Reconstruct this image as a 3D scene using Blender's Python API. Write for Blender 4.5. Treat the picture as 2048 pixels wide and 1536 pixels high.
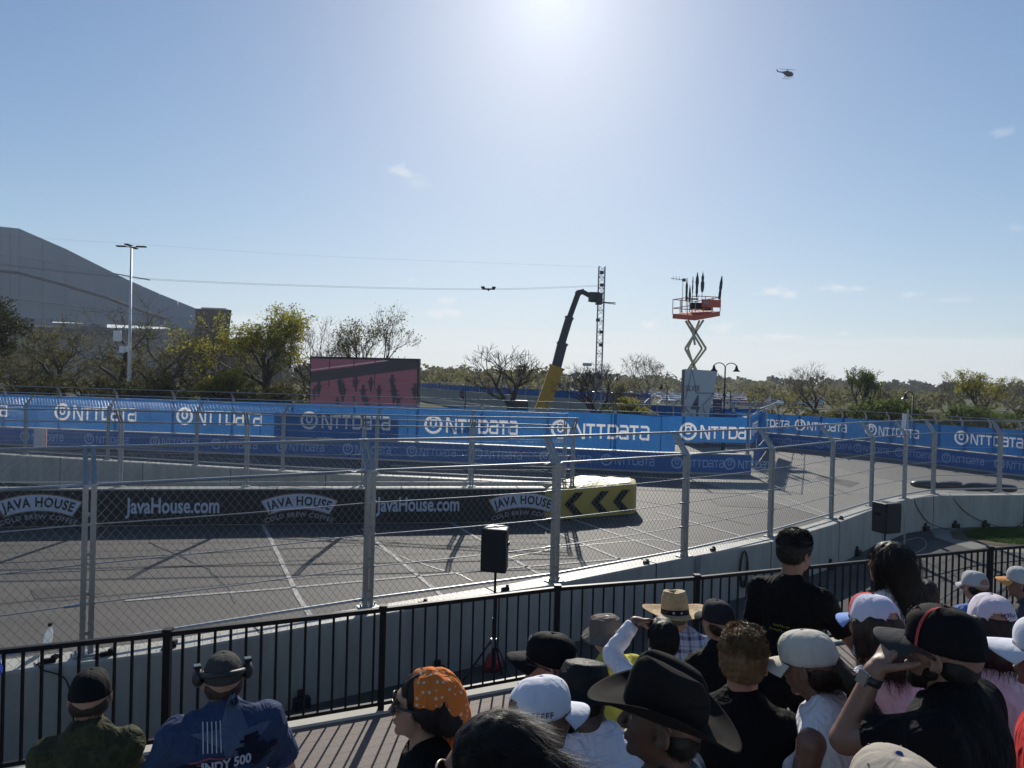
import bpy, bmesh, math, random
import numpy as np
from mathutils import Vector, Matrix, noise
R = math.radians
for o in list(bpy.data.objects): bpy.data.objects.remove(o)
S = bpy.context.scene
COL = S.collection
# ---------------- camera ----------------
F = 1420.0; CX, CY = 1024.0, 768.0; H = 4.45
HOR = 762.0; ROLL = R(1.5)
th = math.atan((CY-HOR)/F)
fw = Vector((0, math.cos(th), -math.sin(th)))
u0 = Vector((0, math.sin(th), math.cos(th))); r0 = Vector((1, 0, 0))
rt = r0*math.cos(ROLL)+u0*math.sin(ROLL); up = u0*math.cos(ROLL)-r0*math.sin(ROLL)
CAM = Vector((0, 0, H))
cd = bpy.data.cameras.new('camera'); cam = bpy.data.objects.new('camera', cd); COL.objects.link(cam)
M = Matrix((rt, up, -fw)).transposed().to_4x4(); M.translation = CAM
cam.matrix_world = M
cd.sensor_width = 36; cd.lens = 36*F/2048; cd.clip_start = 0.05; cd.clip_end = 6000
S.camera = cam
def ray(px, py): return (fw*F+rt*(px-CX)+up*(CY-py)).normalized()
def at(px, py, z=0.0):
    r = ray(px, py); return CAM+r*((z-H)/r.z)
def atd(px, py, d):
    r = ray(px, py); return CAM+r*(d/r.y)
def gx(px, d, z=0.0):
    """point at depth d, column px, height z"""
    py = 762+(px-CX)*0.026+(H-z)/d*F
    for _ in range(4):
        p = atd(px, py, d); py += (p.z-z)/d*F
    return Vector((p.x, d, z))
# ---------------- light ----------------
sd = ray(1102, -40)
EL = math.asin(sd.z); AZ = math.atan2(sd.x, sd.y)
W = bpy.data.worlds.new('World'); S.world = W; W.use_nodes = True
nt = W.node_tree; N = nt.nodes; L = nt.links; N.clear()
sky = N.new('ShaderNodeTexSky'); sky.sky_type = 'NISHITA'; sky.sun_disc = False
sky.sun_elevation = EL; sky.sun_rotation = AZ; sky.air_density = 1.0; sky.dust_density = 0.4; sky.ozone_density = 3.0; sky.altitude = 150
bg = N.new('ShaderNodeBackground'); bg.inputs[1].default_value = 0.097
wo = N.new('ShaderNodeOutputWorld')
tc = N.new('ShaderNodeTexCoord')
def wm(op, a, b=None, c=None):
    n = N.new('ShaderNodeMath'); n.operation = op
    for i, v in enumerate((a, b, c)):
        if v is None: continue
        if isinstance(v, (int, float)): n.inputs[i].default_value = v
        else: L.new(v, n.inputs[i])
    return n.outputs[0]
def wv(op, a, b):
    n = N.new('ShaderNodeVectorMath'); n.operation = op
    for i, v in enumerate((a, b)):
        if isinstance(v, (tuple, Vector)): n.inputs[i].default_value = tuple(v)
        else: L.new(v, n.inputs[i])
    return n
dirv = tc.outputs['Generated']
def wnoise(scale, detail, vec, rough=0.6):
    n = N.new('ShaderNodeTexNoise'); n.inputs['Scale'].default_value = scale
    n.inputs['Detail'].default_value = detail; n.inputs['Roughness'].default_value = rough
    L.new(vec, n.inputs['Vector']); return n.outputs['Fac']
n1 = wnoise(42, 8, wv('MULTIPLY', dirv, (1, 1, 1.9)).outputs[0], 0.68)
total = None
# small fair-weather puffs: (px, py, halfwidth, halfheight, strength)
for (cx, cy, hw, hh, st) in [(806, 343, 20, 10, .5), (832, 366, 26, 9, .22), (892, 600, 18, 8, .6), (868, 628, 26, 8, .8), (905, 626, 24, 7, .7),
        (1300, 650, 17, 9, .9), (1445, 655, 26, 12, .7), (1545, 582, 26, 7, .7), (1582, 588, 14, 6, .6), (1670, 576, 20, 6, .6), (1715, 579, 14, 5, .5), (1820, 588, 16, 6, .5),
        (2012, 262, 18, 5, .2), (2035, 460, 14, 8, .2), (895, 690, 16, 8, .5), (1165, 700, 30, 9, .6), (1180, 706, 18, 6, .6), (1555, 674, 60, 5, .8), (1690, 668, 16, 4, .4), (1020, 648, 30, 4, .2), (820, 560, 10, 5, .4), (1900, 600, 30, 4, .25), (1530, 724, 12, 4, .4)]:
    d = ray(cx, cy)
    df = wv('SUBTRACT', dirv, d).outputs[0]
    sc = wv('MULTIPLY', df, (F/hw/1.3, F/hw/1.3, F/hh/1.3)).outputs[0]
    ln = wv('LENGTH', sc, (0, 0, 0)).outputs['Value']
    v = wm('MULTIPLY', wm('SUBTRACT', 1.0, ln), 1.0)
    v = wm('ADD', v, wm('MULTIPLY', wm('SUBTRACT', n1, 0.5), 4.0))
    v = wm('MULTIPLY', wm('MULTIPLY', wm('SMOOTH_MIN', wm('MAXIMUM', v, 0.0), 1.0, .1), st), wm('LESS_THAN', ln, 1.6))
    total = v if total is None else wm('MAXIMUM', total, v)
# low thin cloud sheet over the horizon
sep = N.new('ShaderNodeSeparateXYZ'); L.new(dirv, sep.inputs[0])
el = sep.outputs[2]
n2 = wnoise(5, 7, wv('MULTIPLY', dirv, (1, 1, 14)).outputs[0])
edge = wm('ADD', wm('MULTIPLY', sep.outputs[0], -.012), .075)
b = wm('MULTIPLY', wm('SUBTRACT', edge, el), 130)
b = wm('ADD', b, wm('MULTIPLY', wm('SUBTRACT', n2, .5), 1.5))
b = wm('MINIMUM', wm('MAXIMUM', b, 0.0), 1.0)
b = wm('MULTIPLY', b, wm('MULTIPLY', n2, 0.62))
total = wm('MAXIMUM', total, b)
mx = N.new('ShaderNodeMix'); mx.data_type = 'RGBA'
L.new(total, mx.inputs['Factor']); 
sat = N.new('ShaderNodeHueSaturation'); sat.inputs['Saturation'].default_value = 1.08; sat.inputs['Value'].default_value = 1.0
K_ = .052
cang = wv('DOT_PRODUCT', dirv, sd).outputs['Value']
ang_ = wm('ARCCOSINE', wm('MINIMUM', cang, 1.0))
aur = wm('ADD', 1.0, wm('MULTIPLY', wm('POWER', 2.718, wm('MULTIPLY', ang_, -14.0)), 1.0))
auv = N.new('ShaderNodeVectorMath'); auv.operation = 'SCALE'; L.new(sky.outputs[0], auv.inputs[0]); L.new(aur, auv.inputs['Scale'])
L.new(auv.outputs[0], sat.inputs['Color'])
dn = wv('ADD', wv('MULTIPLY', sat.outputs[0], (K_, K_*.98, K_*1.10)).outputs[0], (1, 1, 1)).outputs[0]
skc = wv('MULTIPLY', wv('DIVIDE', sat.outputs[0], dn).outputs[0], (.985, 1.01, 1.10)).outputs[0]
hz = wm('MULTIPLY', wm('POWER', 2.718, wm('MULTIPLY', wm('MAXIMUM', el, 0.0), -9.0)), .62)
hm_ = N.new('ShaderNodeMix'); hm_.data_type = 'RGBA'; L.new(hz, hm_.inputs['Factor']); L.new(skc, hm_.inputs[6]); hm_.inputs[7].default_value = (4.4, 5.3, 6.4, 1)
L.new(hm_.outputs[2], mx.inputs[6]); mx.inputs[7].default_value = (7.2, 7.4, 7.6, 1)
L.new(mx.outputs[2], bg.inputs[0]); L.new(bg.outputs[0], wo.inputs[0])
sl = bpy.data.lights.new('sun', 'SUN'); so = bpy.data.objects.new('sun', sl); COL.objects.link(so)
sl.energy = 4.3; sl.angle = R(0.53); sl.color = (1, .94, .84)
so.rotation_euler = sd.to_track_quat('Z', 'Y').to_euler(); so.location = (0, 40, 60)
S.view_settings.view_transform = 'Standard'; S.view_settings.look = 'None'; S.view_settings.gamma = 1; S.view_settings.exposure = 0.27
S.render.engine = 'CYCLES'; S.cycles.max_bounces = 6; S.cycles.transparent_max_bounces = 12

# ---------------- materials ----------------
MC = {}
def mat(name, col, rough=.7, metal=0.0, var=.15, vs=3.0, bump=0.0, bs=40.0, trans=0.0, emit=None, spec=None, sheen=0.0, coat=0.0, stretch=None, fold=0.0):
    if name in MC: return MC[name]
    m = bpy.data.materials.new(name); m.use_nodes = True; t = m.node_tree; n = t.nodes; l = t.links
    p = n['Principled BSDF']; p.inputs['Roughness'].default_value = rough; p.inputs['Metallic'].default_value = metal
    if spec is not None: p.inputs['Specular IOR Level'].default_value = spec
    if sheen: p.inputs['Sheen Weight'].default_value = sheen
    if coat: p.inputs['Coat Weight'].default_value = coat
    c = tuple(col)+(1,)
    co = n.new('ShaderNodeTexCoord'); src = co.outputs['Object']
    if stretch:
        mp = n.new('ShaderNodeMapping'); mp.inputs['Scale'].default_value = stretch; l.new(src, mp.inputs[0]); src = mp.outputs[0]
    if var > 0:
        nz = n.new('ShaderNodeTexNoise'); nz.inputs['Scale'].default_value = vs; nz.inputs['Detail'].default_value = 8; nz.inputs['Roughness'].default_value = .65
        l.new(src, nz.inputs['Vector'])
        cr = n.new('ShaderNodeValToRGB'); cr.color_ramp.elements[0].position = .3; cr.color_ramp.elements[1].position = .7
        cr.color_ramp.elements[0].color = tuple(x*(1-var) for x in col)+(1,); cr.color_ramp.elements[1].color = tuple(min(1, x*(1+var)) for x in col)+(1,)
        l.new(nz.outputs['Fac'], cr.inputs[0]); l.new(cr.outputs[0], p.inputs['Base Color']); csrc = cr.outputs[0]
        m['_c'] = 1
    else:
        p.inputs['Base Color'].default_value = c; csrc = None
    if bump:
        nb = n.new('ShaderNodeTexNoise'); nb.inputs['Scale'].default_value = bs; nb.inputs['Detail'].default_value = 6
        l.new(src, nb.inputs['Vector'])
        bp = n.new('ShaderNodeBump'); bp.inputs['Strength'].default_value = bump; bp.inputs['Distance'].default_value = .02
        l.new(nb.outputs['Fac'], bp.inputs['Height']); l.new(bp.outputs[0], p.inputs['Normal'])
        if fold:
            nf = n.new('ShaderNodeTexNoise'); nf.inputs['Scale'].default_value = 9; nf.inputs['Detail'].default_value = 3; nf.inputs['Distortion'].default_value = 1.6; nf.inputs['Roughness'].default_value = .45
            mf = n.new('ShaderNodeMapping'); mf.inputs['Scale'].default_value = (1.3, 1.3, .7); l.new(co.outputs['Object'], mf.inputs[0]); l.new(mf.outputs[0], nf.inputs['Vector'])
            b2 = n.new('ShaderNodeBump'); b2.inputs['Strength'].default_value = fold; b2.inputs['Distance'].default_value = .06; l.new(nf.outputs['Fac'], b2.inputs['Height']); l.new(b2.outputs[0], bp.inputs['Normal'])
    if trans:
        tr = n.new('ShaderNodeBsdfTranslucent'); mxs = n.new('ShaderNodeMixShader'); mxs.inputs[0].default_value = trans
        if csrc: l.new(csrc, tr.inputs[0])
        else: tr.inputs[0].default_value = c
        l.new(p.outputs[0], mxs.inputs[1]); l.new(tr.outputs[0], mxs.inputs[2]); l.new(mxs.outputs[0], n['Material Output'].inputs[0])
    if emit:
        p.inputs['Emission Color'].default_value = tuple(emit[:3])+(1,); p.inputs['Emission Strength'].default_value = emit[3]
    MC[name] = m; return m
# ---------------- mesh helpers ----------------
class MB:
    def __init__(s): s.v = []; s.f = []; s.mi = []
    def add(s, vs, fs, mi=0):
        b = len(s.v); s.v += [tuple(v) for v in vs]; s.f += [tuple(b+i for i in f) for f in fs]; s.mi += [mi]*len(fs); return s
    def box(s, c, d, rot=None, mi=0):
        c = Vector(c); h = Vector(d)/2; vs = []
        for z in (-1, 1):
            for y in (-1, 1):
                for x in (-1, 1):
                    p = Vector((x*h.x, y*h.y, z*h.z)); p = rot @ p if rot else p; vs.append(c+p)
        return s.add(vs, [(0, 2, 3, 1), (4, 5, 7, 6), (0, 1, 5, 4), (2, 6, 7, 3), (0, 4, 6, 2), (1, 3, 7, 5)], mi)
    def beam(s, a, b, w, h=None, mi=0):
        a = Vector(a); b = Vector(b); h = h or w; d = (b-a)
        if d.length < 1e-6: return s
        q = d.to_track_quat('Y', 'Z').to_matrix()
        return s.box((a+b)/2, (w, d.length, h), q, mi)
    def tube(s, pts, r, n=6, cap=True, mi=0):
        pts = [Vector(p) for p in pts]; k = len(pts)
        rs = r if hasattr(r, '__len__') else [r]*k
        base = []; 
        for i, p in enumerate(pts):
            t = (pts[min(i+1, k-1)]-pts[max(i-1, 0)])
            if t.length < 1e-9: t = Vector((0, 0, 1))
            t.normalize(); a = Vector((0, 0, 1)) if abs(t.z) < .9 else Vector((1, 0, 0))
            x = t.cross(a).normalized(); y = t.cross(x)
            for j in range(n):
                an = 2*math.pi*j/n; base.append(p+(x*math.cos(an)+y*math.sin(an))*rs[i])
        fs = [(i*n+j, i*n+(j+1) % n, (i+1)*n+(j+1) % n, (i+1)*n+j) for i in range(k-1) for j in range(n)]
        if cap: fs += [tuple(range(n-1, -1, -1)), tuple((k-1)*n+j for j in range(n))]
        return s.add(base, fs, mi)
    def grid(s, fn, nu, nv, cu=False, mi=0):
        vs = [fn(i/nu, j/nv) for j in range(nv+1) for i in range(nu if cu else nu+1)]
        w = nu if cu else nu+1
        fs = [(j*w+i, j*w+(i+1) % w if cu else j*w+i+1, (j+1)*w+((i+1) % w if cu else i+1), (j+1)*w+i) for j in range(nv) for i in range(nu)]
        return s.add(vs, fs, mi)
    def sph(s, c, r, nu=12, nv=8, rot=None, mi=0):
        c = Vector(c); rr = r if hasattr(r, '__len__') else (r, r, r)
        def fn(u, v):
            a = 2*math.pi*u; b = math.pi*(v-.5)
            p = Vector((rr[0]*math.cos(a)*math.cos(b), rr[1]*math.sin(a)*math.cos(b), rr[2]*math.sin(b)))
            return c+(rot @ p if rot else p)
        return s.grid(fn, nu, nv, True, mi)
    def build(s, name, m=None, parent=None, smooth=False, xf=None, bevel=0):
        me = bpy.data.meshes.new(name); me.from_pydata(s.v, [], s.f)
        ms = m if isinstance(m, (list, tuple)) else [m]
        for q in ms:
            if q: me.materials.append(q)
        if len(ms) > 1: me.polygons.foreach_set('material_index', s.mi)
        if xf is not None: me.transform(xf)
        if smooth: me.polygons.foreach_set('use_smooth', [True]*len(me.polygons))
        me.update()
        o = bpy.data.objects.new(name, me); COL.objects.link(o)
        if parent: o.parent = parent
        if bevel:
            b = o.modifiers.new('b', 'BEVEL'); b.width = bevel; b.segments = 2; b.limit_method = 'ANGLE'
        return o
def empty(name, loc=(0, 0, 0), rz=0.0):
    o = bpy.data.objects.new(name, None); o.empty_display_size = .3; COL.objects.link(o); o.location = loc; o.rotation_euler = (0, 0, rz); return o
def tag(o, label=None, cat=None, group=None, kind=None):
    if label: o['label'] = label
    if cat: o['category'] = cat
    if group: o['group'] = group
    if kind: o['kind'] = kind
    return o
def copy_tree(o, parent=None):
    c = o.copy(); COL.objects.link(c); c.parent = parent
    for ch in list(o.children): copy_tree(ch, c)
    return c
def textmesh(txt, size=1.0, bold=0.0, sx=1.0, spacing=1.0):
    cu = bpy.data.curves.new('t', 'FONT'); cu.body = txt; cu.size = size; cu.offset = bold; cu.align_x = 'CENTER'; cu.align_y = 'CENTER'; cu.space_character = spacing; cu.resolution_u = 3
    o = bpy.data.objects.new('t', cu); COL.objects.link(o); bpy.context.view_layer.update()
    me = o.to_mesh(); vs = [(v.co.x*sx, v.co.y) for v in me.vertices]; fs = [tuple(p.vertices) for p in me.polygons]
    o.to_mesh_clear(); bpy.data.objects.remove(o); return vs, fs
def stroke2(pts, w, closed=False):
    """flat ribbon in 2D with mitred corners -> verts, faces"""
    n = len(pts); P = [Vector(p) for p in pts]; vs = []
    for i in range(n):
        a = P[i-1] if (i > 0 or closed) else None; b = P[(i+1) % n] if (i < n-1 or closed) else None
        d1 = (P[i]-a).normalized() if a is not None else None; d2 = (b-P[i]).normalized() if b is not None else None
        if d1 is None: d1 = d2
        if d2 is None: d2 = d1
        t = (d1+d2); t = t.normalized() if t.length > 1e-6 else d1
        nn = Vector((-t.y, t.x)); k = 1/max(.35, abs(nn.dot(Vector((-d1.y, d1.x)))))
        vs += [tuple(P[i]+nn*w/2*k), tuple(P[i]-nn*w/2*k)]
    fs = [(2*i, 2*i+1, 2*((i+1) % n)+1, 2*((i+1) % n)) for i in range(n if closed else n-1)]
    return vs, fs
def join2(parts):
    V = []; Fs = []
    for vs, fs in parts:
        b = len(V); V += list(vs); Fs += [tuple(b+i for i in f) for f in fs]
    return V, Fs
def mv2(p, dx, dy, s=1.0, sy=None):
    sy = s if sy is None else sy
    return [(v[0]*s+dx, v[1]*sy+dy) for v in p[0]], p[1]
# ---------------- base materials ----------------
m_conc = mat('concrete', (.36, .35, .31), .58, var=.20, vs=3.0, bump=.25, bs=30, stretch=(1, 1, .22))
m_conctop = mat('concrete_cap', (.50, .47, .38), .8, var=.12, vs=2, bump=.2)
m_galv = mat('galvanised_steel', (.38, .395, .40), .45, .85, var=.12, vs=20)
m_galvd = mat('galvanised_steel_dull', (.30, .32, .34), .5, .6, var=.15, vs=12)
m_wire = mat('wire', (.28, .29, .30), .4, .8, var=0)
m_black = mat('black_paint', (.008, .008, .010), .5, .0, var=.1, vs=8, spec=.2)
m_blackp = mat('black_plastic', (.015, .015, .017), .5, bump=.15, bs=300, var=.1)
m_white = mat('white_print', (.72, .70, .70), .8, var=.08, trans=.36)
m_whitef = mat('white_print_front', (.62, .63, .66), .6, var=.04)
m_blue = mat('blue_mesh_banner', (.030, .145, .38), .9, spec=.1, var=.12, vs=.7, trans=.33)
m_blued = mat('blue_banner_on_concrete', (.030, .125, .36), .6, var=.1, vs=.8)
m_bluelogo = mat('pale_blue_print', (.32, .44, .66), .6, var=.05)
m_javab = mat('black_banner', (.018, .016, .018), .55, var=.15, vs=1.2)
m_java = mat('banner_lettering', (.46, .50, .60), .6, var=.05)
m_yel = mat('yellow_vinyl', (.40, .30, .05), .5, var=.08, vs=2, bump=.1, bs=6)
m_line = mat('road_paint', (.30, .295, .28), .75, var=.5, vs=9)
# ================= ground =================
def sheet(name, pts, z, m, kind='structure'):
    b = MB(); b.add([(p[0], p[1], z) for p in pts], [tuple(range(len(pts)))]); o = b.build(name, m)
    # make sure it faces up
    if o.data.polygons[0].normal.z < 0: o.data.flip_normals()
    o['kind'] = kind; return o
def ground_mat(name, a, b_, scale, fine, rough=.9, crack=False, bump=.3, spec=.3, patch=None):
    m = bpy.data.materials.new(name); m.use_nodes = True; t = m.node_tree; n = t.nodes; l = t.links; p = n['Principled BSDF']
    co = n.new('ShaderNodeTexCoord')
    def nz(s, d, st=(1, 1, 1)):
        mp = n.new('ShaderNodeMapping'); mp.inputs['Scale'].default_value = st; l.new(co.outputs['Object'], mp.inputs[0])
        q = n.new('ShaderNodeTexNoise'); q.inputs['Scale'].default_value = s; q.inputs['Detail'].default_value = d; q.inputs['Roughness'].default_value = .7; l.new(mp.outputs[0], q.inputs['Vector']); return q.outputs['Fac']
    big = nz(scale, 6); fi = nz(fine, 3); st = nz(.9, 5, (.12, 1.6, 1))
    def ma(op, x, y):
        q = n.new('ShaderNodeMath'); q.operation = op
        for i, v in enumerate((x, y)):
            if isinstance(v, (int, float)): q.inputs[i].default_value = v
            else: l.new(v, q.inputs[i])
        return q.outputs[0]
    sk = nz(1.0, 4, (.05, 1.9, 1)); f = ma('ADD', ma('MULTIPLY', big, .40), ma('ADD', ma('MULTIPLY', fi, .22), ma('MULTIPLY', ma('MULTIPLY', ma('ADD', st, sk), .5), .38)))
    cr = n.new('ShaderNodeValToRGB'); cr.color_ramp.elements[0].position = .38; cr.color_ramp.elements[1].position = .62
    cr.color_ramp.elements[0].color = tuple(a)+(1,); cr.color_ramp.elements[1].color = tuple(b_)+(1,)
    l.new(f, cr.inputs[0]); l.new(cr.outputs[0], p.inputs['Base Color']); p.inputs['Roughness'].default_value = rough; p.inputs['Specular IOR Level'].default_value = spec
    bp = n.new('ShaderNodeBump'); bp.inputs['Strength'].default_value = bump; bp.inputs['Distance'].default_value = .008; l.new(fi, bp.inputs['Height']); l.new(bp.outputs[0], p.inputs['Normal'])
    return m
m_asph = ground_mat('asphalt', (.056, .051, .046), (.094, .087, .078), .35, 90, .75)
m_asph2 = ground_mat('glare_toned_asphalt', (.09, .087, .08), (.13, .125, .115), .3, 60, .68)  # asphalt with its colour raised to stand in for sun glare
m_path = ground_mat('path_asphalt', (.05, .05, .048), (.08, .078, .074), .5, 90, .85)
m_slab = ground_mat('concrete_slab', (.17, .165, .145), (.24, .23, .20), .4, 40, .85)
m_land = ground_mat('meadow', (.035, .045, .018), (.075, .085, .03), .05, 3, 1.0, bump=.1, spec=.1)
m_grass = ground_mat('lawn', (.05, .075, .018), (.10, .13, .035), 1.2, 30, 1.0, bump=.8, spec=.1)
m_dirt = ground_mat('dry_verge', (.09, .075, .05), (.16, .13, .085), 1.2, 30, 1.0, bump=.8, spec=.1)
sheet('ground', [(-3000, -60), (3000, -60), (3000, 4000), (-3000, 4000)], -0.02, m_land)
sheet('track', [(-160, -30), (75, -30), (90, 64), (-160, 64)], 0.0, m_asph)
g = lambda x, y, z=0.0: at(x, y, z)
sheet('old_paving', [g(1330, 900), g(2300, 850), g(2500, 1020), g(1900, 985), g(1660, 1036), g(1500, 993), g(1392, 962)], .004, m_slab)
sheet('glare_toned_road', [g(1540, 900), g(2500, 905), g(2500, 1080), g(1960, 990), g(1760, 957), g(1640, 928), g(1560, 915)], .008, m_asph2)  # far road sheet, sun glare put into its lighter colour
def pl_line(name, pts, w, z=.012, m=None):
    b = MB()
    P = [Vector((p[0], p[1])) for p in pts]
    vs, fs = stroke2(P, w); b.add([(v[0], v[1], z) for v in vs], fs); o = b.build(name, m or m_line)
    for q in o.data.polygons:
        if q.normal.z < 0: o.data.flip_normals(); break
    o['kind'] = 'structure'; return o
for pts in ([(250, 1202), (560, 1178), (724, 1163), (970, 1141), (1160, 1125), (1265, 1116), (1353, 1106), (1480, 1080)],
            [(520, 1040), (548, 1092), (598, 1198), (640, 1262)], [(725, 1058), (753, 1084), (873, 1183), (905, 1212)], [(900, 1045), (926, 1060), (1087, 1154), (1105, 1166)],
            [(1060, 1040), (1086, 1055), (1247, 1122), (1275, 1135)], [(1139, 1037), (1347, 1108), (1390, 1122)], [(1253, 1053), (1382, 1099), (1420, 1112)], [(1312, 1024), (1490, 1075), (1530, 1088)]):
    pl_line('parking_line', [g(*p) for p in pts], .10)
for pts in ([(1335, 940), (1470, 967), (1580, 1000), (1680, 1040)], [(1396, 958), (1700, 1050)], [(640, 938), (905, 970)], [(810, 925), (1010, 958)], [(980, 925), (1120, 950)]):
    pl_line('parking_line', [g(*p) for p in pts], .09)
# tyre marks swept along the track
m_tyre = mat('tyre_rubber_mark', (.045, .043, .042), .75, var=.5, vs=1.5, stretch=(.4, 3, 1))
for k, pts in enumerate(([(-60, 1128), (200, 1116), (500, 1101), (800, 1085)], [(-60, 1150), (300, 1136), (640, 1118)], [(1180, 985), (1330, 1010), (1500, 1050)], [(1560, 935), (1640, 965), (1700, 990)])):
    pl_line('tyre_mark', [g(*p) for p in pts], (.16, .12, .1, .12)[k], .010, m_tyre)
m_patch = ground_mat('asphalt_patch', (.035, .033, .031), (.06, .056, .052), .5, 90, .75)
for k, q_ in enumerate(([(60, 1180), (190, 1170), (205, 1188), (70, 1199)], [(620, 1120), (700, 1114), (708, 1122), (626, 1129)], [(860, 1092), (1010, 1082), (1020, 1088), (868, 1099)], [(1420, 1000), (1520, 1004), (1560, 1018), (1440, 1012)], [(1640, 950), (1720, 966), (1700, 975), (1630, 957)])): sheet('asphalt_patch', [g(*p) for p in q_], .0085 if k < 4 else .0105, m_patch)
m_seam = mat('crack_sealant', (.022, .021, .02), .5, var=.3)
for pts in ([(-40, 1210), (180, 1196), (420, 1172), (700, 1150)], [(300, 1085), (420, 1140), (480, 1210)], [(1000, 1120), (1120, 1095), (1290, 1080), (1400, 1086)], [(1180, 1045), (1330, 1040), (1480, 1020), (1560, 1015)], [(700, 1075), (820, 1120), (960, 1165)]):
    P_ = [g(*p) for p in pts]; out = []
    for i in range(len(P_)-1):
        for k in range(14): v_ = P_[i].lerp(P_[i+1], k/14); out.append(v_+Vector((.10*noise.noise(v_*1.3), .10*noise.noise(v_*1.7+Vector((5, 0, 0))), 0)))
    pl_line('sealed_crack', out, .035, .0115, m_seam)
# ================= polylines =================
class PL:
    def __init__(s, pts):
        s.p = [Vector((p[0], p[1])) for p in pts]; s.c = [0.0]
        for i in range(len(s.p)-1): s.c.append(s.c[-1]+(s.p[i+1]-s.p[i]).length)
        s.L = s.c[-1]
    def seg(s, t):
        for i in range(len(s.p)-2):
            if t < s.c[i+1]: return i
        return len(s.p)-2
    def at(s, t, off=0.0, z=0.0):
        i = s.seg(t); d = (s.p[i+1]-s.p[i]).normalized(); n = Vector((-d.y, d.x)); q = s.p[i]+d*(t-s.c[i])+n*off; return Vector((q.x, q.y, z))
    def find(s, px, z):
        """arc length whose point at height z falls on picture column px"""
        best = (1e9, 0); k = 600
        for j in range(k+1):
            t = s.L*j/k; v = s.at(t, 0, z)-CAM; w = v.dot(fw)
            if w <= 0: continue
            e = abs(CX+F*v.dot(rt)/w-px)
            if e < best[0]: best = (e, t)
        return best[1]
    def off(s, o):
        out = []
        n = len(s.p)
        for i in range(n):
            ds = []
            if i > 0: ds.append((s.p[i]-s.p[i-1]).normalized())
            if i < n-1: ds.append((s.p[i+1]-s.p[i]).normalized())
            d = sum(ds, Vector((0, 0))).normalized(); nn = Vector((-d.y, d.x)); k = 1/max(.5, d.dot(ds[0])); out.append(s.p[i]+nn*o*k)
        return PL(out)
def wall(name, pl, th_, z1, m, label, cat='wall', joints=3.66, z0=0.0):
    """concrete wall: body follows the polyline, th_ thick to its left, chamfered foot and open joints"""
    t = tag(empty(name, pl.at(0)), label, cat)
    inv = Matrix.Translation(-t.location)
    a, bq = pl, pl.off(th_)
    b = MB(); prof = [(0.0, z0), (0.0, z1-.03), (.03, z1), (1-.03, z1), (1.0, z1-.03), (1.0, z0)]
    n = len(a.p); vs = []
    for i in range(n):
        for (f, z) in prof:
            q = a.p[i].lerp(bq.p[i], f); vs.append((q.x, q.y, z))
    k = len(prof); fs = [(i*k+j, (i+1)*k+j, (i+1)*k+j+1, i*k+j+1) for i in range(n-1) for j in range(k-1)]
    fs += [tuple(range(k)), tuple((n-1)*k+j for j in range(k-1, -1, -1))]
    b.add(vs, fs); b.build('block_run', m, t, xf=inv)
    if joints:
        s = joints*.4
        while s < pl.L-.3:
            d = pl.at(s+.01)-pl.at(s-.01); ang = math.atan2(d.y, d.x)
            Rz = Matrix.Rotation(ang, 3, 'Z')
            j = MB(); j.box(pl.at(s, th_/2, (z0+z1)/2+.0015), (.03, abs(th_)+.006, z1-z0+.003), Rz); j.build('joint', m_joint, t, xf=inv)
            s += joints
    return t, inv
m_joint = mat('joint_shadow_gap', (.05, .05, .05), .9, var=.2)
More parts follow.
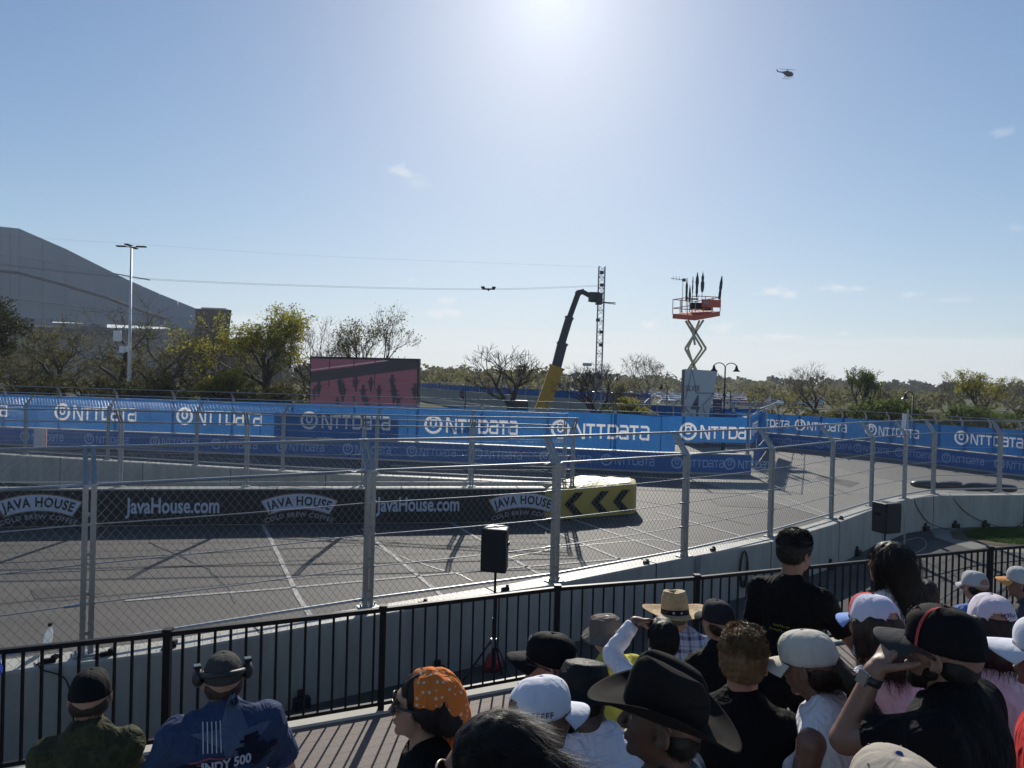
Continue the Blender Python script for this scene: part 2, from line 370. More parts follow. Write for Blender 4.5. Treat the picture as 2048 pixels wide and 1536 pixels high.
def fence(name, label, pts, z0, zb, zt, side, lean, rails, cables, cell=None, pw=.17, rr=.023, cr=.0075, wr=.0022, cat='catch fence', bendfrom=True, straps=True, postm=None, gap=True):
    """catch fence on posts at pts (xy); the tops lean toward `side` (+1 left of the run)"""
    P = [Vector((p[0], p[1], 0)) for p in pts]; n = len(P)
    t = tag(empty(name, P[0]+Vector((0, 0, z0))), label, cat); inv = Matrix.Translation(-t.location)
    def nrm(i):
        d = (P[min(i+1, n-1)]-P[max(i-1, 0)]); d.z = 0; d.normalize(); return Vector((-d.y, d.x, 0))*side, d
    nd = [nrm(i) for i in range(n)]
    def prof(i, z):
        q = P[i].copy()
        if z > zb: q = q+nd[i][0]*lean*(z-zb)/(zt-zb)
        q.z = z; return q
    for i in range(n):
        nn, d = nd[i]; b = MB()
        ang = math.atan2(d.y, d.x); Rz = Matrix.Rotation(ang, 3, 'Z')
        fl = pw*.40
        for sg in ((-1, 1) if gap else (0,)):
            o = d*sg*pw*.3
            fl_ = fl if gap else pw
            lo = P[i]+o+Vector((0, 0, z0)); mid = P[i]+o+Vector((0, 0, zb)); hi = prof(i, zt)+o
            dep = nn*pw*.5
            for (A, B, w0, w1) in ((lo, mid, 1, 1), (mid, hi, 1, .75)):
                vs = []
                for Q, w in ((A, w0), (B, w1)):
                    for (x, y) in ((-1, -1), (1, -1), (1, 1), (-1, 1)): vs.append(Q+d*x*fl_/2*w+dep*y*.5*w)
                b.add(vs, [(0, 1, 5, 4), (1, 2, 6, 5), (2, 3, 7, 6), (3, 0, 4, 7), (3, 2, 1, 0), (4, 5, 6, 7)])
        if gap:
            for zz in np.arange(z0+.25, zb, .47): b.box(P[i]+Vector((0, 0, zz)), (pw*.3, pw*.3, .04), Rz)
            b.box(P[i]+Vector((0, 0, z0+.012)), (pw*1.9, pw*1.5, .02), Rz)
            for sg in (-1, 1): b.tube([P[i]+d*sg*pw*.75+Vector((0, 0, z0+.02)), P[i]+d*sg*pw*.75+Vector((0, 0, z0+.07))], .014, 6)
        b.build('post', postm or m_galv, t, xf=inv)
    for z, r, nm, mm in [(z, rr, 'rail', m_galv) for z in rails]+[(z, cr, 'cable', m_galvd) for z in cables]:
        b = MB()
        for i in range(n-1):
            A, B = prof(i, z), prof(i+1, z); nn = nd[i][0]*(-pw*.3 if nm == 'cable' else 0)
            sag = [A.lerp(B, k/4)+Vector((0, 0, -.012*math.sin(math.pi*k/4)))+nn for k in range(5)] if nm == 'cable' else [A+nn, B+nn]
            b.tube(sag, r, 6)
        b.build(nm, mm, t, xf=inv)
    if straps:
        rnd = random.Random(5)
        for i in range(n):
            nn, d = nd[i]
            for z in list(cables)+list(rails[1:2]):
                if rnd.random() < .6:
                    b = MB(); a_ = prof(i, z)-nn*pw*.35; b.tube([a_-d*pw*.5, a_-d*(pw*.5+.16)], .018, 6); b.tube([a_-d*(pw*.5+.16), a_-d*(pw*.5+.24)], .009, 5); b.build('turnbuckle', m_galv, t, xf=inv)
                b = MB(); b.box(prof(i, z)-nn*pw*.3, (pw*1.1, .02, .03), Matrix.Rotation(math.atan2(d.y, d.x), 3, 'Z')); b.build('strap_plate', m_galv, t, xf=inv)
    if cell:
        cw, ch = cell; b = MB(); rnd = random.Random(11)
        h1 = zb-z0; h2 = math.hypot(zt-zb, lean); HT = h1+h2
        for i in range(n-1):
            Lg = (P[i+1]-P[i]).length
            def pos(u, w):
                f = u/Lg; z = z0+w if w <= h1 else zb+(w-h1)*(zt-zb)/h2
                q = prof(i, z).lerp(prof(i+1, z), f)
                wob = .006*math.sin(u*9+i)*math.sin(w*7+i*2); return q+nd[i][0]*(wob-.035)
            k = cw/ch; span = HT*k
            for sg in (1, -1):
                u0_ = -span if sg > 0 else 0.0
                while u0_ < (Lg if sg > 0 else Lg+span):
                    wa = max(0.0, -u0_/k) if sg > 0 else max(0.0, (u0_-Lg)/k)
                    wb = min(HT, (Lg-u0_)/k) if sg > 0 else min(HT, u0_/k)
                    if wb-wa > .03:
                        j = rnd.uniform(-.004, .004); ws = [wa]+([h1] if wa < h1 < wb else [])+[wb]
                        b.tube([pos(min(Lg, max(0, u0_+sg*k*w+j)), w) for w in ws], wr, 3, cap=False)
                    u0_ += cw
        b.build('wire_mesh', m_wire, t, xf=inv)
    return t
# ---- near wall and its catch fence ----
near_px = [(0, 1345), (330, 1304), (600, 1256), (1060, 1178), (1353, 1119), (1558, 1081), (1665, 1050), (1746, 1019), (1813, 999), (1880, 991), (2048, 990), (2300, 1000)]
nw = [at(x, y, 1.07).xy for x, y in near_px]
nw.insert(0, nw[0]+(nw[0]-nw[1]).normalized()*6)
NW = PL(nw)
wall('near_barrier', NW, .42, 1.07, m_conc, 'long grey concrete barrier right behind the black pedestrian railing')
posts = [(172, 1308), (735, 1215), (1108, 1163), (1368, 1113), (1540, 1073), (1662, 1037), (1742, 1012), (1808, 997), (1866, 987), (1998, 984), (2180, 986)]
pp = [at(x, y, 1.07).xy for x, y in posts]
pp.insert(0, pp[0]+(pp[0]-pp[1]))
fence('debris_fence', 'nearest galvanised catch fence with chain link, bolted on the concrete wall behind the black railing', pp, 1.07, 3.08, 3.52, 1, .34,
      [3.5, 3.08, 1.2], [2.62, 2.15, 1.68], cell=(.105, .13), pw=.145)
# ---- island between the two straights ----
ja = at(-420, 978, 1.07).xy; jb = at(0, 978, 1.07).xy; jc = at(1091, 976, 1.07).xy
JV = PL([ja, jb, jc])
wall('island_barrier', JV, .42, 1.07, m_conc, 'grey concrete barrier under the black coffee banner')
ra = [at(x, y, 1.07).xy for x, y in ((-420, 890), (0, 909), (600, 945), (1143, 969))]
RV = PL(ra)
wall('island_barrier', RV, .42, 1.07, m_conc, 'grey concrete barrier with bright top, behind the coffee banner wall')
# chevron direction: front wall outer face looks at the camera (right of the run)
fp = [at(x, 975, 1.07).xy+Vector((0, .2)) for x in (-290, -30, 232, 487, 723, 942)]+[at(1144, 972, 1.07).xy]
fence('debris_fence', 'galvanised catch fence standing above the black coffee banner', fp, 1.07, 2.95, 3.32, -1, .34, [3.3, 2.95, 1.2], [2.5, 2.05, 1.6], cell=(.12, .14), wr=.0022, pw=.13, postm=m_galvd, straps=True)
rp = [at(x, y, 1.07).xy for x, y in ((-300, 893), (-120, 901), (50, 909), (215, 919), (392, 930), (565, 940), (752, 949), (940, 958), (1128, 966))]
fence('debris_fence', 'galvanised catch fence on the far side of the island, posts hooked toward the blue banners', rp, 1.07, 3.0, 3.4, 1, .36, [3.38, 3.0, 1.2], [2.5, 2.05, 1.6], cell=(.14, .16), wr=.0022, pw=.12, postm=m_galvd, straps=False)
# ---- banners ----
def wav(s_): return .012*math.sin(s_*2.3)+.008*math.sin(s_*5.1)
def place2(b, shape, pl, s0, z0, sc, off, mirror=1, mi=0, wave=False):
    vs, fs = shape; b.add([pl.at(s0+mirror*v[0]*sc, off+(wav(s0+mirror*v[0]*sc)-.012 if wave else 0), z0+v[1]*sc) for v in vs], fs, mi)
def banner(pl, s0, s1, z0, z1, off, th_, m, parent=None, name='banner', inv=None, n=None):
    n = n or max(2, int((s1-s0)/.2)); b = MB(); rnd = random.Random(int(s0*10)+3)
    cuts = sorted(set([s0+(s1-s0)*k/n for k in range(n+1)]+[c for c in pl.c if s0 < c < s1]))
    vs = []
    for s_ in cuts:
        w = wav(s_)
        for (o, z) in ((0, z0), (0, z1), (th_, z1), (th_, z0)): vs.append(pl.at(s_, off+o+(w if m is m_blue else 0), z))
    k = len(cuts); fs = [(i*4+j, (i+1)*4+j, (i+1)*4+(j+1) % 4, i*4+(j+1) % 4) for i in range(k-1) for j in range(4)]+[(0, 1, 2, 3), ((k-1)*4+3, (k-1)*4+2, (k-1)*4+1, (k-1)*4)]
    b.add(vs, fs); return b.build(name, m, parent, xf=inv)
# letter strokes for the blue banners, unit height
def L_N(): return [stroke2([(0, 0), (0, 1), (.12, 1), (.72, .0), (.84, 0), (.84, 1)], .17)]
def L_T(): return [stroke2([(0, .915), (.78, .915)], .17), stroke2([(.39, .83), (.39, 0)], .17)]
def L_D(): return [stroke2([(0, .0), (0, .915), (.6, .915), (.78, .75), (.78, .25), (.6, .085), (.085, .085)], .17)]
def L_a(): return [stroke2([(.03, .915), (.58, .915), (.70, .80), (.70, 0)], .17), stroke2([(.615, .54), (.12, .54), (.02, .45), (.02, .17), (.12, .085), (.615, .085)], .16)]
def ringp(r, n=28, cx=0, cy=0, ry=None, a0=0, a1=2*math.pi): return [(cx+r*math.cos(a0+(a1-a0)*k/n), cy+(ry or r)*math.sin(a0+(a1-a0)*k/n)) for k in range(n)]
emb = join2([stroke2(ringp(.42, 32), .13, True), stroke2(ringp(.15, 16, 0, .06, .19), .085, True), stroke2([(-.13, .40), (-.16, .28), (-.13, .15)], .075), stroke2([(.13, .40), (.16, .28), (.13, .15)], .075)])
word = []; x = 0
for fn, adv in ((L_N, 1.02), (L_T, .92), (L_T, 1.06), (L_D, .98), (L_a, .86), (L_T, .93), (L_a, .9)):
    for q in fn(): word.append(mv2(q, x, 0))
    x += adv
word = join2(word); WL = x-.1
def cut_banner(pl, s0, s1, z0, z1, off, m, logos, parent, inv, name='upper_banner', mlogo=None):
    """printed mesh: one sheet triangulated along the lettering, so print and cloth lie in one surface"""
    from mathutils.geometry import delaunay_2d_cdt
    vs = []; fs = []; own = []
    n = max(2, int((s1-s0)/.45)); cuts = [s0+(s1-s0)*k/n for k in range(n+1)]
    for k in range(n):
        b = len(vs); vs += [Vector((cuts[k], z0)), Vector((cuts[k+1], z0)), Vector((cuts[k+1], z1)), Vector((cuts[k], z1))]; fs.append([b, b+1, b+2, b+3]); own.append(-1)
    for li, (V2, F2) in enumerate(logos):
        for f in [t_ for q_ in F2 for t_ in ([q_[:3], (q_[0], q_[2], q_[3])] if len(q_) == 4 else [q_])]:
            P = [Vector(V2[i]) for i in f]; P = [Vector((min(s1-.001, max(s0+.001, p.x)), p.y)) for p in P]
            ar = sum(P[i].x*P[(i+1) % len(P)].y-P[(i+1) % len(P)].x*P[i].y for i in range(len(P)))
            if abs(ar) < 1e-5: continue
            if ar < 0: P.reverse()
            b = len(vs); vs += P; fs.append(list(range(b, b+len(P)))); own.append(li)
    ov, _, of, _, _, orf = delaunay_2d_cdt(vs, [], fs, 1, 1e-5)
    P3 = [pl.at(v.x, off+wav(v.x), v.y) for v in ov]
    grp = {}
    for f, o in zip(of, orf):
        c_ = (ov[f[0]]+ov[f[1]]+ov[f[2]])/3; k = max([own[i] for i in o if own[i] < 0 or any(abs(c_.x-vs[fs[i][0]].x) < 1.5 for _ in (0,))]+[-1]); grp.setdefault(k, []).append(f)
    par = None
    for k in sorted(grp):
        used = sorted({i for f in grp[k] for i in f}); mp = {a: j for j, a in enumerate(used)}
        b = MB(); b.add([P3[i] for i in used], [tuple(mp[i] for i in f) for f in grp[k]]); b.build(name if k < 0 else 'logo', m if k < 0 else (mlogo or m_white), parent, xf=inv)
def logo2(pl, s_emb, zc, hemb, hlet, gap=.25, wx=.78):
    e = mv2(emb, s_emb, zc, hemb); w = mv2(([(v[0]*wx, v[1]) for v in word[0]], word[1]), s_emb+hemb*.5+gap*hlet+.05, zc-hlet*.5-hemb*.03, hlet); return join2([e, w])
def logo(name, pl, s_emb, zc, hemb, hlet, off, m, parent, inv, mirror=1, gap=.25, wx=.78):
    wv_ = m is m_white; b = MB(); place2(b, emb, pl, s_emb, zc, hemb, off, mirror, wave=wv_)
    b2 = [(v[0]*wx, v[1]) for v in word[0]]
    place2(b, (b2, word[1]), pl, s_emb+mirror*(hemb*.5+gap*hlet+.05), zc-hlet*.5-hemb*.03, hlet, off, mirror, wave=wv_)
    return b.build(name, m, parent, xf=inv)
# ---- far straight wall with blue banners ----
w1px = [(-420, 838), (0, 853.5), (600, 876), (1000, 890.6), (1320, 905), (1503, 909)]
W1 = PL([at(x, y, 1.05).xy for x, y in w1px])
tw, inv = wall('far_barrier', W1, .42, 1.05, m_conc, 'grey concrete barrier across the track wrapped in dark blue banner', joints=0)
banner(W1, .05, W1.L-.02, .10, 1.0, -.02, .012, m_blued, tw, 'lower_banner', inv)
for px in (-78, 52, 180, 312, 434, 565, 697, 825, 955, 1092, 1212, 1352, 1458):
    s_ = W1.find(px, .6)
    if px < 1500: logo('logo', W1, s_, .56, .62, .38, -.028, m_bluelogo, tw, inv)
fpost = [W1.at(W1.L*k/16+.0, .2).xy for k in range(17)]
fpost[-1] = W1.at(W1.L-.15, .2).xy
tf = fence('debris_fence', 'far catch fence hung with bright blue printed mesh from left edge to silver sign', fpost, 1.05, 3.05, 3.45, -1, .34, [3.42, 3.05], [], pw=.12, straps=False)
inv2 = Matrix.Translation(-tf.location)
s_cut = W1.find(1350, 1.1)
WB = W1
LG = []
for px in (-130, 124, 368, 617, 866, 1120, 1378):
    s_ = WB.find(px, 2.0)
    LG.append(logo2(WB, s_, 2.02 if px < 1300 else 2.14, 1.02 if px < 1300 else .92, .74 if px < 1300 else .62))
cut_banner(WB, .05, s_cut, 1.10, 2.93, .06, m_blue, LG[:-1], tf, inv2)
cut_banner(WB, s_cut+.01, W1.L-.02, 1.62, 2.90, .06, m_blue, LG[-1:], tf, inv2)
# seams between banner sheets
b = MB()
for px in (30, 72, 268, 300, 520, 640, 815, 1020, 1222, 1322):
    s_ = WB.find(px, 2.0)
    b.add([WB.at(s_-.02, .054, 1.12), WB.at(s_+.02, .054, 1.12), WB.at(s_+.02, .054, 2.9), WB.at(s_-.02, .054, 2.9)], [(0, 1, 2, 3)])
b.build('banner_seam', mat('banner_seam', (.02, .06, .25), .6, var=.1), tf, xf=inv2)
# return leg going back at the end of that wall
e0 = W1.at(W1.L-.1, .1); e1 = gx(1523, 45, 1.05)
W1b = PL([e0.xy, e1.xy, gx(1545, 60).xy])
tr_ = fence('debris_fence', 'short return of the blue draped catch fence beside the track opening', [W1b.at(W1b.L*k/5, 0).xy for k in range(6)], 0.0, 3.0, 3.4, -1, .5, [3.38, 3.0], [], pw=.10, straps=False)
inv3 = Matrix.Translation(-tr_.location)
cut_banner(W1b, .3, W1b.L*.5, 1.55, 2.85, -.06, m_blue, [mv2(word, 1.2, 1.95, .62)], tr_, inv3, 'banner')
banner(W1b, 3.0, W1b.L*.9, .1, 1.0, -.06, .05, m_blued, tr_, 'lower_banner', inv3)
# ---- right hand far wall ----
W2 = PL([at(x, y, 1.05).xy for x, y in ((1380, 858), (1525, 865), (1740, 883), (2048, 915), (2500, 966))])
tw, inv = wall('far_barrier', W2, .42, 1.05, m_conc, 'grey concrete barrier on the right behind the track bend, dark blue banner on its face', joints=0)
banner(W2, .05, W2.L-.05, .10, 1.0, -.02, .012, m_blued, tw, 'lower_banner', inv)
for px in (1530, 1577, 1641, 1716, 1798, 1893, 1999): logo('logo', W2, W2.find(px, .56), .56, .60, .36, -.028, m_bluelogo, tw, inv, gap=.15)
npst = 20
tf = fence('debris_fence', 'right hand catch fence hung with bright blue mesh in front of the green bushes', [W2.at(W2.L*k/npst, .2).xy for k in range(npst+1)], 1.05, 2.75, 3.05, -1, .3, [3.03], [], pw=.11, straps=False)
inv2 = Matrix.Translation(-tf.location)
cut_banner(W2, .05, W2.L-.05, 1.12, 2.50, .06, m_blue, [logo2(W2, W2.find(px, 1.8), 1.82, .86, .56, gap=.2) for px in (1490, 1599, 1741, 1921)], tf, inv2)
# ---- distant fence runs of the same circuit ----
W3 = PL([gx(x, d).xy for x, d in ((836, 150), (900, 120), (1010, 95), (1130, 82), (1230, 74), (1300, 70))])
tf = fence('debris_fence', 'distant grey catch fence with a thin blue top strip, left of the crane boom', [W3.at(W3.L*k/26).xy for k in range(27)], 0.0, 3.6, 3.95, 1, .35, [3.9, 2.6], [1.9, 1.2], pw=.12, straps=False, gap=False)
inv2 = Matrix.Translation(-tf.location)
banner(W3, .1, W3.L-.1, 2.65, 3.5, .07, .006, m_blue, tf, 'upper_banner', inv2)
banner(W3, .1, W3.L-.1, .9, 2.6, .07, .006, mat('grey_scrim', (.25, .30, .33), .8, var=.1, trans=.5), tf, 'scrim', inv2)
wall('far_barrier', W3.off(-.5), .42, .85, m_conc, 'distant concrete barrier at the foot of the grey fence, right of the video screen', joints=0)
W4 = PL([gx(x, d).xy for x, d in ((1262, 62), (1330, 58), (1440, 55), (1530, 57))])
tf = fence('debris_fence', 'low stretch of distant blue fence behind the silver sign', [W4.at(W4.L*k/8).xy for k in range(9)], 0.0, 2.9, 3.3, 1, .5, [3.2, 2.9, 3.05], [], pw=.12, straps=False, gap=False)
banner(W4, .1, W4.L-.1, 1.2, 2.75, .07, .006, m_blue, tf, 'banner', Matrix.Translation(-tf.location))
# ---- coffee banner on the island wall ----
ti, inv = tag(empty('coffee_banner', JV.at(3, -.03, .1)), 'long black coffee advertising banner with white lettering on the island wall', 'banner'), None
inv = Matrix.Translation(-ti.location)
banner(JV, .1, JV.L-.02, .02, 1.03, -.03, .012, m_javab, ti, 'banner_sheet', inv)
def arch(shape, r, yc=0): # bend text on an arc (centre below)
    vs, fs = shape; return [((r+v[1])*math.sin(v[0]/r), (r+v[1])*math.cos(v[0]/r)-r+yc) for v in vs], fs
def dens(shape): return shape
T1 = textmesh('JAVA HOUSE', .37, .012, .80, 1.12); T2 = textmesh('COLD BREW COFFEE', .19, .003, 1.0, 1.15); T3 = textmesh('JavaHouse.com', .62, .014, .66)
def plate(w, h, r, inset=0):
    n = 20; vs = []
    for k in range(n+1):
        x_ = (k/n-.5)*(w-2*inset); sl_ = .93
        for y_, f in ((-h/2+inset, sl_), (h/2-inset, 1.0)): vs.append((x_*f, y_))
    return vs, [(2*k, 2*k+2, 2*k+3, 2*k+1) for k in range(n)]
m_tan = mat('copper_trim', (.22, .13, .08), .6, var=.05)
for px in (80, 600, 1046):
    s_ = JV.find(px, .7)
    bb = MB(); place2(bb, arch(plate(2.12, .50, 2.6), 2.6), JV, s_, .69, 1, -.036); bb.build('logo_border', m_tan, ti, xf=inv)
    bb = MB(); place2(bb, arch(plate(2.12, .50, 2.6, .03), 2.6), JV, s_, .69, 1, -.040); lp = bb.build('logo_plate', m_java, ti, xf=inv)
    bb = MB(); place2(bb, arch(T1, 2.6), JV, s_, .69, 1, -.045); bb.build('lettering', m_javab, lp, xf=inv)
    bb = MB(); place2(bb, arch(T2, 2.6), JV, s_, .29, 1, -.040); bb.build('lettering', mat('tagline_print', (.30, .30, .33), .6, var=.05), ti, xf=inv)
for px in (349, 838):
    bb = MB(); place2(bb, T3, JV, JV.find(px, .6), .56, 1, -.040); bb.build('lettering', m_java, ti, xf=inv)
# ---- yellow chevron bundle ----
q = [gx(1092, JV.at(JV.L).y-.04, 0), at(1265, 1030, 0), gx(1267, 25.6, 0), gx(1150, 25.9, 0)]
ty = tag(empty('tyre_bundle', q[0]), 'yellow wrapped tyre bundle with black chevrons at the island nose', 'tyre barrier'); inv = Matrix.Translation(-ty.location)
YL = PL([q[0].xy-Vector((.02, .03)), q[1].xy-Vector((.0, .03))])
b = MB(); rim = []
base = [Vector((p.x, p.y)) for p in q]
edge = []
for i in range(4):
    a_, c_ = base[i], base[(i+1) % 4]; ln_ = (c_-a_).length; nn = Vector(((c_-a_).y, -(c_-a_).x)).normalized(); n_ = 16
    for k in range(n_):
        f = k/n_; bulge = .10*abs(math.sin(math.pi*f*max(1, round(ln_/1.0)))) if i != 0 else 0.0
        edge.append(a_.lerp(c_, f)+nn*bulge)
n_ = len(edge); cen = sum(edge, Vector((0, 0)))/n_
vs = []; rings = [(1.0, 0.04), (1.0, .98), (.97, 1.04), (.85, 1.08), (.55, 1.04), (.25, 1.07), (.02, 1.05)]
for f, z in rings:
    for k, p in enumerate(edge):
        w = cen.lerp(p, f); vs.append((w.x, w.y, z+(0 if z < 1 else .05*noise.noise(Vector((w.x*2.2, w.y*2.2, 0))))))
fs = [(r_*n_+k, r_*n_+(k+1) % n_, (r_+1)*n_+(k+1) % n_, (r_+1)*n_+k) for r_ in range(len(rings)-1) for k in range(n_)]+[tuple((len(rings)-1)*n_+k for k in range(n_))]
b.add(vs, fs); b.build('wrap', m_yel, ty, xf=inv)
for s_ in (.95, 1.98, 2.85):
    if s_+.2 > YL.L: s_ = YL.L-.22
    bb = MB(); w = .30
    vs = [(-.26, .5), (.12, .86), (.45, .86), (.06, .5), (.45, .12), (.12, .12)]
    vs = [(min(v[0], YL.L-s_), v[1]) for v in vs]
    place2(bb, (vs, [(0, 3, 2, 1), (0, 5, 4, 3)]), YL, s_, .02, 1, -.012); bb.build('chevron', m_black, ty, xf=inv)
# ================= grandstand deck and railing =================
ZR, ZD = 2.24, 1.25
rail_px = [(0, 1298), (335, 1263), (768, 1215), (1112, 1174), (1391, 1153), (1726, 1121), (1814, 1112), (1980, 1096), (2048, 1090)]
rl = [at(x, y, ZR).xy for x, y in rail_px]
rl.insert(0, rl[0]+(rl[0]-rl[1]).normalized()*2.2); rl.append(rl[-1]+(rl[-1]-rl[-2]).normalized()*2.5)
RLp = PL(rl)
tr = tag(empty('pedestrian_railing', RLp.at(0, 0, ZD)), 'black steel picket railing along the front edge of the grandstand deck', 'railing'); inv = Matrix.Translation(-tr.location)
b = MB()
for i in range(len(RLp.p)-1):
    A, B = RLp.p[i], RLp.p[i+1]; b.beam((A.x, A.y, ZR-.02), (B.x, B.y, ZR-.02), .045, .04)
b.build('top_rail', m_black, tr, xf=inv)
b = MB()
for i in range(len(RLp.p)-1):
    A, B = RLp.p[i], RLp.p[i+1]; b.beam((A.x, A.y, ZR-.92), (B.x, B.y, ZR-.92), .035, .035)
b.build('bottom_rail', m_black, tr, xf=inv)
rpost = [RLp.find(x, 2.0) for x in (335, 768, 1112, 1391, 1610, 1814, 1980)]
rpost = [rpost[0]-(rpost[1]-rpost[0])]+rpost+[rpost[-1]+1.3]
for s_ in rpost:
    bb = MB(); bb.box(RLp.at(s_, 0, (ZD-.3+ZR)/2), (.06, .06, ZR-ZD+.32), Matrix.Rotation(.12, 3, 'Z')); bb.box(RLp.at(s_, 0, ZR+.015), (.075, .075, .02), Matrix.Rotation(.12, 3, 'Z')); bb.build('post', m_black, tr, xf=inv)
np_ = 0; s_ = .05; bars = MB()
while s_ < RLp.L:
    if min(abs(s_-q_) for q_ in rpost) > .05:
        bb = MB(); bb.box(RLp.at(s_, 0, ZR-.47), (.019, .019, .87)); np_ += 1
        if np_ <= 12 or np_ > 110: bars.v += []; bars.add(bb.v, bb.f)
        else: bb.build('picket', m_black, tr, xf=inv)
    s_ += .128
o = bars.build('pickets', m_black, tr, xf=inv); o['kind'] = 'stuff'
# deck boards parallel to the railing
m_deck = mat('composite_decking', (.135, .102, .085), .75, var=.12, vs=1.5, bump=.2, bs=40)
m_fasc = mat('pale_edge_board', (.46, .44, .38), .8, var=.1, vs=2)
td = tag(empty('grandstand_deck', RLp.at(0, -.1, ZD)), 'brown board deck with a pale edge board inside the black railing', 'deck'); inv = Matrix.Translation(-td.location)
td['kind'] = 'structure'
def strip_along(pl, o0, o1, z0, z1, nm, m, par, inv):
    a_, c_ = pl.off(o0), pl.off(o1); b = MB()
    for i in range(len(a_.p)-1):
        P = [a_.p[i], a_.p[i+1], c_.p[i+1], c_.p[i]]
        b.add([(p.x, p.y, z) for z in (z0, z1) for p in P], [(3, 2, 1, 0), (4, 5, 6, 7), (0, 1, 5, 4), (1, 2, 6, 5), (2, 3, 7, 6), (3, 0, 4, 7)])
    return b.build(nm, m, par, xf=inv)
strip_along(RLp, .10, -.08, ZD-.05, ZD+.01, 'edge_board', m_fasc, td, inv)
strip_along(RLp, .10, .06, -.0, ZD-.052, 'fascia', mat('dark_fascia', (.02, .02, .02), .8), td, inv)
bd = MB(); k = 0
o_ = -.085
while o_ > -4.4:
    a_, c_ = RLp.off(o_), RLp.off(o_-.138)
    for i in range(len(a_.p)-1):
        P = [a_.p[i], a_.p[i+1], c_.p[i+1], c_.p[i]]
        bd.add([(p.x, p.y, z) for z in (ZD-.03, ZD) for p in P], [(3, 2, 1, 0), (4, 5, 6, 7), (0, 1, 5, 4), (1, 2, 6, 5), (2, 3, 7, 6), (3, 0, 4, 7)])
    o_ -= .1405
bd.build('boards', m_deck, td, xf=inv)
# bleacher tiers behind it: benches the spectators use
m_alu = mat('bleacher_aluminium', (.55, .56, .57), .38, .85, var=.1, vs=6)
def bench(x0, y0, x1, y1, z, lab):
    t = tag(empty('bleacher_bench', (x0, y0, z-.45)), lab, 'bench', 'aluminium bleacher benches'); iv = Matrix.Translation(-t.location)
    bb = MB(); d = Vector((x1-x0, y1-y0, 0)); nn = Vector((-d.y, d.x, 0)).normalized()
    for o in (-.07, .07): bb.beam(Vector((x0, y0, z))+nn*o, Vector((x1, y1, z))+nn*o, .12, .035)
    bb.build('seat_plank', m_alu, t, xf=iv)
    for f in (.02, .33, .66, .98):
        q_ = Vector((x0, y0, z)).lerp(Vector((x1, y1, z)), f); b2 = MB(); b2.beam(q_+Vector((0, 0, -.02)), q_+Vector((0, 0, -.5)), .05, .05); b2.build('leg', m_alu, t, xf=iv)
m_tread = mat('tread_aluminium', (.30, .31, .32), .5, .5, var=.15, vs=5)
tg = tag(empty('bleacher_steps', (0, 2.5, 0)), 'stepped aluminium bleacher treads under the seated crowd', 'bleacher'); iv = Matrix.Translation(-tg.location); tg['kind'] = 'structure'
# ================= speakers =================
def speaker(loc, rz, w, dep, h, pole_z, lab, lab2):
    t = tag(empty('loudspeaker', loc, rz), lab, 'loudspeaker')
    b = MB(); a = .22
    prof = [(-w/2, dep/2), (w/2, dep/2), (w/2*.78, -dep/2), (-w/2*.78, -dep/2)]
    b.add([(x, y, z) for z in (0, h) for x, y in prof], [(3, 2, 1, 0), (4, 5, 6, 7), (0, 1, 5, 4), (1, 2, 6, 5), (2, 3, 7, 6), (3, 0, 4, 7)]); b.build('cabinet', m_blackp, t, bevel=.02)
    g_ = MB(); g_.box((0, dep/2+.008, h*.5), (w*.9, .012, h*.92)); g_.build('grille', mat('speaker_grille', (.03, .03, .032), .5, .4, bump=.6, bs=400), t)
    for sg in (-1, 1):
        hb = MB(); hb.box((sg*(w*.455), -.02, h*.62), (.02, .14, .05)); hb.build('handle', m_black, t)
    k_ = MB(); k_.box((0, -dep/2+.02, h*.35), (w*.4, .03, h*.3)); k_.build('connector_panel', m_galvd, t)
    cp = MB(); cp.box((0, 0, h+.002), (w*.22, .08, .012)); cp.build('top_plate', m_black, t)
    t2 = tag(empty('speaker_stand', (loc[0], loc[1], pole_z), rz), lab2, 'stand')
    H_ = loc[2]-pole_z; b = MB(); b.tube([(0, 0, .25), (0, 0, H_-.001)], .019, 8); b.tube([(0, 0, .25), (0, 0, H_*.6)], .027, 8); b.build('pole', m_blackp, t2)
    b = MB(); b.tube([(0, 0, .62), (0, 0, .74)], .045, 10); b.build('collar', m_galvd, t2)
    for k in range(3):
        an = 2*math.pi*k/3+.5; c_, s__ = math.cos(an), math.sin(an)
        b = MB(); b.tube([(.03*c_, .03*s__, .72), (.55*c_, .55*s__, .02)], .014, 6); b.tube([(.03*c_, .03*s__, .28), (.27*c_, .27*s__, .40)], .009, 5); b.tube([(.52*c_, .52*s__, .05), (.57*c_, .57*s__, .0)], .02, 6); b.build('leg', m_blackp, t2)
    return t
sp = atd(991, 1140, 10.2); speaker((sp.x, sp.y, sp.z), R(168), .38, .34, .62, 0.0, 'black loudspeaker on a pole in front of the middle of the near fence', 'black tripod speaker stand with steel collar between railing and barrier, centre')
sp = atd(1770, 1064, 14.2); speaker((sp.x, sp.y, sp.z), R(205), .45, .36, .60, 0.0, 'black loudspeaker in front of the right end of the concrete barrier', 'black stand carrying the loudspeaker on the right, mostly hidden by heads')
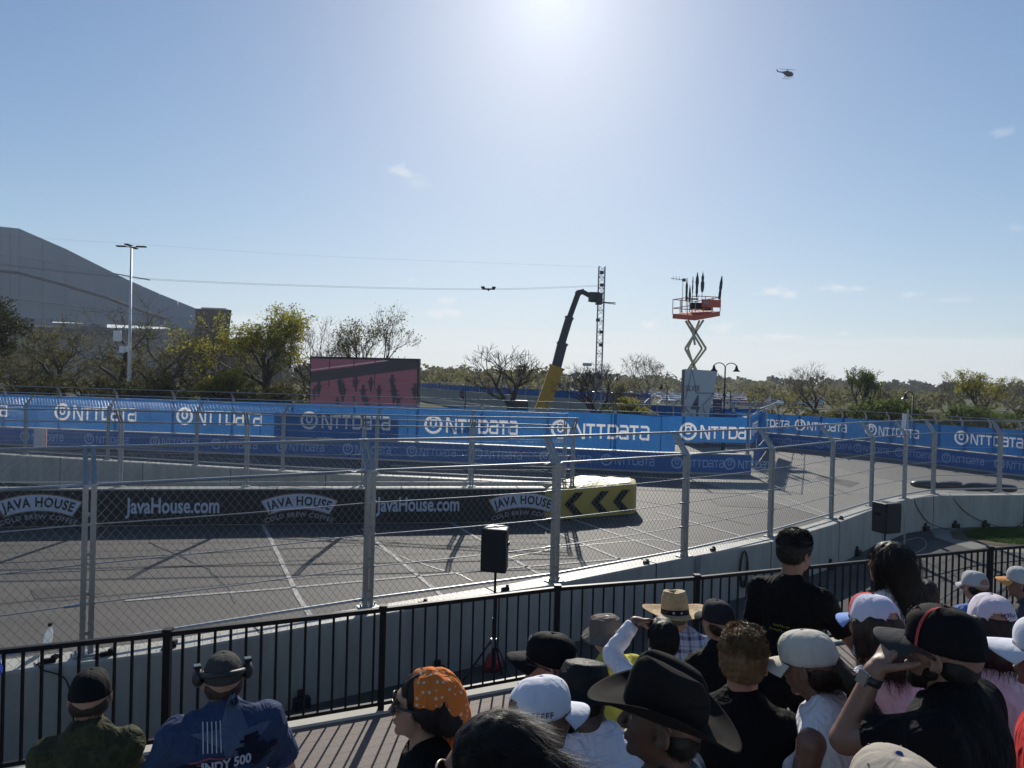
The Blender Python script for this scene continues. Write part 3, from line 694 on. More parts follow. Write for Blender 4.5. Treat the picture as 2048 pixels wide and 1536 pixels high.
# cables and small stuff along the near wall
m_cab = mat('black_cable', (.012, .012, .013), .5, var=0)
def cable(name, lab, pts, r=.011, m=None, cat='cable', n=8, grp=None):
    P = [Vector(p) for p in pts]; out = []
    for i in range(len(P)-1):
        p0, p1, p2, p3 = P[max(i-1, 0)], P[i], P[i+1], P[min(i+2, len(P)-1)]
        for k in range(n):
            t_ = k/n; out.append(.5*((2*p1)+(-p0+p2)*t_+(2*p0-5*p1+4*p2-p3)*t_*t_+(-p0+3*p1-3*p2+p3)*t_**3))
    out.append(P[-1]); b = MB(); b.tube(out, r, 6); o = b.build(name, m or m_cab, smooth=True); tag(o, lab, cat, grp); return o
c = at(1487, 1120, .6)
s_ = NW.find(1487, .8); bb = MB()
rr_ = random.Random(4)
for k in range(6):
    w_, h_ = .10+.008*k, .33+.012*k
    bb.tube([NW.at(s_+w_*math.sin(a_)+.01*rr_.random(), -.03-.012*rr_.random(), .66+h_*math.cos(a_)-.01*k) for a_ in [2*math.pi*j/20 for j in range(21)]], .010, 5)
tag(bb.build('coiled_cable', m_cab), 'black cable coiled in a tall loop hanging on the concrete barrier', 'cable')
s1 = NW.find(85, 1.0)
cable('hanging_cable', 'thin black cable hanging down the barrier at the left end', [NW.at(s1-.05, .25, 1.12), NW.at(s1, -.01, 1.06), NW.at(s1+.25, -.03, .9), NW.at(s1+.33, -.03, .45), NW.at(s1+.4, -.05, .02)], .008)
s1 = NW.find(1830, 1.0)
cable('hanging_cable', 'thin cable looping down the curved right end of the barrier', [NW.at(s1, .02, 1.09), NW.at(s1+.1, -.03, .8), NW.at(s1+.8, -.04, .25), NW.at(s1+1.6, -.3, .02), NW.at(s1+2.2, -.2, .02)], .012)
s1 = NW.find(1900, 1.0)
cable('hanging_cable', 'cable drooping from the barrier top beyond the corner, near the grass', [NW.at(s1, .02, 1.09), NW.at(s1+.6, -.04, .5), NW.at(s1+1.5, -.1, .12), NW.at(s1+2.6, -.05, .03), NW.at(s1+3.4, -.04, 1.0)], .012)
s1 = NW.find(1392, .9); bb = MB()
for k in range(5): bb.tube([NW.at(s1+.03*k-.06, -.02-.008*k, 1.07), NW.at(s1+.02*k-.05, -.05, .8-.03*k), NW.at(s1-.04, -.04, .5-.02*k)], .009, 5)
tag(bb.build('strap_bundle', mat('grey_webbing', (.28, .30, .33), .7)), 'bundle of grey straps hanging over the barrier at a joint behind the straw hat', 'straps')
for px, lab in ((95, 'small black clamp on the barrier cap beside the clear bottle'), (215, 'small black clamp on the barrier cap beside the left double post'), (345, 'small black clamp on the barrier cap near the leftmost railing post'), (855, 'black clamp on the barrier cap right of the second fence post'), (1020, 'black clamp on the barrier cap just behind the loudspeaker'), (1300, 'black clamp on the barrier cap left of the coiled cable'), (1435, 'black clamp on the barrier cap above the coiled cable'), (1692, 'black clamp on the barrier cap behind the long haired girl')):
    s1 = NW.find(px, 1.07); bb = MB(); bb.box(NW.at(s1, .12, 1.095), (.13, .05, .05), Matrix.Rotation(.6, 3, 'Z')); bb.box(NW.at(s1+.05, .14, 1.12), (.05, .07, .05)); bb.tube([NW.at(s1-.06, .1, 1.1), NW.at(s1-.12, .06, 1.08)], .012, 5)
    tag(bb.build('clamp', m_black), lab, 'clamp', 'clamps on the near barrier')
for s1 in (NW.find(605, .2), NW.find(870, .2), NW.find(1190, .2), NW.find(1660, .2), NW.find(1712, .2), NW.find(1850, .2), NW.find(1910, .2), NW.find(1970, .2)):
    bb = MB(); d_ = NW.at(s1+.01)-NW.at(s1-.01); Rz = Matrix.Rotation(math.atan2(d_.y, d_.x), 3, 'Z')
    bb.box(NW.at(s1, -.06, .08), (.22, .12, .15), Rz); bb.box(NW.at(s1, -.03, .2), (.10, .05, .1), Rz); tag(bb.build('wall_foot', m_blackp, bevel=.015), 'black rubber foot wedged against the base of the near barrier', 'wedge', 'black wedges at the foot of the near barrier')
# clear bottle hung on the fence at left
t = tag(empty('water_bottle', at(92, 1297, 1.1)), 'clear plastic bottle with dark cap strapped to the barrier top at left', 'bottle')
m_clear = mat('clear_plastic', (.75, .80, .82), .12, var=0, trans=.4)
bb = MB(); prof = [(0, .0), (.03, .0), (.034, .02), (.031, .06), (.035, .10), (.033, .16), (.02, .20), (.013, .215), (.013, .235)]
bb.grid(lambda u, v: Vector((prof[min(8, int(round(v*8)))][0]*math.cos(2*math.pi*u)*1.3, prof[min(8, int(round(v*8)))][0]*math.sin(2*math.pi*u)*1.3, prof[min(8, int(round(v*8)))][1]*1.2)), 14, 8, True); o = bb.build('bottle_body', m_clear, t, smooth=True); o.rotation_euler = (0, R(10), 0)
bb = MB(); bb.tube([(.04, 0, .27), (.045, 0, .31)], .024, 10); bb.build('cap', m_black, t)
# cable runs lying on the path at right
m_pathz = .012
sheet('side_path', [g(1690, 1150), g(1790, 1072), g(1860, 1052), g(2200, 1052), g(2600, 1250), g(1600, 1250)], .004, m_path)
sheet('kerb_walk', [g(1838, 1048), g(1905, 1046), g(2060, 1048), g(1960, 1052), g(1900, 1062), g(1905, 1078), g(1990, 1092), g(2100, 1104), g(2100, 1112), g(1940, 1098), g(1870, 1075), g(1865, 1065)], .010, m_slab)
vrg = [g(1900, 1062), g(1960, 1052), g(2300, 1046), g(2400, 1130), g(2100, 1104), g(1990, 1092), g(1905, 1078)]
sheet('grass_verge', vrg, .016, m_dirt)
gi = [g(1925, 1064), g(1975, 1056), g(2300, 1054), g(2400, 1118), g(2100, 1096), g(2000, 1086), g(1935, 1076)]
sheet('lawn', gi, .024, m_grass)
b = MB(); rr_ = random.Random(8)
cx_ = sum(p.x for p in gi)/7; cy_ = sum(p.y for p in gi)/7
for k in range(9000):
    i = rr_.randrange(7); f1, f2 = math.sqrt(rr_.random()), rr_.random(); A, B = gi[i], gi[(i+1) % 7]
    x_ = cx_+f1*((A.x-cx_)*(1-f2)+(B.x-cx_)*f2); y_ = cy_+f1*((A.y-cy_)*(1-f2)+(B.y-cy_)*f2)
    a_ = rr_.random()*6.28; h_ = rr_.uniform(.02, .06); w_ = .012
    b.add([(x_-w_*math.cos(a_), y_-w_*math.sin(a_), .024), (x_+w_*math.cos(a_), y_+w_*math.sin(a_), .024), (x_+h_*.5*math.sin(a_), y_-h_*.5*math.cos(a_), .024+h_)], [(0, 1, 2)])
tag(b.build('grass', mat('grass_blade', (.07, .12, .025), .8, trans=.3, var=.3)), 'short green grass on the lawn beyond the railing', 'grass', kind='stuff')
cable('ground_cable', 'black cable lying across the path, running to the railing corner', [g(1700, 1190), g(1760, 1175, .012), g(1850, 1155, .012), g(1960, 1130, .012), g(2080, 1118, .012)], .012)
cable('ground_cable', 'pale thin cord wandering over the path beyond the railing', [g(1800, 1085), g(1840, 1075, .012), g(1850, 1095, .012), g(1790, 1120, .012), g(1700, 1128, .012)], .007, mat('pale_cord', (.4, .4, .38), .7))
cable('ground_cable', 'second black cable lying on the path near the grey capped spectator', [g(1880, 1200), g(1930, 1170, .012), g(2000, 1150, .012), g(2100, 1140, .012)], .012)
# dark junk on the ground at the foot of the wall
p_ = at(985, 1342, .0); t = tag(empty('traffic_bag', p_), 'crumpled red bag under the speaker stand', 'bag'); bb = MB(); bb.sph((0, 0, .1), (.14, .11, .16), 12, 8); 
for i, v in enumerate(bb.v): k_ = 1+.25*noise.noise(Vector(v)*9); bb.v[i] = (v[0]*k_, v[1]*k_, v[2]*k_)
bb.build('bag_body', mat('red_nylon', (.35, .04, .04), .5), t, smooth=True); bb = MB(); bb.tube([(-.05, 0, .24), (0, 0, .33), (.05, 0, .24)], .01, 6); bb.build('handle', mat('red_nylon', (.3, .03, .03), .5), t)
# black sandbags / tarps at the bend
for k, (px, py, w_) in enumerate(((1895, 975, .9), (1945, 977, 1.1), (2000, 980, 1.2), (2045, 982, 1.0))):
    p_ = at(px, py, 1.0)+Vector((0, 1.2, 0)); p_.z = .93; bb = MB(); bb.sph((0, 0, 0), (w_*.7, .30, .17), 18, 10)
    for i, v in enumerate(bb.v):
        k_ = 1+.18*noise.noise(Vector(v)*3+Vector((k*5, 0, 0))); bb.v[i] = (v[0]*k_, v[1]*k_, max(-.6, v[2]*k_))
    o = bb.build('tarp_bundle', mat('black_tarp', (.02, .02, .022), .35, bump=.4, bs=12), smooth=True); o.location = p_
    tag(o, ['black wrapped tarp bundle nearest the corner post of the near fence', 'second black tarp bundle from the fence corner', 'third black tarp bundle from the fence corner', 'black tarp bundle at the right picture edge behind the fence'][k], 'tarp bundle', 'tarp bundles behind the near fence')
# marker board on the island fence at left
s_ = RV.find(75, 1.6); t = tag(empty('marker_board', RV.at(s_, .1, 1.1)), 'white board with red edge hung on the island fence at far left', 'board'); iv = Matrix.Translation(-t.location)
bb = MB(); bb.box(RV.at(s_, .1, 1.75), (.42, .03, .75), Matrix.Rotation(.25, 3, 'Z')); bb.build('panel', mat('board_white', (.5, .5, .54), .6), t, xf=iv)
bb = MB(); bb.box(RV.at(s_+.25, .1, 1.75), (.08, .05, .78), Matrix.Rotation(.25, 3, 'Z')); bb.build('red_edge', mat('board_edge', (.62, .42, .38), .6), t, xf=iv)
# antenna panel on a slim pole by the right bend
p_ = gx(1808, 19.6, 0); t = tag(empty('antenna_pole', p_), 'slim grey pole with white panel antenna beside the right bend of the near fence', 'antenna'); bb = MB(); bb.tube([(0, 0, 0), (0, 0, 3.95)], .022, 8); bb.build('pole', m_galv, t)
bb = MB(); bb.box((-.10, 0, 3.62), (.10, .07, .40), Matrix.Rotation(.06, 3, 'Y')); bb.build('antenna_panel', mat('white_plastic', (.75, .75, .73), .4, var=.05), t, bevel=.01)
for z in (3.5, 3.75): bb = MB(); bb.beam((-.06, 0, z), (.03, 0, z), .02); bb.build('bracket', m_galvd, t)
# ================= video screen =================
sl_ = gx(617, 44.6, 2.0); sr_ = gx(835, 44.0, 2.0); wv_ = (sr_-sl_).length; ang = math.atan2(sr_.y-sl_.y, sr_.x-sl_.x)
t = tag(empty('video_screen', (sl_.x, sl_.y, 0), ang), 'large outdoor video screen showing pink picture behind the blue banners', 'video screen')
zt_, zb_ = 5.68, 2.0
bb = MB(); bb.box((wv_/2, .28, (zt_+zb_)/2), (wv_, .5, zt_-zb_)); bb.build('cabinet', m_blackp, t)
m_scr = mat('screen_pink', (.02, .02, .02), .6, var=0, emit=(.066, .028, .044, 1.0)); m_scrd = mat('screen_dark', (.01, .01, .012), .6, var=0, emit=(.012, .012, .018, 1.0)); m_scrl = mat('screen_pale', (.02, .02, .02), .6, var=0, emit=(.14, .10, .13, 1.0))
x0_, x1_, z0_, z1_ = .08, wv_-.10, zb_+.05, zt_-.14
X = lambda u: x0_+(x1_-x0_)*u
Z = lambda v: z0_+(z1_-z0_)*v
bb = MB(); bb.box(((x0_+x1_)/2, .022, (z0_+z1_)/2), (x1_-x0_, .02, z1_-z0_)); scr = bb.build('display_panel', m_scr, t)
bb = MB(); bb.add([(X(0), .006, Z(.56)), (X(.45), .006, Z(.70)), (X(1), .006, Z(.86)), (X(1), .006, Z(1)), (X(.75), .006, Z(1)), (X(.4), .006, Z(.87)), (X(0), .006, Z(.76))], [(0, 1, 2, 3, 4, 5, 6)]); bb.build('picture', m_scrd, scr)
bb = MB(); bb.add([(X(0), .004, Z(.78)), (X(.72), .004, Z(.985)), (X(.72), .004, Z(1)), (X(.68), .004, Z(1)), (X(0), .004, Z(.80))], [(0, 1, 2, 3, 4)]); bb.build('picture', m_scrl, scr)
bb = MB(); rr_ = random.Random(3)
for (u, v, h_) in ((.04, .25, .25), (.08, .3, .3), (.28, .4, .3), (.26, .1, .22), (.31, .22, .35), (.43, .42, .28), (.42, .1, .1), (.5, .25, .3), (.53, .12, .25), (.55, .05, .2), (.57, .42, .28), (.65, .28, .28), (.66, .05, .2), (.77, .45, .3), (.79, .22, .35), (.83, .15, .25), (.98, .3, .3), (.49, .02, .12), (.24, .02, .1), (.83, .01, .12)):
    w_ = h_*.15; x_ = X(u); wx = (x1_-x0_)
    n_ = 9; prof_ = [(.3, 0), (.5, .25), (.9, .45), (1.1, .6), (1.0, .75), (.5, .82), (.7, .92), (.4, 1.0)]
    vs = []; 
    for (p_, q_) in prof_: vs.append((x_-p_*w_*wx*.5, .005, Z(v)+h_*q_*(z1_-z0_)))
    for (p_, q_) in reversed(prof_): vs.append((x_+p_*w_*wx*.5, .005, Z(v)+h_*q_*(z1_-z0_)))
    bb.add(vs, [tuple(range(len(vs)))])
    bb.add([(x_-w_*wx, .0055, Z(v+h_*.62)), (x_+w_*wx, .0055, Z(v+h_*.66)), (x_+w_*wx, .0055, Z(v+h_*.72)), (x_-w_*wx, .0055, Z(v+h_*.68))], [(0, 1, 2, 3)])
for u in (.17, .40, .60): bb.add([(X(u), .003, Z(.5)), (X(u+.01), .003, Z(.5)), (X(u+.012), .003, Z(1)), (X(u+.002), .003, Z(1))], [(0, 1, 2, 3)])
bb.build('picture', m_scrd, scr)
bb = MB()
for k in range(44): z_ = Z((k+.5)/44); bb.box(((x0_+x1_)/2, -.002, z_), (x1_-x0_, .012, .012))
bb.build('louvres', m_black, scr)
for x_ in (.3, wv_-.3): bb = MB(); bb.box((x_, .3, 1.0), (.2, .3, 2.0)); bb.build('support_leg', m_black, t)
bb = MB()
for x_ in (wv_*.75, wv_*.8, wv_*.86): bb.tube([(x_, .3, zt_), (x_, .3, zt_+.15)], .015, 5)
bb.build('top_bracket', m_black, t)
# ================= stadium =================
m_dome = mat('dome_cladding', (.24, .26, .27), .6, .2, var=.06, vs=.02)
m_dome2 = mat('dome_band', (.06, .065, .08), .7, var=.1)
m_stone = mat('stadium_stone', (.24, .235, .23), .8, var=.1, vs=.05)
D = 330.0
ts = tag(empty('stadium', gx(-200, D, 0)), 'huge grey domed stadium rising behind the trees at left', 'stadium'); iv = Matrix.Translation(-ts.location)
crest = [(-900, 640), (-560, 520), (-300, 463), (0, 453), (38, 457), (130, 497), (250, 557), (320, 588), (392, 617)]
vs = []; 
for i, (x_, y_) in enumerate(crest):
    p_ = atd(x_, y_, D); vs.append(p_); 
k = len(crest); eave = []
for x_, y_ in crest:
    e = atd(x_, 640 if x_ > -300 else 650, D-14); e.z = gx(x_, D-14, 0).z; 
    zz = {True: 0}.get(False, 0)
    q_ = atd(x_, 638+(x_)*.05 if x_ > 0 else 636, D-14); eave.append(q_)
back = [p_+Vector((-60, 160, -min(20, p_.z*.25))) for p_ in vs]
b = MB()
nv = 10
def roofp(u, v):
    f = u*(k-1); i = min(k-2, int(f)); f -= i; c_ = vs[i].lerp(vs[i+1], f); e_ = eave[i].lerp(eave[i+1], f)
    q_ = e_.lerp(c_, v); q_.y += 10*math.sin(math.pi*v)*.0; return q_
b.grid(roofp, (k-1)*4, nv)
b.build('roof_shell', m_dome, ts, xf=iv)
b = MB(); b.grid(lambda u, v: (lambda f, i: vs[i].lerp(vs[i+1], f-i).lerp(back[i].lerp(back[i+1], f-i), v))(u*(k-1), min(k-2, int(u*(k-1)))), (k-1)*2, 3); b.build('roof_back', m_dome, ts, xf=iv)
b = MB(); rib = [(-300, 548), (0, 542), (38, 546), (130, 571), (215, 596), (300, 628), (340, 640)]
b.tube([atd(x_, y_, D-20) for x_, y_ in rib], .7, 6); b.build('arch_truss', m_dome2, ts, xf=iv)
for (a_, c_) in (((0, 594), (390, 640)), ((0, 506), (300, 560))):
    b = MB(); b.tube([atd(a_[0], a_[1], D-13), atd(c_[0], c_[1], D-13)], .25, 4); b.build('cladding_seam', mat('seam_light', (.26, .30, .33), .6), ts, xf=iv)
for k_ in range(1, 16):
    u_ = k_/16; b = MB(); b.tube([roofp(u_, v_/6)+Vector((0, -.3, .1)) for v_ in range(7)], .13, 4); b.build('cladding_rib', mat('seam_light', (.26, .30, .33), .6), ts, xf=iv)
b = MB(); P0, P1 = gx(-900, D-16), gx(396, D-12)
def quadwall(b, xa, xb, ya, yb, d, th_=2.0):
    A = atd(xa, ya, d); B = atd(xb, yb, d); w = Vector((0, th_, 0)); lo = -1.0
    b.add([(A.x, A.y, lo), (B.x, B.y, lo), (B.x, B.y, B.z), (A.x, A.y, A.z), (A.x, A.y+th_, lo), (B.x, B.y+th_, lo), (B.x, B.y+th_, B.z), (A.x, A.y+th_, A.z)], [(0, 1, 2, 3), (5, 4, 7, 6), (3, 2, 6, 7), (1, 5, 6, 2), (4, 0, 3, 7)])
quadwall(b, -900, 396, 628, 660, D-15); b.build('wall', m_stone, ts, xf=iv)
b = MB()
for (xa, xb, ya, yb) in ((28, 100, 636, 652), (100, 210, 645, 655), (215, 300, 655, 668)):
    A = atd(xa, ya, D-17); B = atd(xb, yb, D-17); b.box(((A.x+B.x)/2, D-16.2, (A.z+B.z)/2), (abs(B.x-A.x), 1.5, abs(A.z-B.z)))
b.build('window_band', mat('stadium_glass', (.10, .14, .20), .25), ts, xf=iv)
b = MB(); A = atd(0, 656, D-18); B = atd(300, 668, D-18); b.beam(A, B, 2.5, 2.0); A = atd(-300, 640, D-18); B = atd(60, 640, D-18); b.beam(A, B, 2, 1.2); b.build('ledge', m_dome2, ts, xf=iv)
b = MB(); A = atd(28, 640, D-18); b.box((A.x, D-18, A.z/2), (1.2, 1.5, A.z)); b.build('pier', m_dome2, ts, xf=iv)
tb = tag(empty('stadium_annex', gx(425, D-30)), 'dark brown block at the low end of the stadium roof', 'building'); iv = Matrix.Translation(-tb.location)
m_brn = mat('dark_brown_cladding', (.014, .012, .014), .95, spec=.05, var=.2, vs=.1)
b = MB(); A = atd(391, 617, D-30); B = atd(456, 617, D-30); C = atd(438, 760, D-30)
b.add([(A.x, D-30, 0), (C.x, D-30, 0), (B.x, D-30, A.z), (A.x, D-30, A.z), (A.x, D-26, 0), (C.x, D-26, 0), (B.x, D-26, A.z), (A.x, D-26, A.z)], [(0, 1, 2, 3), (5, 4, 7, 6), (3, 2, 6, 7), (1, 5, 6, 2), (4, 0, 3, 7), (0, 4, 5, 1)]); b.build('wall', m_brn, tb, xf=iv)
b = MB(); b.beam(atd(403, 616, D-31), atd(452, 618, D-31), .6, .6); b.build('roof_rail', m_galvd, tb, xf=iv)
tb = tag(empty('low_building', gx(520, 300)), 'dark low building behind the yellow green tree', 'building'); iv = Matrix.Translation(-tb.location)
b = MB(); quadwall(b, 440, 540, 678, 678, 285, 20); b.build('wall', m_brn, tb, xf=iv); b = MB(); quadwall(b, 540, 556, 701, 701, 286, 18); b.build('annex', m_brn, tb, xf=iv)
# ================= poles, lamps =================
p_ = gx(256, 58); t = tag(empty('floodlight_pole', p_), 'tall pale light pole with four flat lamp heads and white equipment boxes', 'light pole')
zt_ = atd(254, 492, 58).z
b = MB(); b.tube([(0, 0, 0), (0, 0, 3.5), (-.08, 0, zt_)], [.17, .15, .07], 10); b.build('pole', mat('pale_pole', (.62, .60, .58), .5, .3, var=.05), t, smooth=True)
for (dx, dy) in ((-1, 0), (1, 0), (.15, -.8), (-.15, .8)):
    b = MB(); b.beam((-.08, 0, zt_-.1), (-.08+dx*.45, dy*.45, zt_-.06), .06); b.build('arm', m_galvd, t)
    b = MB(); b.box((-.08+dx*.82, dy*.82, zt_-.03), (.75 if abs(dx) > .5 else .3, .3 if abs(dx) > .5 else .75, .09)); b.build('lamp_head', m_black, t)
wp = mat('white_plastic', (.75, .75, .73), .4, var=.05)
for (px, py, w_, h_) in ((235, 672, .58, .85), (245, 699, .42, .52), (257, 698, .28, .5)):
    q_ = atd(px, py, 57.6)-p_; b = MB(); b.box((q_.x, q_.y, q_.z), (w_, .3, h_)); b.build('equipment_box', wp, t, bevel=.03)
b = MB(); b.beam((-.85, -.2, atd(235, 690, 58).z), (0, 0, atd(250, 690, 58).z), .06); b.build('bracket', m_galvd, t)
m_lamp = mat('lamp_black_metal', (.015, .016, .018), .4, .4, var=.05)
def lamp_arm(b, sx, h, r=.34):
    pts = [(0, 0, h)]+[(sx*(r-r*math.cos(a)), 0, h+r*.9*math.sin(a)) for a in [math.pi*.85*k/8 for k in range(1, 9)]]; b.tube(pts, .035, 6); return pts[-1]
def street_lamp(px, d, topy, two, lab, sx=-1, banner_=None):
    p_ = gx(px, d); h = atd(px, topy, d).z; t = tag(empty('street_lamp', p_), lab, 'street lamp', 'black bell shaped street lamps')
    b = MB(); b.tube([(0, 0, 0), (0, 0, .6), (0, 0, .65), (0, 0, h-.55)], [.13, .11, .07, .05], 8); b.build('pole', m_lamp, t, smooth=True)
    for s in ((-1, 1) if two else (sx,)):
        b = MB(); e = lamp_arm(b, s, h-.58, .42 if two else .3); b.build('arm', m_lamp, t)
        b = MB(); pr = [(0.02, .12), (.05, .1), (.08, .0), (.11, -.14), (.2, -.26), (.27, -.33)]
        n_ = len(pr)-1
        b.grid(lambda u, v: Vector((e[0]+pr[int(round(v*n_))][0]*math.cos(6.2832*u), pr[int(round(v*n_))][0]*math.sin(6.2832*u), e[2]-.06+pr[int(round(v*n_))][1])), 14, n_, True); b.build('bell_shade', m_lamp, t, smooth=True)
    if banner_:
        b = MB(); b.box((banner_*.48, 0, h*.44), (.62, .03, 1.45)); bn = b.build('pole_banner', mat('navy_banner', (.02, .035, .09), .6), t)
        b = MB()
        for z_ in (h*.44+.45, h*.44+.05, h*.44-.15): b.box((banner_*.48, -.02, z_), (.42, .01, .09))
        b.build('banner_print', mat('grey_print', (.15, .17, .2), .6), bn)
        for z_ in (h*.44+.75, h*.44-.75): b = MB(); b.beam((0, 0, z_), (banner_*.8, 0, z_), .03); b.build('banner_arm', m_lamp, t)
street_lamp(1446, 50, 720, True, 'double headed black street lamp right of the silver sign', banner_=-1)
street_lamp(1459, 62, 774, False, 'small single street lamp with banner just right of the double lamp', -1, .7)
street_lamp(1332, 66, 760, False, 'small single street lamp left of the silver sign', -1)
street_lamp(1823, 52, 775, False, 'single black street lamp rising behind the right blue banner', -1)
street_lamp(995, 100, 748, False, 'distant thin street lamp in front of the bare tree left of the crane boom', 1)
street_lamp(930, 110, 752, False, 'distant street lamp with banner near the far fence left end', 1, -1)
# ================= silver sign =================
dS = 55.0; A = gx(1364, dS); B = gx(1430, dS); hS = atd(1365, 738, dS).z; wS = B.x-A.x
t = tag(empty('parking_sign', (A.x, dS, 0)), 'tall pale grey tapered sign reading SILVER 4 with star outline', 'sign')
slo = .24
b = MB(); pro = [(0.02, 0), (wS*.63, 0), (wS, hS-.08), (0.02, hS)]
b.add([(x_, y_, z_) for y_ in (-.2, .2) for x_, z_ in pro], [(0, 1, 2, 3), (7, 6, 5, 4), (0, 4, 5, 1), (1, 5, 6, 2), (2, 6, 7, 3), (3, 7, 4, 0)])
pn = b.build('panel', mat('sign_silver', (.42, .46, .48), .5, .1, var=.03), t)
b = MB(); b.box((-.06, 0, hS/2), (.12, .42, hS-.1)); b.build('side_edge', mat('sign_dark_edge', (.08, .09, .11), .5), t)
m_sg = mat('sign_grey', (.24, .27, .29), .6, var=.03); m_sd = mat('sign_dark', (.10, .105, .115), .6, var=.03)
def flat(name, shapes, y, m, par):
    b = MB()
    for vs_, fs_ in shapes: b.add([(v[0], y, v[1]) for v in vs_], fs_)
    return b.build(name, m, par)
z4 = hS-2.35
flat('star_outline', [stroke2([(.12, hS-2.3), (.55, hS-.05), (.95, hS-1.7), (.95, z4+.52), (wS*.90, z4+.52)], .14), stroke2([(wS*.90, z4+.52), (1.45, z4-.45), (1.9, z4-1.8)], .14), stroke2([(.1, z4-.6), (.95, z4-1.6)], .14)], -.206, m_sg, pn)
ts_ = textmesh('SILVER', .62, .012, .62); flat('lettering', [mv2(ts_, .66, z4+.85)], -.212, m_sd, pn)
ts_ = textmesh('4', 2.3, .03, .62); flat('lettering', [mv2(ts_, .92, z4-.55)], -.209, m_sd, pn)
# ================= scissor lift =================
dL = 58.0; t = tag(empty('scissor_lift', gx(1392, dL)), 'orange platform scissor lift raised high behind the silver sign', 'scissor lift'); iv = Matrix.Translation(-t.location)
m_or = mat('lift_orange', (.55, .10, .05), .5, var=.1, vs=3); m_crm = mat('lift_cream', (.42, .36, .24), .5, var=.1, vs=3)
P = lambda x_, y_, dd=0.0: atd(x_, y_, dL+dd)
b = MB(); A = P(1345, 632); B = P(1440, 628); zc = (P(1345, 632).z)
fr = [P(1345, 637, -.9), P(1390, 641, -1.2), P(1440, 632, .1), P(1395, 629, .9)]
b.add([(p.x, p.y, p.z) for p in fr]+[(p.x, p.y, p.z+.38) for p in fr], [(3, 2, 1, 0), (4, 5, 6, 7), (0, 1, 5, 4), (1, 2, 6, 5), (2, 3, 7, 6), (3, 0, 4, 7)]); b.build('platform', m_or, t, xf=iv)
b = MB(); hh = [.45, 1.15]
tops = [p+Vector((0, 0, .38)) for p in fr]
for hz in hh:
    for i in range(4): b.tube([tops[i]+Vector((0, 0, hz)), tops[(i+1) % 4]+Vector((0, 0, hz))], .035, 6)
for i in range(4):
    for f in (0, .33, .66): q_ = tops[i].lerp(tops[(i+1) % 4], f); b.tube([q_, q_+Vector((0, 0, 1.15))], .032, 6)
b.build('guard_rail', mat('lift_rail', (.45, .16, .12), .5), t, xf=iv)
b = MB(); A = P(1404, 600, -.6); B = P(1440, 614, -.1); b.box(((A.x+B.x)/2, dL-.4, (A.z+B.z)/2), (B.x-A.x, .12, .62), Matrix.Rotation(.15, 3, 'Z')); pnl = b.build('side_panel', m_or, t, xf=iv)
b = MB(); b.box(((A.x*.75+B.x*.25), dL-.56, (A.z+B.z)/2+.03), (.45, .02, .3), Matrix.Rotation(.15, 3, 'Z')); b.build('label_plate', mat('lift_rail2', (.30, .22, .2), .5), pnl, xf=iv)
for sgn, nm in ((-.55, 0), (.55, 1)):
    prs = [((1376, 640), (1412, 697)), ((1407, 640), (1370, 697)), ((1412, 697), (1378, 742)), ((1370, 697), (1394, 742)), ((1378, 742), (1410, 800)), ((1394, 742), (1372, 800)), ((1410, 800), (1376, 850)), ((1372, 800), (1408, 850))] if nm == 0 else [((1371, 641), (1404, 697)), ((1399, 641), (1376, 697)), ((1404, 697), (1374, 742)), ((1376, 697), (1390, 742)), ((1374, 742), (1405, 800)), ((1390, 742), (1368, 800)), ((1405, 800), (1372, 850)), ((1368, 800), (1404, 850))]
    for a_, c_ in prs: b = MB(); b.beam(P(*a_, sgn), P(*c_, sgn), .10, .16); b.build('scissor_arm', m_crm, t, xf=iv)
for (x_, y_) in ((1371, 697), (1411, 697), (1391, 668), (1388, 720), (1385, 742)):
    b = MB(); b.tube([P(x_, y_, -.65), P(x_, y_, .65)], .07, 8); b.build('cross_pin', m_galvd, t, xf=iv)
b = MB(); b.tube([P(1383, 650, -.1), P(1390, 690, -.1)], .09, 8); b.build('hydraulic_ram', m_galvd, t, xf=iv)
b = MB(); c_ = gx(1390, dL); b.box((c_.x, dL, .6), (2.2, 1.3, .5)); b.build('chassis', m_or, t, xf=iv)
for sx in (-.8, .8):
    for sy in (-.6, .6): b = MB(); b.tube([(c_.x+sx, dL+sy-.12, .3), (c_.x+sx, dL+sy+.12, .3)], .3, 14); b.build('wheel', m_blackp, t, xf=iv)
b = MB(); b.box(P(1392, 612), (.9, .5, .5)); b.box(P(1385, 598), (.9, .1, .12)); b.box(P(1412, 617), (.8, .3, .3)); b.tube([P(1384, 596), P(1384, 625)], .04, 6); o = b.build('control_gear', m_black, t, xf=iv)
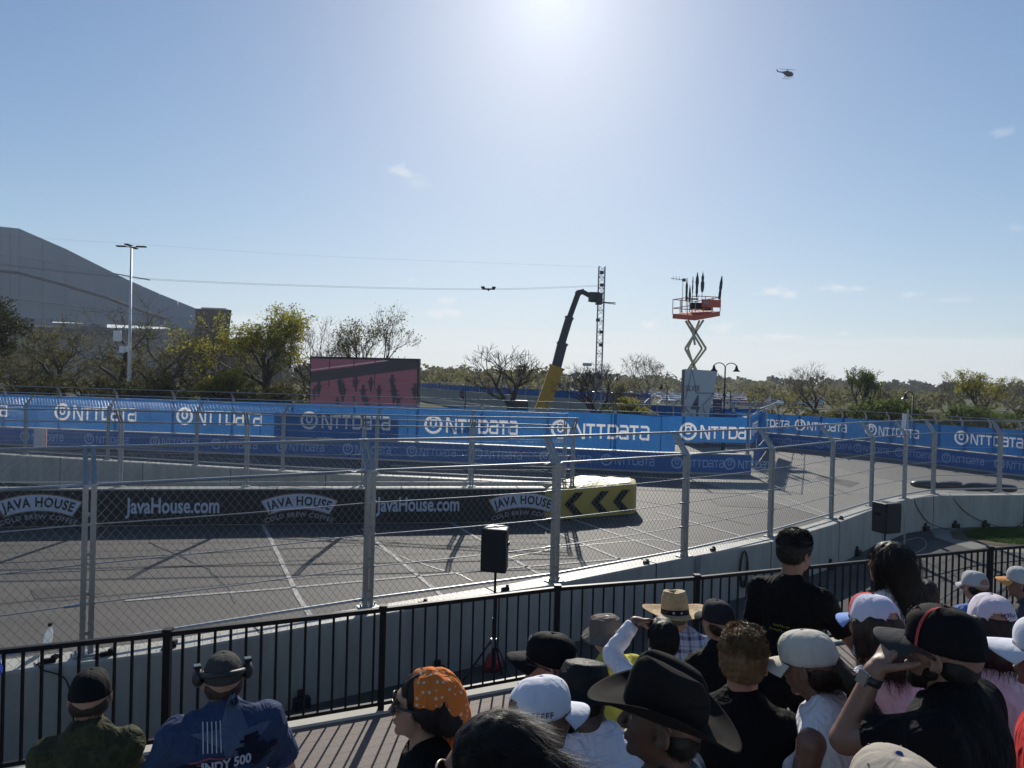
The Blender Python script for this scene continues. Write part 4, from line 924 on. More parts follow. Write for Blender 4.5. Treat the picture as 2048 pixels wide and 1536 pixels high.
# wrapped masts standing on the platform
for k, (x0, y0, x1, y1, w0, ra_, rb_) in enumerate(((1364, 626, 1366, 560, .05, .03, .06), (1372, 624, 1374, 556, .10, .3, 1.0), (1379, 624, 1380, 570, .09, .35, .95), (1384, 622, 1386, 553, .06, .5, 1.0), (1392, 620, 1395, 545, .13, .35, 1.0), (1403, 618, 1406, 543, .13, .45, .95), (1437, 610, 1444, 552, .13, .2, 1.0))):
    A, B = P(x0, y0), P(x1, y1); b = MB(); b.tube([A, B], .022, 6)
    n_ = 10; pts = [A.lerp(B, ra_+(rb_-ra_)*j/n_) for j in range(n_+1)]; rr_ = random.Random(k)
    b.tube(pts, [max(.03, w0*(.75+.5*rr_.random())*(math.sin(math.pi*min(1, (j+.6)/n_))**.35 if j < n_ else .3)) for j in range(n_+1)], 7)
    if k == 0: b.beam(B, B+Vector((-1.0, 0, .12)), .04); b.box(B+Vector((.08, 0, 0)), (.28, .1, .24)); [b.beam(B+Vector((-.3-.25*j, 0, -.05)), B+Vector((-.3-.25*j, 0, .3)), .025) for j in range(3)]
    o = b.build('wrapped_mast', mat('mast_wrap', (.02, .04, .045), .7, var=.2)); tag(o, ['thin antenna mast with a horn and side yagi, leftmost on the lift', 'tall wrapped mast, second from left on the lift platform', 'shortest wrapped mast on the lift platform', 'slim wrapped mast in the middle of the lift platform', 'thick wrapped mast fifth from left on the lift', 'tallest wrapped mast on the lift with pointed tip', 'wrapped mast standing alone at the right end of the lift'][k], 'mast', 'wrapped masts on the lift')
# ================= telehandler and lattice tower =================
dC = 60.0; t = tag(empty('telescopic_crane', gx(1080, dC)), 'telescopic boom with yellow base section and dark upper sections gripping the lattice tower', 'crane'); iv = Matrix.Translation(-t.location)
Q = lambda x_, y_, dd=0.0: atd(x_, y_, dC+dd)
m_cy = mat('crane_yellow', (.46, .25, .02), .5, var=.15, vs=2); m_cd = mat('boom_dark', (.035, .038, .045), .45, .2, var=.1)
for (a_, c_, w_, mm, nm) in (((1062, 880), (1114, 733), 1.15, m_cy, 'boom_base'), ((1109, 748), (1125, 686), .82, m_cd, 'boom_section'), ((1122, 690), (1139, 634), .64, m_cd, 'boom_section'), ((1137, 640), (1157, 585), .46, m_cd, 'boom_section')):
    b = MB(); b.beam(Q(*a_), Q(*c_), w_*.9, w_); b.beam(Q(*c_)-(Q(*c_)-Q(*a_)).normalized()*.15, Q(*c_), w_*1.0, w_*1.15); b.build(nm, mm, t, xf=iv)
b = MB(); b.tube([Q(1135, 634), Q(1146, 637)], .1, 6); b.tube([Q(1120, 686), Q(1134, 689)], .1, 6); b.build('boom_collar', m_cd, t, xf=iv)
b = MB(); b.beam(Q(1154, 586), Q(1168, 583), .5, .4); b.beam(Q(1166, 584), Q(1184, 594), .4, .35); b.build('boom_head', m_cd, t, xf=iv)
b = MB(); b.box(Q(1188, 594), (.9, .8, .75)); b.box(Q(1198, 598), (.5, 1.0, .9)); b.beam(Q(1180, 603), Q(1212, 605), .1); b.beam(Q(1182, 588), Q(1208, 586), .08); b.build('fork_carriage', m_cd, t, xf=iv)
for dd in (-.35, .35): b = MB(); b.beam(Q(1196, 604, dd), Q(1231, 607+dd*4, dd), .08, .06); b.build('fork', m_cd, t, xf=iv)
b = MB(); c_ = gx(1050, dC); b.box((c_.x, dC, 1.1), (5.0, 2.3, 1.2)); b.build('chassis', m_cy, t, xf=iv, bevel=.1)
b = MB(); b.box((c_.x-.6, dC-.6, 2.2), (1.6, 1.0, 1.3)); b.build('cab', m_cd, t, xf=iv, bevel=.1)
for sx in (-1.7, 1.7):
    for sy in (-1.1, 1.1): b = MB(); b.tube([(c_.x+sx, dC+sy-.25, .65), (c_.x+sx, dC+sy+.25, .65)], .65, 18); b.build('wheel', m_blackp, t, xf=iv)
t = tag(empty('lattice_tower', gx(1195, dC+1.2)), 'thin steel lattice tower held upright beside the boom head', 'tower'); iv = Matrix.Translation(-t.location)
A, B = Q(1194, 860, 1.2), Q(1204, 533, 1.2); hw = .26
ax = (B-A).normalized(); b = MB(); Lt = (B-A).length; n_ = 30
cor = [(-hw, -hw), (hw, -hw), (hw, hw), (-hw, hw)]
sx_ = Vector((1, 0, 0)); sy_ = Vector((0, 1, 0))
pt = lambda k_, i_: A.lerp(B, k_/n_)+sx_*cor[i_ % 4][0]+sy_*cor[i_ % 4][1]
for i in range(4): b.tube([pt(0, i), pt(n_, i)], .035, 5)
b.build('chord', m_galvd, t, xf=iv); b = MB()
for k_ in range(n_):
    for i in range(4): b.tube([pt(k_, i+(k_ % 2)), pt(k_+1, i+1-(k_ % 2))], .018, 4); 
    if k_ % 2 == 0: [b.tube([pt(k_, i), pt(k_, i+1)], .018, 4) for i in range(4)]
b.build('bracing', m_galvd, t, xf=iv)
b = MB(); rr_ = random.Random(2)
for y_ in (545, 570, 590, 640, 664, 690): b = MB(); b.box(Q(1199+rr_.uniform(-4, 5), y_, 1.0), (.3, .3, .25)); b.build('fitting', m_cd, t, xf=iv)
# cable camera
cz = atd(977, 578, 55); t = tag(empty('cable_camera', cz), 'small cable camera trolley hanging on two wires in the sky', 'cable camera')
b = MB(); b.box((0, 0, 0), (1.0, .2, .09)); b.build('frame', m_black, t)
for x_ in (-.5, -.36, .34, .48): b = MB(); b.tube([(x_, -.06, .12), (x_, .06, .12)], .085, 10); b.build('pulley', m_black, t)
b = MB(); b.sph((0, 0, -.08), (.07, .07, .08), 10, 6); b.build('camera_ball', m_black, t)
for (dz, lab) in ((0.02, 'upper camera wire across the left sky to the lattice tower'), (-.06, 'lower camera wire across the left sky to the lattice tower')):
    cable('suspension_wire', lab, [atd(-60, 521, 50)+Vector((0, 0, dz)), atd(260, 555, 52)+Vector((0, 0, dz)), atd(640, 572, 54)+Vector((0, 0, dz)), atd(977, 578, 55)+Vector((0, 0, dz)), atd(1197, 571, 61)+Vector((0, 0, dz))], .008, cat='wire')
cable('suspension_wire', 'faint highest wire running over the light pole to the tower top', [atd(-60, 468, 55), atd(255, 487, 57), atd(640, 512, 60), atd(1200, 534, 61)], .004, cat='wire')
# helicopter
hc = atd(1574, 148, 160); t = tag(empty('helicopter', hc, R(8)), 'small dark helicopter flying in the upper right sky', 'helicopter')
m_h = mat('helicopter_dark', (.03, .035, .045), .4, var=.1)
b = MB(); pr = [(1.55, .02, -.05), (1.35, .33, -.02), (.8, .55, .05), (0, .6, .1), (-.5, .42, .2), (-1.0, .17, .3), (-2.3, .07, .32)]
b.grid(lambda u, v: (lambda q_: Vector((q_[0], q_[1]*.85*math.cos(6.2832*u), q_[2]+q_[1]*math.sin(6.2832*u))))(pr[int(round(v*6))]), 12, 6, True); b.build('fuselage', m_h, t, smooth=True)
b = MB(); b.add([(-2.2, 0, .3), (-2.6, 0, .85), (-2.4, 0, .85), (-1.95, 0, .35), (-2.2, .05, .3), (-2.6, .05, .85), (-2.4, .05, .85), (-1.95, .05, .35)], [(0, 1, 2, 3), (7, 6, 5, 4), (0, 4, 5, 1), (1, 5, 6, 2), (2, 6, 7, 3)]); b.build('tail_fin', m_h, t)
b = MB(); b.box((.1, 0, .85), (.14, .14, .35)); b.build('rotor_mast', m_h, t)
for s in (1, -1): b = MB(); b.beam((.1, 0, 1.03), (.1+s*2.2, s*.5, 1.03+s*.28), .14, .03); b.build('rotor_blade', m_h, t)
b = MB(); b.beam((-2.45, -.08, .2), (-2.45, -.08, .75), .08, .02); b.build('tail_rotor', m_h, t)
for s in (-.5, .5):
    b = MB(); b.tube([(-.9, s, -.85), (1.0, s, -.85), (1.25, s, -.75)], .035, 6); b.tube([(.5, s, -.85), (.5, s*.6, -.4)], .03, 5); b.tube([(-.4, s, -.85), (-.4, s*.6, -.35)], .03, 5); b.build('skid', m_h, t)
b = MB(); b.sph((.95, 0, .08), (.55, .46, .38), 12, 8); b.build('canopy_glass', mat('canopy', (.15, .18, .22), .1), t, smooth=True)
# power pylons far away
def pylon(px, py, d, lab):
    p_ = gx(px, d); h = atd(px, py, d).z; t = tag(empty('power_pylon', p_), lab, 'pylon', 'power pylons on the horizon'); b = MB()
    for sx in (-1, 1):
        for sy in (-1, 1): b.tube([(sx*3, sy*3, 0), (sx*.7, sy*.7, h*.7), (0, 0, h)], .22, 4)
    for k in range(6):
        a_, c_ = 3-2.3*k/6, 3-2.3*(k+1)/6; z0, z1 = h*.7*k/6, h*.7*(k+1)/6; b.tube([(-a_, -a_, z0), (c_, -c_, z1)], .14, 4); b.tube([(a_, -a_, z0), (-c_, -c_, z1)], .14, 4)
    b.build('tower', m_galvd, t)
    for z_, w_ in ((.7, 7), (.8, 6), (.9, 4.5)): b = MB(); b.beam((-w_, 0, h*z_), (w_, 0, h*z_), .3, .35); b.build('crossarm', m_galvd, t)
pylon(1334, 741, 700, 'tiny power pylon on the horizon left of the silver sign'); pylon(1436, 746, 800, 'tiny power pylon on the horizon right of the silver sign')
# light masts seen tiny over the car park
for k, (px, py, d) in enumerate(((1012, 752, 170), (1358, 762, 190), (1466, 768, 230), (1475, 766, 240), (1568, 760, 260), (1172, 729, 120))):
    p_ = gx(px, d); h = atd(px, py, d).z; t = tag(empty('car_park_light', p_), 'thin distant light mast over the parked cars', 'light mast', 'thin light masts over the distant car park'); b = MB(); b.tube([(0, 0, 0), (0, 0, h)], .07, 5); b.build('mast', m_galvd, t); b = MB(); b.box((0, 0, h), (1.4, .4, .12)) if k < 5 else b.box((0, 0, h), (1.5, .5, .5)); b.build('lamp_head', m_whitef if k < 5 else m_galvd, t)
# distant parked cars
carcol = [(.6, .6, .6), (.08, .08, .09), (.25, .26, .28), (.35, .04, .03), (.04, .07, .2), (.7, .7, .68), (.02, .02, .02)]
protos = []
for k, c_ in enumerate(carcol):
    b = MB(); L_, W_, = 4.6, 1.8
    side = [(-2.3, .35), (-2.3, .85), (-1.9, .98), (-1.3, 1.45), (.3, 1.48), (1.1, 1.0), (2.1, .85), (2.3, .6), (2.3, .35)]
    b.add([(x_, y_*(.9 if z_ > 1.1 else 1)*.9, z_) for y_ in (-1, 1) for x_, z_ in side], [tuple(range(8, -1, -1)), tuple(range(9, 18))]+[(i, (i+1) % 9, 9+(i+1) % 9, 9+i) for i in range(9)], 0)
    for sx in (-1.4, 1.4):
        for sy in (-.85, .85): b.tube([(sx, sy-.1, .33), (sx, sy+.1, .33)], .33, 10, mi=1)
    b.add([(x_, y_, z_) for y_ in (-.83, .83) for x_, z_ in ((-1.7, 1.0), (-1.22, 1.38), (.25, 1.40), (.85, 1.02))], [(0, 3, 2, 1), (4, 5, 6, 7)], 2)
    protos.append((b, [mat('car_paint_%s' % 'abcdefg'[k], c_, .18, .3, var=0, coat=1), m_blackp, mat('car_glass', (.02, .025, .03), .05, var=0)]))
pm = []
rnd = random.Random(77); ncar = 0; cnames = ['white', 'black', 'silver', 'red', 'blue', 'pale', 'dark']
for row in range(7):
    d = 175+row*27
    for px in np.arange(1120 if row < 5 else 1180, 1640, 9.2+row*-.4):
        if 1362 < px < 1428 or rnd.random() < .35: continue
        if px > 1490 and row > 4: continue
        k = rnd.randrange(7) if rnd.random() < .6 else 2
        if len(pm) <= 6 and False: pass
        p_ = gx(px+rnd.uniform(-2, 2), d+rnd.uniform(-1, 1)); p_.z = -.02
        key = k
        if key not in [q_[0] for q_ in pm]:
            bb, mm = protos[k]; o = bb.build('parked_car', mm); pm.append((k, o))
        else:
            src = [q_[1] for q_ in pm if q_[0] == key][0]; o = src.copy(); COL.objects.link(o)
        o.location = p_; o.rotation_euler = (0, 0, rnd.uniform(.9, 1.25)); ncar += 1
        tag(o, '%s car among the rows in the distant car park' % cnames[k], 'car', 'cars parked in the distant car park')
print('cars', ncar)
# ================= trees =================
m_bark = mat('bark', (.055, .045, .038), .9, var=.3, vs=4)
m_barkp = mat('pale_bark', (.17, .15, .13), .9, var=.3, vs=4)
def leafmat(n, c, tr=.45): return mat(n, c, .7, var=.35, vs=1.3, trans=tr, spec=.2)
m_lf = {'yg': leafmat('leaf_yellow_green', (.25, .24, .04), .6), 'g': leafmat('leaf_fresh_green', (.10, .15, .03), .5), 'ol': leafmat('leaf_olive', (.135, .125, .045), .5), 'dk': leafmat('leaf_dark', (.04, .05, .02), .3), 'bud': leafmat('leaf_bud', (.12, .09, .05)), 'bg': leafmat('leaf_bright', (.11, .15, .035), .5)}
TREES = {}
def tree_mesh(seed, h, w, levels=5, leaves=0, lsize=.2, leaf='ol', trunk=.28, droop=0.0, split=3, upb=.35, r0=.02, bark=None, spread=.75, twig=1.0):
    rnd = random.Random(seed); tips = []; B = MB()
    rad = h*r0
    def grow(p, d, ln, r, lv):
        n = 3 if lv > 1 else 2; pts = [p]; rs = [r]; q = p.copy(); dd = d.copy()
        for k in range(n):
            dd = (dd+Vector((rnd.gauss(0, .16), rnd.gauss(0, .16), rnd.gauss(0, .10)+upb*.12-droop*.15*(levels-lv)))).normalized()
            q = q+dd*ln/n; pts.append(q.copy()); rs.append(r*(1-.38*(k+1)/n))
        B.tube(pts, rs, 6 if lv >= levels-1 else (4 if lv > 1 else 3), cap=False)
        if lv <= 1: tips.append((q.copy(), dd.copy())); tips.append((pts[1].copy(), dd.copy()))
        if lv == 0: return
        m = split+(1 if rnd.random() < .4 else 0)
        for k in range(m):
            a = 2*math.pi*(k+rnd.random()*.7)/m; ti = rnd.uniform(.45, 1.0)*spread
            ax = dd.orthogonal().normalized(); ax = Matrix.Rotation(a, 3, dd) @ ax
            nd = (dd*math.cos(ti)+ax*math.sin(ti)); nd.z += upb*.35; nd.normalize()
            st = pts[-1] if rnd.random() < .55 or lv == levels else pts[rnd.randrange(1, len(pts))]
            grow(st, nd, ln*rnd.uniform(.62, .84), max(rs[-1]*.72, h*.0009*twig), lv-1)
    grow(Vector((0, 0, 0)), Vector((rnd.uniform(-.06, .06), 0, 1)), h*trunk, rad, levels)
    mx_ = max(v[2] for v in B.v); xs = sorted(v[0] for v in B.v); wx = (xs[int(len(xs)*.985)]-xs[int(len(xs)*.015)]) or 1
    cx_ = (xs[int(len(xs)*.985)]+xs[int(len(xs)*.015)])/2*.7
    sx = w/wx; sz = h/mx_
    def tf(v): return (v[0]*sx, v[1]*sx, v[2]*sz)
    B.v = [tf(v) for v in B.v]
    Lf = MB()
    if leaves:
        tl = [(Vector(tf(q)), d) for q, d in tips]; per = max(1, int(leaves/len(tl)))
        for q, d in tl:
            if q.z < h*.22: continue
            for k in range(per):
                o = q+Vector((rnd.gauss(0, .16), rnd.gauss(0, .16), rnd.gauss(0, .13)))*(h/9)
                a = Vector((rnd.gauss(0, 1), rnd.gauss(0, 1), rnd.gauss(0, 1))).normalized(); b_ = a.orthogonal().normalized(); c_ = a.cross(b_); s = lsize*rnd.uniform(.5, 1.2)
                Lf.add([o-b_*s*.5, o+c_*s*.28, o+b_*s*.5, o-c_*s*.28], [(0, 1, 2, 3)])
    return B, Lf
def tree(key, loc, lab, name='tree', rz=0.0, sc=1.0, group=None, bark=None, leaf='ol', cat='tree', **kw):
    if key not in TREES:
        B, Lf = tree_mesh(**kw)
        t = empty(name, loc, rz); B.build('trunk_and_limbs', bark or m_bark, t)
        if Lf.v: Lf.build('crown', m_lf[leaf], t)
        TREES[key] = t
    else: t = copy_tree(TREES[key]); t.name = name; t.location = loc; t.rotation_euler = (0, 0, rz)
    t.scale = (sc, sc, sc); tag(t, lab, cat, group); return t
def hgt(px, py, d): return atd(px, py, d).z
# yellow green tree
tree('yg', gx(552, 62), 'broad yellow green tree in young leaf left of the video screen', 'leafy_tree', seed=21, h=hgt(540, 603, 62), w=9.0, levels=5, leaves=10500, lsize=.24, leaf='yg', trunk=.20, split=3, upb=.45, spread=.95, r0=.026)
tree('bare1', gx(668, 66), 'grey bare tree rising behind the left part of the screen', 'bare_tree', seed=5, h=hgt(665, 632, 66), w=6.0, levels=5, leaves=1200, lsize=.12, leaf='bud', trunk=.2, split=3, upb=.6)
tree('g1', gx(738, 68), 'thinly leafed green tree above the video screen', 'leafy_tree', seed=9, h=hgt(735, 609, 68), w=7.0, levels=5, leaves=3600, lsize=.2, leaf='ol', trunk=.2, split=3, upb=.55)
tree('twist', gx(235, 60), 'twisted dark oak just left of the tall light pole', 'oak_tree', seed=33, h=hgt(240, 592, 60), w=11.0, levels=5, leaves=2600, lsize=.18, leaf='ol', trunk=.26, split=3, upb=.1, spread=1.0, r0=.028)
tree('dark', gx(-12, 56), 'dark evergreen oak cut off by the left picture edge', 'oak_tree', seed=14, h=hgt(10, 583, 56), w=6.5, levels=5, leaves=8000, lsize=.24, leaf='dk', trunk=.18, split=3, upb=.4)
tree('ol2', gx(130, 64), 'olive budded tree between the left edge and the light pole', 'budding_tree', seed=41, h=hgt(130, 640, 64), w=8, levels=5, leaves=3200, lsize=.2, leaf='ol', trunk=.15, split=3, upb=.3)
tree('ol2', gx(330, 63), 'olive budded tree right of the tall light pole', 'budding_tree', rz=2.0, sc=1.0)
tree('bare1', gx(430, 68), 'bare tree in front of the dark stadium block', 'bare_tree', rz=1.0, sc=.93)
tree('twist', gx(405, 62), 'spreading budded oak in front of the stadium annex', 'oak_tree', rz=2.6, sc=.80)
tree('ol2', gx(40, 66), 'olive budded tree right behind the far left fence posts', 'budding_tree', rz=4.0, sc=.8)
tree('bush', gx(485, 56), 'bright yellow green sapling left of the big leafy tree trunk', 'sapling', seed=51, h=4.9, w=3.2, levels=4, leaves=4500, lsize=.2, leaf='yg', trunk=.1, split=4, upb=.8)
tree('bush2', gx(240, 55), 'olive bush at the foot of the tall light pole', 'bush', seed=52, h=3.9, w=4.6, levels=4, leaves=3500, lsize=.18, leaf='ol', trunk=.08, split=4, upb=.5, cat='bush')
for k, (px, d, sc, rz) in enumerate(((20, 60, 1.1, .4), (90, 58, .95, 2.2), (160, 62, 1.1, 1.1), (300, 57, 1.0, 3.3), (365, 60, 1.15, 4.4), (430, 58, 1.1, 5.1), (520, 64, 1.05, .9), (590, 60, .95, 2.8), (-60, 60, 1.2, 1.9), (610, 70, 1.2, .3))):
    tree('bush2', gx(px, d), 'olive brown bush in the dense belt behind the left blue banners', 'bush', rz=rz, sc=sc, group='bushes behind the left blue banners', cat='bush')
for k, (px, d, sc, rz, lab) in enumerate(((60, 75, .8, .7, 0), (290, 76, .75, 5.0, 0), (470, 76, .8, 2.5, 0))):
    tree('ol2', gx(px, d), 'budded tree in the second row between stadium and banners', 'budding_tree', rz=rz, sc=sc, group='second row of budded trees before the stadium')
# bare trees in the middle
tree('bareM', gx(1025, 58), 'wide bare tree left of the crane boom', 'bare_tree', seed=63, h=hgt(1010, 683, 58), w=6.6, levels=5, trunk=.13, split=3, upb=.55, spread=.85, r0=.022, bark=m_bark, leaves=0, twig=1.2)
tree('bareM', gx(1205, 56), 'bare tree around the foot of the lattice tower', 'bare_tree', rz=2.2, sc=.80)
tree('pale', gx(1292, 85), 'pale slender tree between tower and silver sign', 'pale_tree', seed=71, h=hgt(1290, 708, 85), w=4.8, levels=5, leaves=1500, lsize=.16, leaf='bud', trunk=.25, split=3, upb=.8, bark=m_barkp)
tree('g1', gx(1235, 60), 'small olive tree low behind the blue fence near the tower', 'leafy_tree', rz=1.2, sc=.46)
tree('bush', gx(1235, 52), 'olive green shrub at the base of the tower tree', 'sapling', rz=2.2, sc=.72)
tree('bareM', gx(1150, 90), 'distant bare tree between boom and tower', 'bare_tree', rz=4.0, sc=.95)
# right side trees beyond the banner
tree('bare1', gx(1628, 78), 'bare tree standing above the right banner, left group', 'bare_tree', rz=.4, sc=hgt(1625, 720, 78)/hgt(665, 632, 66))
tree('popl', gx(1722, 74), 'narrow fresh green tree above the right banner', 'leafy_tree', seed=81, h=hgt(1725, 733, 74), w=3.0, levels=5, leaves=4000, lsize=.2, leaf='bg', trunk=.12, split=3, upb=1.1)
tree('bare1', gx(1745, 80), 'small bare tree directly right of the narrow green tree', 'bare_tree', rz=3.4, sc=.55)
tree('g2', gx(1962, 76), 'broad pale olive tree near the right picture edge', 'leafy_tree', seed=91, h=hgt(1965, 738, 76), w=6.5, levels=5, leaves=5500, lsize=.2, leaf='yg', trunk=.15, split=3, upb=.6)
tree('pale', gx(2035, 90), 'pale thin tree at the right picture edge', 'pale_tree', rz=1.4, sc=.78)
tree('pale', gx(1895, 100), 'pale thin tree left of the broad olive tree', 'pale_tree', rz=3.0, sc=.8)
tree('bushg', gx(1810, 56), 'bright green round bush left of the right street lamp', 'bush', seed=95, h=4.0, w=4.2, levels=4, leaves=4200, lsize=.2, leaf='bg', trunk=.08, split=4, upb=.5, cat='bush')
tree('bushg', gx(1900, 57), 'bright green bush right of the right street lamp', 'bush', rz=2.5, sc=.9, cat='bush')
tree('bushd', gx(1700, 60), 'dark olive bush behind the middle of the right banner', 'bush', seed=96, h=3.3, w=4.8, levels=4, leaves=4500, lsize=.22, leaf='ol', trunk=.08, split=4, upb=.4, cat='bush')
rnd = random.Random(12)
for px in range(1500, 2200, 34):
    d = rnd.uniform(60, 72); tree('bushd' if rnd.random() < .85 else 'bushg', gx(px+rnd.uniform(-9, 9), d), 'olive or green bush in the belt behind the right blue banner', 'bush', rz=rnd.uniform(0, 6), sc=rnd.uniform(.62, 1.0)*(1.0 if px > 1680 else .72), group='bushes behind the right blue banner', cat='bush')
for px in range(1130, 1360, 40):
    tree('bushd', gx(px+rnd.uniform(-9, 9), rnd.uniform(85, 100)), 'low olive bush before the distant car park', 'bush', rz=rnd.uniform(0, 6), sc=rnd.uniform(.5, .7), group='low bushes before the distant car park', cat='bush')
# far woods: two masses of crowns, one object each
def wood(name, rows, leaf, lab, seed, q=1.6):
    rnd = random.Random(seed); b = MB()
    for (px0, px1, d0, d1, hmin, hmax, n, per) in rows:
        for k in range(n):
            px = rnd.uniform(px0, px1); d = rnd.uniform(d0, d1); c = gx(px, d); hh = rnd.uniform(hmin, hmax); r = hh*rnd.uniform(.38, .62)
            for j in range(per):
                v = Vector((rnd.gauss(0, 1), rnd.gauss(0, 1), rnd.gauss(0, 1))).normalized()*rnd.uniform(.75, 1.05)
                o = Vector((c.x+v.x*r, c.y+v.y*r, hh*.55+v.z*hh*.45)); s = q*rnd.uniform(.6, 1.3)*(d/400)**.6
                a = (v+Vector((rnd.gauss(0, .6), rnd.gauss(0, .6), rnd.gauss(0, .6)))).normalized(); b_ = a.orthogonal().normalized(); c_ = a.cross(b_)
                b.add([o-b_*s*.6, o+c_*s*.45, o+b_*s*.6, o-c_*s*.45], [(0, 1, 2, 3)])
    tag(b.build(name, m_lf[leaf]), lab, 'woodland', kind='stuff')
wood('far_wood', [(600, 2500, 430, 620, 8, 13, 330, 60), (1900, 2700, 250, 420, 5, 9, 60, 60), (-900, 620, 250, 300, 6, 10, 60, 60)], 'dk', 'dark wooded ridge along the horizon', 1, 2.4)
wood('far_wood', [(830, 1100, 190, 260, 5.5, 9.5, 60, 80), (1500, 2500, 150, 260, 3, 5.5, 160, 60), (1100, 1700, 330, 420, 5, 9, 120, 50)], 'ol', 'olive spring woodland in the middle distance', 2, 1.5)
wood('near_thicket', [(1500, 2400, 58, 80, 1.4, 2.8, 80, 110), (-300, 640, 58, 72, 1.6, 3.4, 60, 130)], 'ol', 'tangled olive undergrowth behind the blue banners', 3, 1.1)
# ================= people =================
from mathutils.bvhtree import BVHTree
def npv(v): return np.array(v, dtype=np.float64)
def RX(a): c, s = math.cos(a), math.sin(a); return np.array([[1, 0, 0], [0, c, -s], [0, s, c]])
def RY(a): c, s = math.cos(a), math.sin(a); return np.array([[c, 0, s], [0, 1, 0], [-s, 0, c]])
def RZ(a): c, s = math.cos(a), math.sin(a); return np.array([[c, -s, 0], [s, c, 0], [0, 0, 1]])
I3 = np.eye(3)
def E_(c, r, k=.02, rot=None, sub=False): return dict(t='e', c=npv(c), r=npv(r), R=I3 if rot is None else rot, k=k, sub=sub)
def C_(a, b, ra, rb, k=.02, sub=False, flat=False): return dict(t='c', a=npv(a), b=npv(b), ra=ra, rb=rb, k=k, sub=sub, flat=flat)
def xfp(prims, Rm, t0, piv=(0, 0, 0)):
    piv = npv(piv); t0 = npv(t0); out = []
    for p in prims:
        q = dict(p)
        if q['t'] == 'e': q['c'] = Rm @ (q['c']-piv)+piv+t0; q['R'] = Rm @ q['R']
        else: q['a'] = Rm @ (q['a']-piv)+piv+t0; q['b'] = Rm @ (q['b']-piv)+piv+t0
        out.append(q)
    return out
def sdf(P, prims):
    D = np.full(len(P), 10.0)
    for p in prims:
        if p['t'] == 'e':
            q = (P-p['c']) @ p['R']; k0 = np.linalg.norm(q/p['r'], axis=1); k1 = np.linalg.norm(q/p['r']**2, axis=1)
            d = k0*(k0-1)/np.maximum(k1, 1e-6)
        else:
            ab = p['b']-p['a']; L2 = ab @ ab+1e-12; t = (P-p['a']) @ ab/L2; tt = np.clip(t, 0, 1)
            d = np.linalg.norm(P-p['a']-tt[:, None]*ab, axis=1)-(p['ra']+(p['rb']-p['ra'])*tt)
            if p['flat']: d = np.maximum(np.linalg.norm(P-p['a']-np.maximum(t, 0)[:, None]*ab, axis=1)-(p['ra']+(p['rb']-p['ra'])*tt), (t-1)*math.sqrt(L2))
        k = p['k']
        if p['sub']:
            h = np.clip(.5-.5*(D+d)/k, 0, 1); D = D*(1-h)-d*h+k*h*(1-h)
        else:
            h = np.clip(.5+.5*(D-d)/k, 0, 1); D = D*h*0+(D*(1-h)+d*h)-k*h*(1-h)
    return D
